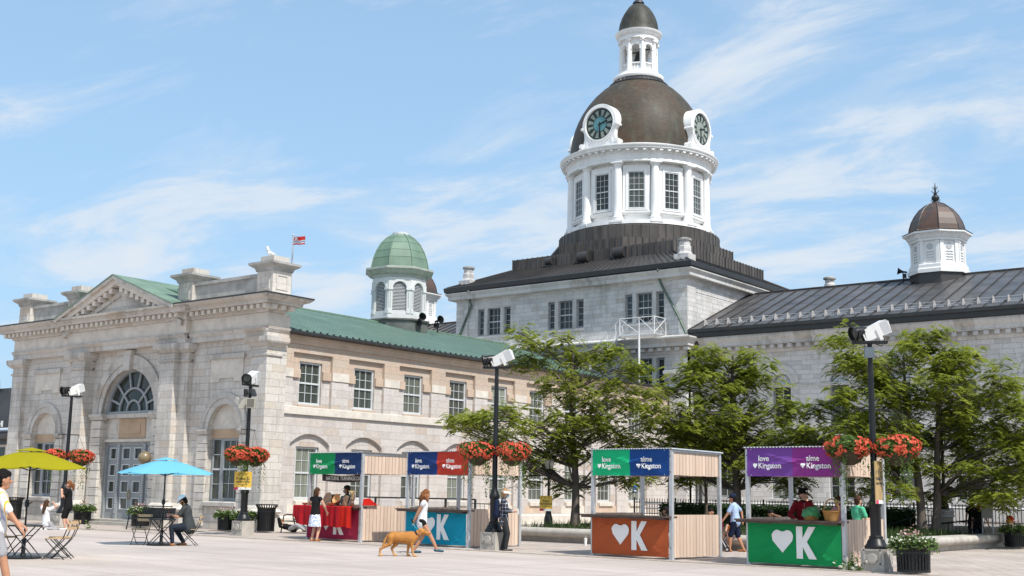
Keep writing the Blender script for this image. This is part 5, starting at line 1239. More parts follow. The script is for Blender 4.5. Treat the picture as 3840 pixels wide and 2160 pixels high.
LOBES_A = [(-2.2, 7.3, 0.45), (-1.7, 6.8, 0.7), (-0.7, 7.5, 0.45), (0.1, 6.7, 0.95), (0.9, 7.1, 0.55), (1.7, 6.3, 0.85), (0.5, 5.4, 1.15), (2.0, 5.2, 0.95), (-0.8, 5.6, 0.8), (-4.4, 4.1, 0.5), (-3.8, 4.1, 0.8), (-2.8, 4.5, 1.15), (-1.6, 4.0, 1.2), (-0.4, 4.3, 1.1), (1.1, 4.1, 1.2), (2.3, 3.9, 1), (-3.2, 3.3, 0.8), (1.5, 3.0, 1.1), (-0.6, 3.0, 0.9), (-0.1, 2.0, 0.6), (2.3, 2.1, 0.6), (-1.6, 2.5, 0.65), (-2.2, 3.3, 0.9)]
LOBES_B = [(-0.8, 7.1, 0.5), (-1.2, 6.4, 0.9), (-2.0, 5.8, 0.8), (-0.5, 5.9, 1.1), (0.6, 6.8, 0.55), (0.7, 5.8, 1.1), (1.6, 4.7, 0.8), (-2.5, 4.7, 1.1), (-1.1, 4.7, 1.2), (0.1, 4.5, 1.3), (1.5, 4.2, 1.2), (2.7, 3.7, 0.85), (-2.8, 3.6, 1), (-1.5, 3.5, 1.2), (-0.2, 3.3, 1.2), (1.2, 3.2, 1.2), (2.4, 3.0, 1), (-2.3, 2.6, 0.8), (0.4, 2.4, 0.9), (1.8, 2.4, 0.8), (-2.9, 4.2, 0.7)]
LOBES_C = [(-2.7, 7.3, 0.42), (-2.2, 6.5, 0.75), (-3.3, 5.0, 0.42), (-3.8, 4.8, 0.4), (-1.5, 6.5, 0.9), (-0.5, 6.8, 0.95), (0.1, 7.2, 0.55), (0.8, 6.3, 1.05), (1.6, 6.5, 0.75), (-1.1, 5.4, 1.2), (-2.1, 5.1, 0.85), (0.2, 5.1, 1.2), (1.6, 5.3, 1.2), (2.7, 5.3, 1), (3.7, 5.0, 1), (-3.0, 4.0, 1.1), (-1.8, 3.9, 1.2), (-0.5, 3.7, 1.2), (0.9, 3.9, 1.2), (2.2, 3.9, 1.2), (3.3, 3.7, 1.1), (-3.9, 3.5, 0.8), (-2.6, 2.7, 0.9), (-1.2, 2.6, 1), (1.2, 2.6, 1), (2.5, 2.6, 1), (3.6, 2.5, 0.9), (-1.9, 1.9, 0.6), (2.0, 1.9, 0.7), (0.9, 1.8, 0.45), (3.0, 1.8, 0.6), (4.4, 4.3, 1.2), (4.4, 2.7, 0.9)]
LOBES_D = [(0.0, 4.3, 0.9), (-0.5, 3.5, 0.8), (0.6, 3.5, 0.8), (-0.2, 2.7, 0.7), (0.4, 2.5, 0.5)]
# ================================================================== market stalls
WHT = M('white print', (.80, .80, .78), .6, .02, 3)
HEART = [(.0, -.46)]+[(.25+.255*cos(t), .16+.255*sin(t)) for t in [rad(-38+j*16) for j in range(14)]]
HEART = [(.0, -.46), (.455, .02)]+[(.245+.25*cos(rad(a)), .20+.25*sin(rad(a))) for a in range(-25, 181, 14)]+[(.0, .20)]
HEART = HEART+[(-x, z) for x, z in HEART[1:-1][::-1]]
KPOLY = [(0, 0), (.17, 0), (.17, .27), (.33, 0), (.54, 0), (.285, .39), (.52, .74), (.33, .74), (.17, .47), (.17, .74), (0, .74)]
def sheet(b, x0, x1, z0, z1, y, mats, seed, amp=.020, quiet=0.):
    """hung banner: creased cloth, mats = [(to_x, material)]"""
    rg = random.Random(seed); nx, nz = 40, 14; ph = [rg.uniform(0, 6) for _ in range(4)]
    def pt(i, j): return at(x0+(x1-x0)*i/nx, z0+(z1-z0)*j/nz)
    def at(x, z):
        u, v = (x-x0)/(x1-x0), (z-z0)/(z1-z0); e = min(1, 6*u, 6*(1-u))*min(1, 5*v, 5*(1-v)); e *= 1-quiet*math.exp(-((u-.51)/.24)**4)
        d = math.exp(-((u-v)/.06)**2)+math.exp(-((u-1+v)/.05)**2)+.7*math.exp(-((.55*u-v+.25)/.05)**2)
        return (x, y-amp*e*(d+.8*sin(9*u+ph[0])*sin(5*v+ph[1])+.45*sin(23*u-9*v+ph[2])), z)
    for i in range(nx):
        xm = x0+(x1-x0)*(i+.5)/nx; m = [q for lim, q in mats if xm < lim][0]
        for j in range(nz): b.add([pt(i, j), pt(i+1, j), pt(i+1, j+1), pt(i, j+1)], [(0, 1, 2, 3)], m)
    return at
def on(at, x, z, d): return (x, at(x, z)[1]-.020+d, z)
def stall(x, y, W, rz, label, cl, cr, cb, seed, gy=-.10):
    D, H, p = 2.32, 2.76, .045
    t = thing('market_stall', label, 'market stall', (x, y, .004), rz, 'market stalls in a row')
    for (px, py) in ((p, p), (W-p, p), (p, D-p), (W-p, D-p)):
        b = MB(); b.box(px-p, px+p, py-p, py+p, .012, H, STEEL); b.box(px-.1, px+.1, py-.08, py+.08, 0, .012, STEEL)
        for z in (.3, 1.0, 2.2, 2.6): b.cbox((px, py-p-.004, z), (.025, .008, .025), COPE)
        b.build('post', t, None, False)
    for (a, c, e, f_) in ((2*p, W-2*p, p, None), (2*p, W-2*p, D-p, None)): pass
    b = MB()
    for yy in (p, D-p): b.box(2*p, W-2*p, yy-.03, yy+.03, H-.06, H, STEEL)
    for xx in (p, W-p): b.box(xx-.03, xx+.03, 2*p, D-2*p, H-.06, H, STEEL)
    b.build('frame', t, None, False)
    b = MB(); n = int((W+.1)/.0425); vs = []   # corrugated roof sheet
    for i in range(n+1):
        xx = -.05+(W+.1)*i/n; z = H+.03+(.02 if i % 2 else -.012); vs += [(xx, -.06, z), (xx, D+.06, z-.03)]
    b.add(vs, [(2*i, 2*i+2, 2*i+3, 2*i+1) for i in range(n)], STEEL); b.build('roof', t, None, False)
    def boards(name, z0, z1, sx):
        b = MB(); yy = 2*p+.01; rg = random.Random(seed)
        while yy < D-2*p-.02: e = min(yy+.148, D-2*p); b.box(sx-.011, sx+.011+rg.uniform(0, .004), yy, e-.013, z0+rg.uniform(-.006, .006), z1, CEDAR); yy += .15
        b.build(name, t, None, False)
    for sx in (W-p, p): boards('side_panel', .05, 1.12, sx); boards('side_panel', 2.12, H-.07, sx)
    b = MB(); xx = 2*p+.01
    while xx < W-2*p-.02: b.box(xx, min(xx+.144, W-2*p), D-p-.011, D-p+.011, 2.12, H-.07, CEDAR); xx += .15
    b.build('back_panel', t, None, False)
    b = MB(); m1, m2 = cloth('banner cloth a%d' % seed, cl), cloth('banner cloth b%d' % seed, cr)
    zt, zb = H+.02, 2.10; at = sheet(b, .06, W-.07, zb, zt, -.012, [(W*.5, m1), (9, m2)], seed)
    for xx in (.18, W-.2):
        for zz in (zb+.03, zt-.03): b.lathe([(.012, 0), (.012, .008)], (0, 0, 0), STEEL, 8, T=Matrix.Translation((xx, -.03, zz)) @ Matrix.Rotation(pi/2, 4, 'X'))
    for k_, (word, c) in enumerate((('love', W*.24), ('aime', W*.735))):
        fn = lambda u, v, d, c=c: (c+u*.98, -.045+d, zb+.33+v); b.text('Kingston', .19, lambda u, v, d, c=c: on(at, c-.24+u*.92, zb+.19+v, d), WHT, 0, .012, align='LEFT', th=.006)
        b.text(word, .19, lambda u, v, d, c=c: on(at, c-.24+u*.92, zb+.365+v, d), WHT, 0, .012, align='LEFT', th=.006)
        b.prism([(u*.115, v*.13) for u, v in HEART], lambda u, v, d, c=c: on(at, c-.32+u, zb+.25+v, d), -.006, 0, WHT)
    b.build('name_banner', t, None, False)
    b = MB(); m3 = cloth('front banner cloth %d' % seed, cb, .3, .08); at2 = sheet(b, .05, W-.10, .06, 1.0, -.01, [(9, m3)], seed+5, .032, .9)
    c = W*.5; b.prism([(u*.56, v*.58) for u, v in HEART], lambda u, v, d: on(at2, c-.30+u, .585+v, d), -.006, 0, WHT); b.prism([(u, v) for u, v in KPOLY], lambda u, v, d: on(at2, c+.06+u*.95, .20+v*1.0, d), -.006, 0, WHT)
    b.build('front_banner', t, None, False)
    b = MB(); b.box(-.18, W-.02, -.26, .26, 1.045, 1.085, DARKW); b.box(-.16, W-.1, -.22, -.18, 1.0, 1.045, DARKW)
    for xx in (.35, W*.5, W-.5): b.prism([(-.2, 1.044), (.2, 1.044), (.05, .96)], lambda u, v, d, xx=xx: (xx+d, u, v), 0, .35, DARKW)
    b.build('counter', t, None, False)
    return t
stall(-29.95, 27.74, 2.67, rad(-4.0), 'stall with green and navy banner, red tablecloth and wooden bowls', (.015, .34, .115), (.022, .055, .16), (.36, .028, .075), 3)
stall(-25.50, 27.66, 2.69, rad(-3.8), 'stall with navy and red banner and a turquoise front', (.022, .060, .21), (.62, .065, .04), (.01, .32, .48), 4)
stall(-18.40, 27.26, 2.62, rad(-4.4), 'stall with bright green and blue banner and an orange front', (.015, .52, .22), (.015, .075, .28), (.50, .115, .042), 5)
stall(-13.71, 27.03, 2.55, rad(-2.2), 'stall with purple and magenta banner and a green front', (.20, .075, .36), (.28, .045, .27), (.012, .33, .10), 6)
# goods on the first stall
def onstall(x, y, z): c, s = cos(rad(-4)), sin(rad(-4)); return (-29.95+x*c-y*s, 27.74+x*s+y*c, z)
RED = cloth('red tablecloth fabric', (.40, .010, .018), .12, .12); RED2 = cloth('bright red cloth', (.62, .022, .012), .25, .15)
t = thing('tablecloth', 'red tablecloth draped over the counter of the first stall', 'tablecloth', onstall(0, 0, 0), rad(-4)); b = MB(); n = 60
def cl(i, j):
    u = i/n; x = -.34+2.90*u; fo = .02*sin(u*38)+.015*sin(u*71+1)
    return [(x, .28, 1.10), (x, -.29, 1.10), (x, -.315+fo*.3, 1.07), (x+.02*u, -.33+fo, .80), (x+(.05 if u > .1 else .25*(.1-u)*10), -.335+fo*1.6, .50-.06*u+.02*sin(u*23))][j]
for i in range(n):
    for j in range(4): b.add([cl(i, j), cl(i+1, j), cl(i+1, j+1), cl(i, j+1)], [(0, 3, 2, 1)], RED if i < 48 else RED2)
b.add([(-.34, -.29, 1.10), (-.34, .28, 1.10), (-.22, .2, .72), (-.12, -.33, .50)], [(0, 1, 2, 3)], RED); b.build('cloth', t, 180, False)
t = thing('red_cloth', 'bright red cloth hanging over the side panel of the first stall', 'cloth', onstall(2.63, .45, 1.12), rad(-4)); b = MB(); b.prism([(-.40, .02), (.22, .02), (.1, .08), (-.15, .24), (-.36, .22)], lambda u, v, d: (d, u, v), -.02, .09, RED2); b.build('cloth', t, None, False)
t = thing('hanging_sign', 'dark hanging cloth sign with white slanted lettering in the first stall', 'sign', onstall(1.0, .62, 2.0), rad(-4)); b = MB(); SGN = M('dark brown sign cloth', (.035, .018, .018), .7, .2, 4)
b.slab([(-1.04, -.10)]+[(-1.0+2.0*i/12, -.10-.05*sin(pi*i/12)) for i in range(1, 12)]+[(1.0, -.08), (1.06, .14)]+[(1.0-2.0*i/12, .12-.05*sin(pi*i/12)) for i in range(1, 12)]+[(-1.06, .13)], [], front(0), 0, .02, SGN)
b.text('NATURAL TURNINGS.CA', .175, lambda u, v, d: (u*.86, d, v-.075), WHT, -.002, .03, .22, th=.006); b.tube([(-1.05, .01, .12), (-1.25, 0, .2)], .005, INK, 4); b.tube([(1.05, .01, .12), (1.25, 0, .2)], .005, INK, 4); b.build('cloth', t, None, False)
def good(name, label, cat, x, y, fn, grp='turned wooden goods on the red tablecloth', z=1.105, rz=0):
    t = thing(name, label, cat, onstall(x*.97-.12 if x > .3 else x, y, z), rad(-4)+rz, grp); t.scale = (.84,)*3; b = MB(); fn(b); b.build('body', t, 45, False); return t
def bowl(r, h, m): return lambda b: b.lathe([(r*.35, 0), (r*.75, h*.35), (r, h), (r*.94, h), (r*.68, h*.42), (.01, h*.2)], (0, 0, 0), m, 24)
def tilt(f, a, z): return lambda b: (setattr(b, 'T', Matrix.Translation((0, 0, z)) @ Matrix.Rotation(a, 4, 'X')), f(b))
good('wooden_bowl', 'shallow pale wooden bowl at the left end of the red table', 'bowl', -.12, 0, bowl(.13, .08, TURN)); good('wooden_bowl', 'second small wooden bowl from the left end of the red table', 'bowl', .12, .02, bowl(.11, .09, TURN))
good('wooden_platter', 'round wooden platter propped upright behind the woman in the black top', 'platter', .95, .2, tilt(lambda b: b.lathe([(.01, 0), (.20, 0), (.255, .03), (.24, .04), (.18, .02), (.01, .02)], (0, 0, 0), M('light burl wood', (.36, .23, .12), .45, .35, 8)), rad(75), .25))
good('cutting_board', 'dark walnut board standing beside the round platter', 'board', 1.22, .2, lambda b: b.cbox((0, .03, .22), (.30, .025, .42), TURN2, (rad(-10), 0, 0)))
good('wooden_bowl', 'deep turned bowl tilted to show its inside, centre of the table', 'bowl', 1.55, .15, tilt(bowl(.19, .15, TURN), rad(62), .2)); good('wooden_bowl', 'round orange bowl in front of the tilted bowl', 'bowl', 1.52, -.12, bowl(.17, .11, TURN))
good('cutting_board', 'pale wooden board leaning right of the tilted bowl', 'board', 1.86, .18, lambda b: b.cbox((0, .02, .20), (.26, .025, .40), M('pale spalted board', (.50, .33, .18), .45, .3, 7), (rad(-14), rad(6), 0)))
good('cutting_board', 'tall greyish board leaning beside the right end of the table', 'board', 2.2, .16, lambda b: b.cbox((0, .02, .21), (.22, .025, .44), M('greyed board', (.40, .29, .2), .5, .3, 7), (rad(-14), rad(14), 0)))
STRAW = M('dried stems', (.55, .42, .22), .8, .2, 8)
def vase(b):
    rg = random.Random(4); b.lathe([(.05, 0), (.085, .08), (.07, .16), (.035, .2), (.05, .24)], (0, 0, 0), TURN2, 16)
    for q in range(16): b.tube([(0, 0, .2), (rg.gauss(0, .06), rg.gauss(0, .05), .46), (rg.gauss(0, .11), rg.gauss(0, .08), .56)], [.004, .01, .02], STRAW, 4)
good('wooden_vase', 'dark turned vase with dried stems at the right end of the table', 'vase', 2.42, 0, vase)
good('wooden_vase', 'dark narrow necked vase in front of the masked vendor', 'vase', 1.42, .24, lambda b: b.lathe([(.06, 0), (.10, .14), (.09, .26), (.05, .36), (.10, .44), (.07, .42)], (0, 0, 0), TURN2, 16))
# ================================================================== honey locust trees
def tree(name, label, base, trunks, lobes, seed, dens=1.):
    rg = random.Random(seed); bx, by, bz = base; t = thing(name, label, 'tree', base, 0, 'honey locust trees in the planter')
    W_ = lambda la, de, z: V((0, 0, 0))+R0*la+F0*de+V((0, 0, z-bz))
    L = []
    for la, z, r in lobes:
        for q in range(3):
            de = rg.uniform(-1., 1.)*min(2.6, 1.1+.5*(8-z)*.5); s_ = (1, .78, .62)[q]; j = (0, .75, 1.0)[q]*r
            L.append((W_(la+rg.uniform(-j, j)*.8, de, z+rg.uniform(-j, j)*.6), r*s_))
    b = MB(); tr = []
    for (la, r0, top, bend) in trunks:
        pts = []; n = 9
        for i in range(n+1):
            q = i/n; pts.append(W_(la+bend*q+.06*sin(q*7+la*3), .05*sin(q*5), bz+top*q))
        rs = [r0*(1-.80*i/n)*(1.22 if i == 0 else 1) for i in range(n+1)]; b.tube(pts, rs, BARK, 9); tr.append((pts, rs))
    b.build('trunk', t, 60, False)
    b = MB()
    for c, r in L:
        best = min(tr, key=lambda T: min((c.xy-p.xy).length for p in T[0])); pts, rs = best
        hz = max(1.4, c.z-.35*(c.xy-pts[0].xy).length-.35)
        i = min(range(len(pts)), key=lambda q: abs(pts[q].z-hz)); s = pts[i]; r0 = max(.02, min(rs[i]*.45, .05)); m1 = s.lerp(c, .45)+V((rg.gauss(0, .12), rg.gauss(0, .12), rg.uniform(-.05, .25)))
        b.tube([s, s.lerp(m1, .5)+V((0, 0, -.06)), m1, m1.lerp(c, .55)+V((rg.gauss(0, .08), rg.gauss(0, .08), .05)), c], [r0, r0*.85, r0*.65, r0*.45, .012], BARK, 6)
        for k_ in range(int(3+r*4)):
            d = V((rg.gauss(0, 1), rg.gauss(0, 1), rg.gauss(0, .4))).normalized(); e = c+V((d.x*r, d.y*r, d.z*r*.55))*rg.uniform(.6, .95); s2 = m1.lerp(c, rg.uniform(.4, 1.)); b.tube([s2, s2.lerp(e, .5)+V((0, 0, .06)), e], [.014, .01, .005], BARK, 4)
    b.build('limb', t, 60, False)
    vs = []; fs = []
    for c, r in L:
        n = int(dens*190*r**1.9)+30
        nc = max(4, int(9*r*r)); cl = []
        for q in range(nc):
            d = V((rg.gauss(0, 1), rg.gauss(0, 1), rg.gauss(0, .75))).normalized(); q2 = rg.uniform(.35, 1.); cl.append(c+V((d.x*r*q2*1.08, d.y*r*q2*1.08, d.z*r*1.0*q2)))
        for i in range(n):
            o = rg.choice(cl)+V((rg.gauss(0, .20), rg.gauss(0, .20), rg.gauss(0, .13)))
            a = rg.uniform(0, 6.283); out = (o-c); 
            if out.length > .01 and rg.random() < .6: a = math.atan2(out.y, out.x)+rg.gauss(0, .6)
            h = V((cos(a), sin(a), 0)); s = V((-sin(a), cos(a), rg.gauss(0, .3))); ln = rg.uniform(.20, .36); dr = rg.uniform(.2, 1.15)
            for j in range(6):
                u = (j+.6)/6; p = o+h*ln*u+V((0, 0, .05*u-dr*ln*u*u)); wv = .095*(1-.5*abs(u-.45)); tw = V((0, 0, -.012-.02*rg.random()))
                for sg in (-1, 1):
                    e = p+s*wv*sg+h*.018+tw; bi = len(vs); hw = h*.027; vs += [p-hw, p+hw, e+hw*.8, e-hw*.5]; fs.append((bi, bi+1, bi+2, bi+3) if sg > 0 else (bi+3, bi+2, bi+1, bi))
    me = bpy.data.meshes.new('crown'); me.from_pydata([tuple(v) for v in vs], [], fs); me.materials.append(LOCUST); me.update()
    o = bpy.data.objects.new('crown', me); COL.objects.link(o); o.parent = t
    return t
tree('locust_tree', 'feathery green tree between the second and third stalls, beside the lantern post', (-26.37, 38., .38), [(0, .17, 6.6, -.15)], LOBES_A, 5, .62)
tree('locust_tree', 'feathery green tree standing behind the third and fourth stalls', (-21.7, 42., .38), [(0, .19, 6.6, -.1)], LOBES_B, 6, .8)
tree('locust_tree', 'broad feathery twin trunked tree at the right, behind the low wall', (-14.8, 43., .38), [(-.16, .17, 6.3, -.5), (.22, .16, 6.5, .6)], LOBES_C, 8, .85)
tree('locust_tree', 'thin trunked young tree farther back behind the third stall', (-25.25, 46., .0), [(0, .09, 4.5, .1)], LOBES_D, 9, .9)
# ================================================================== people
def capsule(vs, fs, a, b, ra, rb, fa=1., side=None, n=12):
    """tapered capsule from a to b; fa squashes it perpendicular to the side axis"""
    a, b = V(a), V(b); d = (b-a); L = d.length
    d = d/L if L > 1e-6 else V((0, 0, 1))
    s = V(side) if side is not None else (V((1, 0, 0)) if abs(d.x) < .9 else V((0, 1, 0)))
    s = (s-d*s.dot(d)).normalized(); q = d.cross(s); base = len(vs); rings = []
    for j in range(1, 5): t = pi/2*(1-j/4); rings.append((a-d*ra*sin(t), ra*cos(t)))
    for j in range(0, 4): t = pi/2*(j/4); rings.append((b+d*rb*sin(t), rb*cos(t)))
    for c, r in rings:
        for i in range(n): t = 2*pi*i/n; vs.append(c+(s*cos(t)+q*(fa*sin(t)))*max(r, 1e-4))
    for j in range(len(rings)-1):
        for i in range(n): fs.append((base+j*n+i, base+j*n+(i+1) % n, base+(j+1)*n+(i+1) % n, base+(j+1)*n+i))
    fs.append(tuple(base+i for i in range(n))[::-1]); fs.append(tuple(base+(len(rings)-1)*n+i for i in range(n)))
def fused(name, caps, mat, parent, vox=.016, it=5):
    """all capsules joined into one continuous skin"""
    vs, fs = [], []
    for c in caps: capsule(vs, fs, *c)
    me = bpy.data.meshes.new('t'); me.from_pydata([tuple(v) for v in vs], [], fs); ob = bpy.data.objects.new('t', me); COL.objects.link(ob)
    r = ob.modifiers.new('r', 'REMESH'); r.mode = 'VOXEL'; r.voxel_size = vox
    s = ob.modifiers.new('s', 'SMOOTH'); s.factor = .5; s.iterations = it
    dg = bpy.context.evaluated_depsgraph_get(); m2 = bpy.data.meshes.new_from_object(ob.evaluated_get(dg)); bpy.data.objects.remove(ob); bpy.data.meshes.remove(me)
    m2.name = name; m2.materials.clear(); m2.materials.append(mat); m2.shade_smooth()
    o = bpy.data.objects.new(name, m2); COL.objects.link(o); o.parent = parent; return o
def ik(a, c, l1, l2, hint):
    a, c = V(a), V(c); d = c-a; L = min(d.length, (l1+l2)*.999); d.normalize(); c = a+d*L
    x = (l1*l1-l2*l2+L*L)/(2*L); h = math.sqrt(max(0, l1*l1-x*x)); hn = V(hint); hn = (hn-d*hn.dot(d)).normalized(); return a+d*x+hn*h, c
SKIN = {'fair': M('fair skin', (.56, .32, .22), .55, .08, 9), 'tan': M('tanned skin', (.44, .215, .12), .55, .08, 9), 'brown': M('brown skin', (.24, .115, .065), .55, .08, 9)}
BRN = M('brown hair', (.060, .030, .016), .75, .35, 22, .5, spec=.15, stretch=(1, 1, .4)); AUB = M('auburn hair', (.19, .075, .028), .75, .4, 22, .5, spec=.15, stretch=(1, 1, .5)); BLK = M('black hair', (.010, .009, .008), .75, .3, 22, .4, spec=.12)
EYE = M('dark eye', (.02, .015, .012), .3, .1, 5); LIPS = M('lips', (.34, .12, .095), .5, .1, 5)
def cm(n, c, **k): return M(n, c, .85, k.get('var', .16), k.get('scale', 4.), .7, spec=.15)
def person(label, loc, rz, H=1.7, lean=0., hip=None, tw=0., LH=None, RH=None, LF=None, RF=None, head=(0, 0), skin='fair', top=None, tlen=.13, hem=.0, bottom=None, blen=.0, skirt=None, shoes=None, hair=None, hstyle='short', hat=None, mask=None, group=None, stout=1., kneeL=(0, 1, .1), kneeR=(0, 1, .1), elL=(-.6, -1, -.3), elR=(.6, -1, -.3), bag=None, feet=True, face=True, collar=None):
    """local frame: x right, y forward; hands/feet targets in metres on a 1.7 m figure"""
    k = H/1.7; t = thing('person', label, 'person', loc, rz, group); hp = V(hip or (0, 0, .90)); cl, sl = cos(lean), sin(lean); ct, st = cos(tw), sin(tw)
    def up(x, y, z): x, y = x*ct-y*st, x*st+y*ct; return hp+V((x, y*cl+z*sl, z*cl-y*sl))
    def sc(c): return (V(c[0])*k, V(c[1])*k, c[2]*k, c[3]*k, *c[4:])
    wst, chest, neck, hd = up(0, .0, .20), up(0, .0, .37), up(0, -.015, .535), None
    yw, pt = head; hb = up(0, .0, .60); Rh = Euler((0, 0, yw+tw)).to_matrix() @ Euler((lean*.55+pt, 0, 0), 'XYZ').to_matrix() if False else Euler((-(pt+lean*.4), 0, yw+tw), 'XYZ').to_matrix()
    hc = hb+Rh @ V((0, .015, .08)); h = lambda x, y, z: hc+Rh @ V((x, y, z))
    sh = [up(-.175, 0, .475), up(.175, 0, .475)]; hi_ = [hp+V((-.085*ct, -.085*st, -.02)), hp+V((.085*ct, .085*st, -.02))]
    hands = [V(LH) if LH else up(-.24, .03, -.06), V(RH) if RH else up(.24, .03, -.06)]
    ftt = [V(LF or (-.09, 0, .075)), V(RF or (.09, 0, .075))]
    el, wr, kn, an = [], [], [], []
    for i in (0, 1):
        e, w_ = ik(sh[i], hands[i], .285, .25, (elL, elR)[i]); el.append(e); wr.append(w_)
        n_, a = ik(hi_[i], ftt[i], .42, .41, (kneeL, kneeR)[i]); kn.append(n_); an.append(a)
    sd = V((ct, st, 0)); g = stout; S_ = SKIN[skin]
    trunk = [(up(0, 0, -.02), wst, .150*g, .128*g, .72, sd), (wst, chest, .128*g, .158*g, .66, sd), (chest, up(0, -.01, .46), .158*g, .120, .62, sd), (sh[0], sh[1], .062, .062)]
    arms = []
    for i in (0, 1): arms += [(sh[i], el[i], .056, .043), (el[i], wr[i], .042, .028)]
    legs = []
    for i in (0, 1): legs += [(hi_[i], kn[i], .088*g, .058), (kn[i], kn[i].lerp(an[i], .35), .056, .056), (kn[i].lerp(an[i], .35), an[i], .056, .036)]
    body = trunk+arms+legs+[(neck, hc+V((0, 0, -.05)), .056, .052), (h(0, -.012, .035), h(0, .0, -.0), .094, .090, .98, Rh @ V((1, 0, 0))), (h(0, .02, -.035), h(0, .045, -.085), .066, .042), (h(0, .085, .01), h(0, .112, -.022), .011, .017)]
    for s in (-1, 1): body.append((h(s*.088, -.008, .012), h(s*.092, -.012, -.018), .016, .012))
    for i in (0, 1):            # hands: palm, four unequal curled fingers, thumb from the side of the palm
        d = (wr[i]-el[i]).normalized(); q = d.cross(V((0, 0, 1))); q = q.normalized() if q.length > .2 else V((1, 0, 0)); nrm = q.cross(d); s = 1 if i else -1
        body.append((wr[i], wr[i]+d*.065, .030, .034, .55, q))
        for j, ln in enumerate((.060, .070, .066, .050)):
            p0 = wr[i]+d*.085+q*(.027-.018*j); p1 = p0+d*ln*.55-nrm*.012; body += [(p0, p1, .0105, .0095), (p1, p1+d*ln*.35-nrm*.03, .0095, .008)]
        p0 = wr[i]+d*.03+q*.034; body.append((p0, p0+d*.045+q*.026, .0125, .0095))
    ft = []
    for i in (0, 1):
        f_ = kn[i]-an[i]; fw = V((0, 1, 0)) if abs(an[i].z) < .35 else V((0, .9, -.3)); toe = an[i]+fw*.155+V((0, 0, -.045 if an[i].z < .12 else -.06)); heel = an[i]+V((0, -.035, -.04)); ft.append((heel, toe, .040, .032, .8, V((1, 0, 0))))
    if not feet: legs_only = legs; body = [c for c in body if c not in legs]; ft = []
    body += ft
    fused('body', [sc(c) for c in body], S_, t, .0125*max(.8, k), 3)
    if face:
        for s in (-1, 1): b = MB(); c = h(s*.034, .078, .018)*k; b.ell(c, (.011, .009, .007), EYE, 8, 6); b.cbox(h(s*.036, .084, .040)*k, (.034, .010, .007), BRN if hair is None else hair, (0, 0, yw+tw)); b.build('eye', t, 180, False)
        if not mask: b = MB(); b.ell(h(0, .082, -.058)*k, (.022, .010, .007), LIPS, 8, 6, ); b.build('mouth', t, 180, False)
    if top:
        c = [(up(0, 0, .02-hem), wst, .166*g+.014, .137*g+.008, .80, sd), (wst, chest, .140*g+.006, .166*g, .70, sd), (chest, up(0, -.01, .46), .166*g, .128, .66, sd), (sh[0], sh[1], .070, .070), (up(0, -.01, .47), up(0, -.012, .505), .085, .066)]
        for i in (0, 1):
            if tlen > 0: c.append((sh[i], sh[i].lerp(el[i], min(1, tlen/.285)), .070, .066))
            if tlen > .285: c.append((el[i], el[i].lerp(wr[i], min(1, (tlen-.285)/.25)), .058, .046))
        fused('shirt', [sc(q) for q in c], top, t, .015, 3)
    if bottom:
        c = [(up(0, 0, .06), hp, .140*g, .152*g, .76, sd)]
        for i in (0, 1):
            c.append((hi_[i], hi_[i].lerp(kn[i], min(1, blen/.42)), .100*g, .072 if blen > .6 else .088))
            if blen > .42: c.append((kn[i], kn[i].lerp(an[i], min(1, (blen-.42)/.41)), .070, .054))
        fused('trousers' if blen > .6 else 'shorts', [sc(q) for q in c], bottom, t, .015, 3)
    if skirt:
        m, z1, r1 = skirt; b = MB(); n = 40; prof = [(.135, .16), (.16, .02), (.19, -.15), (r1, z1)]; vs = []
        for r, z in prof:
            for i in range(n): a = 2*pi*i/n; rr = r*(1+(.05*sin(a*7) if z < 0 else 0)); vs.append((hp+V((rr*cos(a), rr*.78*sin(a), z)))*k)
        b.add(vs, [(j*n+i, (j+1)*n+i, (j+1)*n+(i+1) % n, j*n+(i+1) % n) for j in range(3) for i in range(n)], m); b.build('skirt', t, 180, False)
    if shoes and feet:
        for i in (0, 1): f_ = ft[i]; fused('shoe', [sc((f_[0]+V((0, 0, -.004)), f_[1]+V((0, .012, -.004)), .047, .038, .85, V((1, 0, 0))))], shoes, t, .012, 2)
    if hair:
        X = Rh @ V((1, 0, 0)); c = [(h(0, -.022, .045), h(0, -.02, .04), .100, .100, .98, X), (h(0, -.045, .0), h(0, -.04, -.05), .084, .070, .9, X), (h(0, .04, .085), h(0, -.02, .10), .055, .07, 1, X)]
        for s in (-1, 1): c.append((h(s*.072, -.02, .03), h(s*.076, -.02, -.015 if hstyle == 'short' else -.06), .030, .022))
        if hstyle == 'bob': c += [(h(0, -.05, .0), h(0, -.065, -.10), .098, .07, .8, X)]+[(h(s*.07, -.02, .02), h(s*.082, -.02, -.10), .04, .035) for s in (-1, 1)]
        if hstyle == 'long': c += [(h(0, -.06, .0), h(0, -.10, -.20), .095, .09, .55, X), (h(0, -.10, -.20), h(0, -.12, -.36), .09, .05, .5, X)]
        if hstyle == 'pony': c += [(h(0, -.08, .06), h(0, -.15, .02), .035, .045), (h(0, -.15, .02), h(0, -.17, -.13), .055, .04), (h(0, -.17, -.13), h(0, -.155, -.2), .04, .02)]
        if hstyle == 'curly':
            rg = random.Random(2)
            for q in range(46): d = V((rg.gauss(0, 1), rg.gauss(-.5, .8), rg.gauss(-.3, .9))).normalized(); c.append((h(d.x*.10, d.y*.105-.03, d.z*.15-.03), h(d.x*.12, d.y*.12-.03, d.z*.19-.06), .036, .026))
        if hstyle == 'bun': c.append((h(0, -.10, .05), h(0, -.11, .05), .04, .04))
        fused('hair', [sc(q) for q in c], hair, t, .0125, 2)
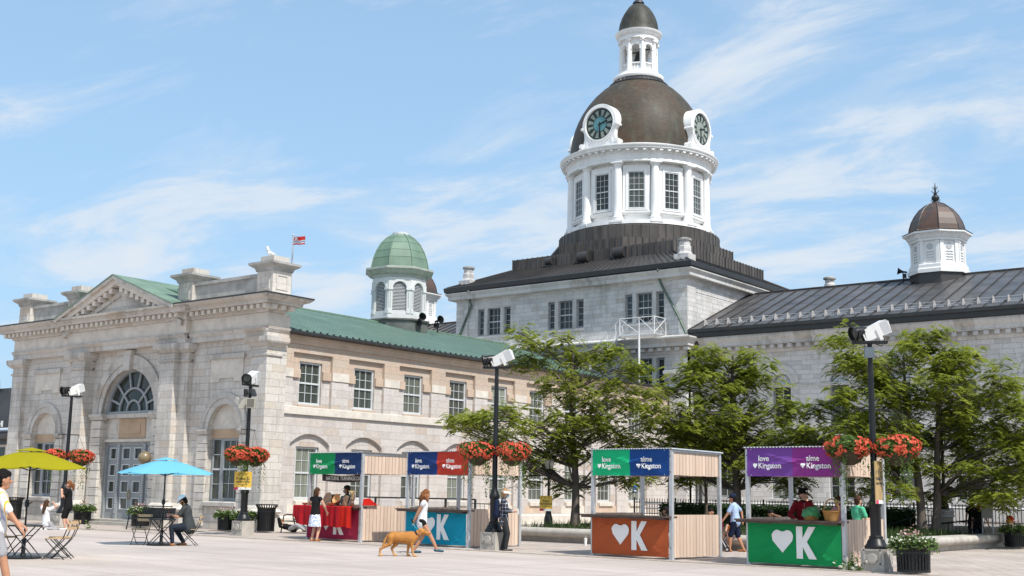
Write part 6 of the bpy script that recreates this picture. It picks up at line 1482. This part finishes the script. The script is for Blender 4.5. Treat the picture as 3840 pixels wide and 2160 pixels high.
    if hat:
        kind, m = hat; X = Rh @ V((1, 0, 0)); T = Matrix.Translation(hc*k) @ Rh.to_4x4() @ Matrix.Scale(k, 4); b = MB()
        if kind == 'cap':
            b.lathe([(.112, .055), (.114, .085), (.105, .12), (.075, .148), (.03, .16), (.0, .161)], (0, -.015, 0), m, 20, T=T, cap=False)
            b.prism([(-.085, .05), (-.075, .12), (-.04, .165), (0, .178), (.04, .165), (.075, .12), (.085, .05)], lambda u, v, d: (u, v, .062+d-(v-.05)*.25), 0, .008, m, T)
        elif kind == 'visor':
            b.lathe([(.108, .045), (.112, .085)], (0, -.01, 0), m, 22, T=T, cap=False); vs = []
            for j, r in enumerate((.108, .20)):
                for i in range(17): a = rad(-10+200*i/16); vs.append((r*.98*cos(a), r*(1.05 if j else 1)*sin(a)-.01, .075-.05*j-.01))
            b.add(vs+[(v[0], v[1], v[2]+.006) for v in vs], [(i, i+17, i+18, i+1) for i in range(16)]+[(34+i, 35+i, 52+i, 51+i) for i in range(16)]+[(17+i, 51+i, 52+i, 18+i) for i in range(16)], m, T)
        elif kind == 'shako':
            b.lathe([(.106, .04), (.112, .05), (.112, .15), (.100, .165), (.0, .168)], (0, -.012, 0), m, 22, T=T, cap=False); b.prism([(.03*cos(a), .10+.022*sin(a)) for a in [2*pi*i/10 for i in range(10)]], lambda u, v, d: (u, .10+d, v), 0, .012, STEEL, T)
        b.build('cap' if kind != 'visor' else 'visor', t, 40, False)
    if mask:
        fused('face_mask', [sc((h(0, .055, -.055), h(0, .072, -.05), .062, .050, 1., Rh @ V((1, 0, 0))))], mask, t, .012, 2)
    if collar: b = MB(); b.lathe([(.068*k, -.03), (.066*k, .035)], up(0, -.005, .535)*k, collar, 16, cap=False); b.build('collar', t, 60, False)
    t['_'] = 0; del t['_']
    return t, dict(up=lambda *a: up(*a)*k, h=lambda *a: h(*a)*k, wr=[q*k for q in wr], kn=[q*k for q in kn], an=[q*k for q in an])
TO_R = y_-pi/2            # faces along the picture's right
def stripes():
    m, nt, b = newmat('yellow white striped cloth'); k = NB(nt); X, Y, Z = k.sep(k.obj()); f_ = k.math('FRACT', k.math('MULTIPLY', k.math('ADD', X, Y), 8.5))
    c = k.ramp(f_, [(0., (.75, .74, .72)), (.30, (.70, .42, .05)), (.55, (.75, .74, .72)), (.62, (.55, .30, .22)), (.68, (.75, .74, .72)), (.8, (.42, .46, .58)), (.9, (.75, .74, .72))], 'CONSTANT'); k.l(c, b.inputs['Base Color']); b.inputs['Roughness'].default_value = .85; return m
def plaid():
    m, nt, b = newmat('navy plaid cloth'); k = NB(nt); X, Y, Z = k.sep(k.obj()); l1 = k.math('LESS_THAN', k.math('FRACT', k.math('MULTIPLY', k.math('ADD', X, k.math('MULTIPLY', Y, .8)), 11.)), .14); l2 = k.math('LESS_THAN', k.math('FRACT', k.math('MULTIPLY', Z, 10.)), .14)
    c = k.mix(k.math('MULTIPLY', k.math('ADD', l1, l2), .55, True), (.014, .018, .04), (.62, .62, .66)); k.l(c, b.inputs['Base Color']); b.inputs['Roughness'].default_value = .9; return m
def floral():
    m, nt, b = newmat('white and blue floral cloth'); k = NB(nt); n = k.noise(k.obj(), 13., 3, .6); Z = k.sep(k.obj())[2]; f_ = k.math('SUBTRACT', n, k.math('MULTIPLY', Z, .10))
    c = k.ramp(f_, [(.44, (.78, .79, .82)), (.47, (.30, .45, .72)), (.52, (.10, .20, .48)), (.55, (.78, .79, .82)), (.585, (.05, .05, .10)), (.60, (.78, .79, .82))], 'CONSTANT'); k.l(c, b.inputs['Base Color']); b.inputs['Roughness'].default_value = .85; return m
WT = cm('white cotton', (.74, .74, .75), var=.05); BT = cm('black cotton', (.012, .012, .013)); CH = cm('charcoal cotton', (.050, .054, .056)); JN = cm('dark jeans', (.020, .026, .038)); KH = cm('khaki cloth', (.30, .27, .2)); NAVY = cm('navy cloth', (.012, .018, .045)); LBL = cm('light blue cotton', (.36, .47, .66)); SCAR = cm('scarlet wool', (.21, .010, .016)); PNK = cm('pink shirting', (.68, .33, .37)); MINT = cm('mint green cotton', (.10, .47, .27)); OLIVE = cm('olive cloth', (.05, .06, .035)); DKG = cm('dark green cloth', (.030, .040, .032)); BRNL = M('tan leather', (.33, .13, .04), .5, .2, 8); TEALS = M('teal slip on shoes', (.012, .07, .11), .6, .2, 8); WSH = M('white trainers', (.7, .7, .68), .6, .1, 8); BSH = M('black leather', (.015, .014, .014), .4, .2, 8); MSK = cm('blue surgical mask', (.30, .52, .62)); LG = cm('grey cotton', (.33, .33, .34))
def W2(la, de): q = R0*la+F0*de; return (q.x, q.y)
# man in the striped shirt, walking in from the left edge
person('man in a yellow and white striped shirt walking at the left edge of the picture', (-16.96, 9.60, 0), TO_R+rad(18), 1.80, .06, None, 0, (-.16, .30, .98), (.26, .34, .93), (-.09, -.22, .10), (.1, .25, .075), (.1, 0), 'tan', stripes(), .24, .0, LG, .30, None, WSH, BLK, stout=1.06)
person('woman with long brown hair beside the man in the striped shirt', (-19.34, 10.94, 0), TO_R+rad(35), 1.64, 0, head=(.3, 0), top=PNK, tlen=.1, bottom=OLIVE, blen=.5, shoes=WSH, hair=BRN, hstyle='long')
person('kneeling woman in a white top adjusting her long dark hair', (-40.6, 24.9, 0), y_-rad(25), 1.62, -.10, (0, 0, .30), 0, (-.16, .08, 1.0), (.18, .12, 1.02), (-.12, -.10, .07), (.14, -.12, .07), (0, .12), 'fair', WT, .14, .08, LG, .8, None, WSH, BRN, 'long', kneeL=(-.2, 1, .15), kneeR=(.2, 1, .15), elL=(-1, .3, .1), elR=(1, .3, .1))
person('woman in black with a ponytail holding her hands to her face', (-40.3, 25.55, 0), pi/2+rad(48), 1.74, .02, None, 0, (-.08, .24, 1.36), (.10, .24, 1.33), (-.09, .03, .075), (.09, -.08, .09), (0, -.05), 'fair', BT, .16, .10, BT, .52, None, WSH, AUB, 'pony', stout=1.14, elL=(-.5, .2, -1), elR=(.5, .2, -1))
def seat_pos(c, la, de): q = c+r2*la+f2*de; return (q.x, q.y, 0)
mp_, jm = person('bearded man in a white cap seated under the blue umbrella', seat_pos(BB, .70, .03), y_+pi/2, 1.80, .22, (0, -.04, .52), 0, (-.12, .42, .80), (.10, .45, .80), (-.18, .32, .075), (.13, .10, .075), (0, .55), 'tan', CH, .20, .04, JN, .80, None, BRNL, BLK, hat=('cap', cm('pale blue cap', (.74, .80, .86))), stout=1.22, kneeL=(-.3, .8, .6), kneeR=(.3, .8, .6))
fused('beard', [(jm['h'](0, .05, -.07), jm['h'](0, .062, -.10), .055, .040), (jm['h'](-.06, .02, -.03), jm['h'](.06, .02, -.03), .035, .035)], BLK, mp_, .013, 2)
# sleeper beside the bin
t, _ = person('person in a black jacket lying on the paving beside the litter bin', (-34.05, 30.85, .10), rad(-90), 1.68, -1.42, (0, 0, .08), 0, (-.2, -.50, .16), (.16, -.42, .2), (-.1, .78, .05), (.12, .76, .06), (.3, .3), 'fair', BT, .5, .05, LG, .8, None, BSH, AUB, 'bob', kneeL=(0, 0, 1), kneeR=(.2, 0, 1))
person('woman in a black top and blue floral skirt shopping at the first stall', (-28.5, 26.75, 0), rad(8), 1.64, .03, None, 0, (-.30, .30, 1.10), (.22, .30, .96), (-.10, 0, .085), (.09, .02, .085), (-.5, .1), 'fair', BT, .03, .02, None, 0, (floral(), -.42, .22), BRNL, BRN, 'bob', elL=(-1, -.2, -.1), elR=(.9, -.6, -.2), face=False)
mv, jv = person('masked vendor in a dark green cap and shirt inside the first stall', (-29.55, 29.15, 0), pi+rad(-30), 1.73, .0, None, 0, (-.15, .25, 1.0), (.15, .25, 1.0), head=(-.35, .05), skin='tan', top=DKG, tlen=.2, bottom=JN, blen=.8, shoes=BSH, hair=BRN, hat=('cap', DKG), mask=cm('grey mask', (.36, .40, .42)))
pw, jw = person('curly haired woman in a white top walking a dog', (-21.7, 24.2, 0), TO_R, 1.66, .10, (0, 0, .875), 0, (-.08, -.22, .80), (.10, -.24, .82), (-.09, -.20, .085), (.09, .42, .13), (.1, .10), 'tan', WT, .07, .09, BT, .10, None, TEALS, AUB, 'curly', elL=(-.3, -1, 0), elR=(.3, -1, 0))
pv_, jp = person('woman in a white visor, blue mask and plaid shirt beside the black pole', (-21.35, 27.25, 0), TO_R+rad(4), 1.70, .0, None, 0, (-.12, .28, 1.08), (.10, .30, 1.10), (-.08, -.03, .07), (.09, .06, .07), (-.05, .08), 'fair', plaid(), .45, .10, cm('dark grey leggings', (.035, .037, .040)), .82, None, BSH, cm('sandy hair', (.35, .22, .11)), 'short', ('visor', cm('cream visor', (.72, .66, .56))), MSK)
fused('backpack', [(jp['up'](0, -.20, .42), jp['up'](0, -.21, .10), .12, .14, .7, V((1, 0, 0)))], NAVY, pv_, .018, 3)
b = MB(); b.lathe([(.03, 0), (.03, .12), (.012, .15), (.012, .18)], jp['wr'][1]+V((0, .09, -.09)), M('clear bottle', (.7, .74, .74), .1, .05, 4, alpha=.6), 12)
bt_ = thing('water_bottle', 'clear water bottle held by the woman in the visor', 'bottle', pv_.location, pv_.rotation_euler.z); b.build('bottle', bt_, 50, False)
# people sitting on the low wall and round the last stalls
person('dark haired woman sitting on the low wall behind the orange banner, nearer the middle post', (-19.72, 33.5, 0), pi*.5+rad(20), 1.62, .05, (0, 0, .50), 0, (-.1, .3, .62), (.12, .3, .62), (-.12, .45, .075), (.1, .4, .075), (0, .1), 'brown', BT, .2, .03, JN, .8, None, BSH, BLK, 'bun')
person('dark haired person sitting on the low wall behind the wooden side of the orange stall', (-18.15, 33.5, 0), pi, 1.62, .05, (0, 0, .49), 0, None, None, (-.12, .45, .075), (.1, .42, .075), (.1, .05), 'tan', NAVY, .3, .03, JN, .8, None, BSH, BLK, 'bun')
person('man in a light blue shirt and navy cap leaning on a stroller', (-16.95, 32.75, 0), y_+rad(60), 1.66, .10, None, 0, (-.30, .30, .92), (.34, -.10, .95), (-.10, .16, .075), (.12, -.20, .09), (.05, .1), 'tan', LBL, .2, .0, NAVY, .40, None, BRNL, BLK, 'short', ('cap', NAVY), elR=(1, -.3, .2), stout=1.08)
mo, jo = person('seated person in a black and orange shirt behind the man in light blue', (-17.35, 33.5, 0), pi+rad(-15), 1.64, .16, (0, 0, .50), 0, (-.12, .34, .46), (.14, .36, .46), (-.14, .44, .075), (.22, .52, .2), (0, .2), 'fair', BT, .16, .03, BT, .2, None, BSH, BRN)
b = MB(); b.cbox(jo['up'](0, .165, .22), (.24, .02, .14), M('orange print', (.75, .25, .03), .7, .1, 30), (-.16, 0, 0)); b.build('shirt_print', mo, None, False)
person('man with one hand over his forehead sitting behind the green banner stall', (-16.2, 33.6, 0), pi+rad(10), 1.66, .12, (0, 0, .46), 0, (-.10, .19, 1.13), (.14, .3, .55), (-.12, .45, .075), (.1, .42, .075), (.1, .15), 'brown', DKG, .2, .03, JN, .8, None, BSH, BLK, elL=(-1, .4, -.2))
gd, jg = person('guard in a scarlet tunic and black cap behind the counter of the last stall', (-12.80, 28.3, 0), pi+rad(38), 1.80, .0, None, 0, (.02, .28, 1.22), (.24, .22, 1.04), head=(.5, .05), skin='fair', top=SCAR, tlen=.52, hem=.06, bottom=BT, blen=.8, shoes=BSH, hair=BRN, hat=('shako', BLK), collar=BLK)
b = MB(); U = jg['up']
for i in range(10): b.ell(U(0, .135 if i < 6 else .115, .10+i*.042), (.011, .009, .011), STEEL, 8, 6)
b.build('buttons', gd, None, False)
b = MB()
for s in (-1, 1): b.ell(U(s*.18, 0, .55), (.075, .05, .018), BLK, 10, 6)
b.build('epaulettes', gd, 60, False); b = MB()
b.lathe([(.155, -.025), (.155, .03)], U(0, 0, .06), WT, 24, cap=False); b.build('belt', gd, 60, False)
person('brown haired boy in dark clothes standing behind the guard', (-13.95, 30.9, 0), TO_R+rad(10), 1.66, .02, head=(-.1, .05), skin='fair', top=BT, tlen=.2, bottom=KH, blen=.4, shoes=WSH, hair=BRN)
person('laughing woman in a pink striped shirt at the end of the last stall', (-12.06, 28.75, 0), y_+pi/2+rad(25), 1.64, .04, None, 0, (-.2, .3, 1.0), (.2, .25, 1.0), head=(0, 0), skin='fair', top=PNK, tlen=.5, hem=.05, bottom=JN, blen=.8, shoes=WSH, hair=BRN, hstyle='bun')
person('boy in a mint green shirt holding a drink behind the last stall', (-12.50, 31.0, 0), TO_R+rad(25), 1.66, .03, None, 0, (-.12, .30, 1.1), (.12, .32, 1.12), head=(-.1, .0), skin='fair', top=MINT, tlen=.2, hem=.03, bottom=KH, blen=.4, shoes=WSH, hair=BRN)
person('person in a black shirt bending over behind the pale board', (-13.93, 45.9, 0), rad(10), 1.62, .35, (0, 0, .82), 0, None, (.32, .3, .75), (-.1, 0, .075), (.1, .05, .075), (0, .5), 'fair', BT, .2, .06, NAVY, .5, None, BSH, AUB, 'short', face=False)
person('person with long dark hair beside the one bending over at the pale board', (-14.3, 46.4, 0), rad(30), 1.62, .0, head=(.4, 0), skin='fair', top=BT, tlen=.12, bottom=JN, blen=.8, shoes=BSH, hair=BRN, hstyle='long')
# ------------------------------------------------------------------ dog
def coat():
    m, nt, b = newmat('golden dog coat'); k = NB(nt); o = k.obj(); Z = k.sep(o)[2]; n = k.noise(k.scale(o, (14, 4, 14)), 3., 5, .65); n2 = k.noise(o, 4., 3)
    c = k.ramp(k.math('ADD', k.math('MULTIPLY', n, .5), k.math('MULTIPLY', n2, .5)), [(.3, (.30, .115, .028)), (.55, (.46, .205, .055)), (.75, (.58, .32, .12))])
    c = k.mix(k.ramp(k.math('ADD', Z, k.math('MULTIPLY', n2, .12)), [(.04, .7), (.34, .0)]), c, (.62, .40, .20)); k.l(c, b.inputs['Base Color']); b.inputs['Roughness'].default_value = .8; b.inputs['Specular IOR Level'].default_value = .15
    k.bump(n, .8, .02, b); return m
gold = coat(); cream = M('cream dog fur', (.66, .47, .28), .7, .15, 8)
dg = thing('dog', 'golden dog on a blue lead walking beside the woman in white', 'dog', (-20.95, 22.70, 0), TO_R); k = .92
X1 = V((1, 0, 0)); q = []
q += [((0, -.30, .52), (0, -.05, .50), .125, .128, 1.08, X1), ((0, -.05, .50), (0, .20, .49), .128, .155, 1.12, X1), ((0, .20, .49), (0, .30, .53), .15, .11, 1.05, X1), ((0, .27, .55), (0, .44, .655), .10, .078), ((0, .46, .67), (0, .52, .665), .088, .076), ((0, .55, .65), (0, .67, .615), .052, .036, .9, X1), ((0, .68, .618), (0, .69, .618), .026, .022), ((0, .55, .62), (0, .63, .575), .035, .022)]
for s, fy in ((-1, .12), (1, -.20)):   # hind legs: knee forward, hock back
    q += [((s*.07, -.34, .50), (s*.08, -.27+fy*.5, .33), .095, .062), ((s*.08, -.27+fy*.5, .33), (s*.075, -.44+fy*.9, .20), .055, .032), ((s*.075, -.44+fy*.9, .20), (s*.075, -.40+fy*1.15, .05), .030, .025), ((s*.075, -.40+fy*1.15, .03), (s*.075, -.33+fy*1.15, .025), .030, .027)]
for s, fy in ((-1, -.10), (1, .06)):
    q += [((s*.075, .22, .45), (s*.08, .19+fy*.6, .28), .068, .045), ((s*.08, .19+fy*.6, .28), (s*.08, .21+fy*1.1, .06), .038, .027), ((s*.08, .22+fy*1.1, .03), (s*.08, .29+fy*1.1, .025), .030, .028)]
q += [((0, -.42, .56), (0, -.50, .44), .040, .036), ((0, -.50, .44), (0, -.56, .24), .036, .034), ((0, -.56, .24), (0, -.66, .13), .034, .018)]
fused('body', [(V(a)*k, V(b_)*k, *r) for a, b_, *r in q], gold, dg, .013, 4)
for s in (-1, 1): fused('ear', [(V((s*.078, .45, .70))*k, V((s*.092, .44, .60))*k, .032, .036, .4, V((0, 1, 0)))], M('brown dog ear', (.30, .125, .04), .7, .2, 8), dg, .011, 2)
b = MB(); b.ell((0, .715*k, .625*k), (.018, .014, .014), BLK, 8, 6); b.build('nose', dg, 180, False)
for s in (-1, 1): b = MB(); b.ell((s*.05*k, .575*k, .69*k), (.010, .010, .010), EYE, 8, 6); b.build('eye', dg, 180, False)
fused('tail_tip', [(V((0, -.64, .145))*k, V((0, -.69, .12))*k, .024, .012)], WT, dg, .01, 1)
b = MB(); b.lathe([(.093, -.018), (.09, .018)], (0, 0, 0), NAVY, 18, cap=False, T=Matrix.Translation((0, .35*k, .605*k)) @ Matrix.Rotation(rad(-58), 4, 'X')); b.build('collar', dg, 60, False)
Md = Matrix.Translation(dg.location) @ Matrix.Rotation(TO_R, 4, 'Z'); Mw = Matrix.Translation(pw.location) @ Matrix.Rotation(TO_R, 4, 'Z')
a = Md @ V((0, .34, .66)); c = Mw @ (jw['wr'][1]+V((0, -.07, -.03)))
ls = thing('dog_lead', 'blue dog lead from the collar to the hand of the woman in white', 'lead', c); b = MB(); b.tube([V((0, 0, 0)), (a-c)*.5+V((0, 0, -.03)), a-c], .011, M('blue lead webbing', (.01, .30, .42), .6, .1, 9), 6); b.build('webbing', ls, 60, False); b = MB(); b.tube([V((0, 0, .05)), (a-c)*.22], .02, BLK, 6); b.build('handle', ls, 60, False)
# things carried on or next to the last stall
def on4(x, y, z): c, s = cos(rad(-2.2)), sin(rad(-2.2)); return (-13.71+x*c-y*s, 27.03+x*s+y*c, z)
def weave():
    m, nt, b = newmat('golden wicker'); k = NB(nt); X, Y, Z = k.sep(k.obj()); a = k.math('ARCTAN2', Y, X); w_ = k.math('SINE', k.math('MULTIPLY', a, 26.)); z_ = k.math('SINE', k.math('MULTIPLY', Z, 170.)); h = k.math('MULTIPLY', w_, z_)
    c = k.ramp(k.math('ADD', k.math('MULTIPLY', h, .5), .5), [(0., (.13, .055, .012)), (.5, (.42, .20, .04)), (1., (.62, .34, .08))]); k.l(c, b.inputs['Base Color']); b.inputs['Roughness'].default_value = .5; k.bump(h, .8, .01, b); return m
WICK = weave()
t = thing('wicker_basket', 'golden wicker basket with tall handle on the counter of the last stall', 'basket', on4(2.22, .0, 1.092)); b = MB(); b.lathe([(.15, 0), (.165, .06), (.195, .20), (.21, .215), (.21, .235), (.185, .22), (.14, .02)], (0, 0, 0), WICK, 26); b.build('basket', t, 50, False)
b = MB(); b.tube([(.185*cos(a), 0, .20+.30*sin(a)) for a in [pi*i/14 for i in range(15)]], .016, WICK, 8); b.build('handle', t, 60, False)
t = thing('wicker_basket', 'low wicker basket under a crumpled green cloth on the counter', 'basket', on4(1.70, .02, 1.092)); b = MB(); b.lathe([(.15, 0), (.18, .11), (.14, .1)], (0, 0, 0), WICK, 24); b.build('basket', t, 50, False)
rg = random.Random(12); b = MB(); vs = []; n = 26
for j in range(9):
    for i in range(n): a = 2*pi*i/n; ph_ = j/8*pi/2; r = .205*cos(ph_)**.7*(1+.10*sin(a*5+j)+.06*sin(a*9-j*1.3)); vs.append((r*cos(a)+.02*j/8, r*sin(a), .09+.21*sin(ph_)+.02*sin(a*4+j*2)))
gb = MB(); gb.add(vs, [(j*n+i, j*n+(i+1) % n, (j+1)*n+(i+1) % n, (j+1)*n+i) for j in range(8) for i in range(n)], M('green ripstop cloth', (.035, .19, .06), .45, .25, 6)); gb.build('cloth_cover', t, 50, False)
t = thing('stroller', 'pink folding stroller beside the orange stall', 'stroller', (-17.45, 32.55, 0), y_+rad(70)); b = MB(); PK = cm('hot pink canvas', (.62, .02, .14))
b.prism([(-.25, .35), (.0, .32), (.16, .75), (.10, .98), (-.12, 1.0), (-.28, .86), (-.08, .72)], lambda u, v, d: (d, -u, v), -.2, .2, PK); b.build('seat', t, None, False); b = MB()
for s in (-.22, .22): b.tube([(s, -.32, .08), (s, .20, .95), (s, .30, 1.02)], .013, STEEL); b.tube([(s, .30, .08), (s, -.18, .7)], .013, STEEL)
b.build('frame', t, 60, False)
for s in (-.22, .22):
    for y in (-.32, .30): w2_ = MB(); w2_.lathe([(.03, -.03), (.075, -.025), (.075, .025), (.03, .03)], (0, 0, 0), BLK, 16, T=Matrix.Translation((s, y, .075)) @ Matrix.Rotation(pi/2, 4, 'Y')); w2_.lathe([(.04, -.032), (.04, .032)], (0, 0, 0), STEEL, 12, T=Matrix.Translation((s, y, .075)) @ Matrix.Rotation(pi/2, 4, 'Y')); w2_.build('wheel', t, 40, False)
t = thing('backpack', 'red and yellow child backpack on the ledge by the pale board', 'bag', (-13.1, 46.9, .64)); fused('bag', [(V((0, 0, .1)), V((0, 0, .32)), .16, .14, .7, V((1, 0, 0)))], cm('red bag cloth', (.45, .04, .02)), t, .02, 3); fused('pocket', [(V((.0, -.10, .08)), V((0, -.10, .22)), .10, .09, .5, V((1, 0, 0)))], cm('yellow bag cloth', (.65, .33, .03)), t, .02, 3)
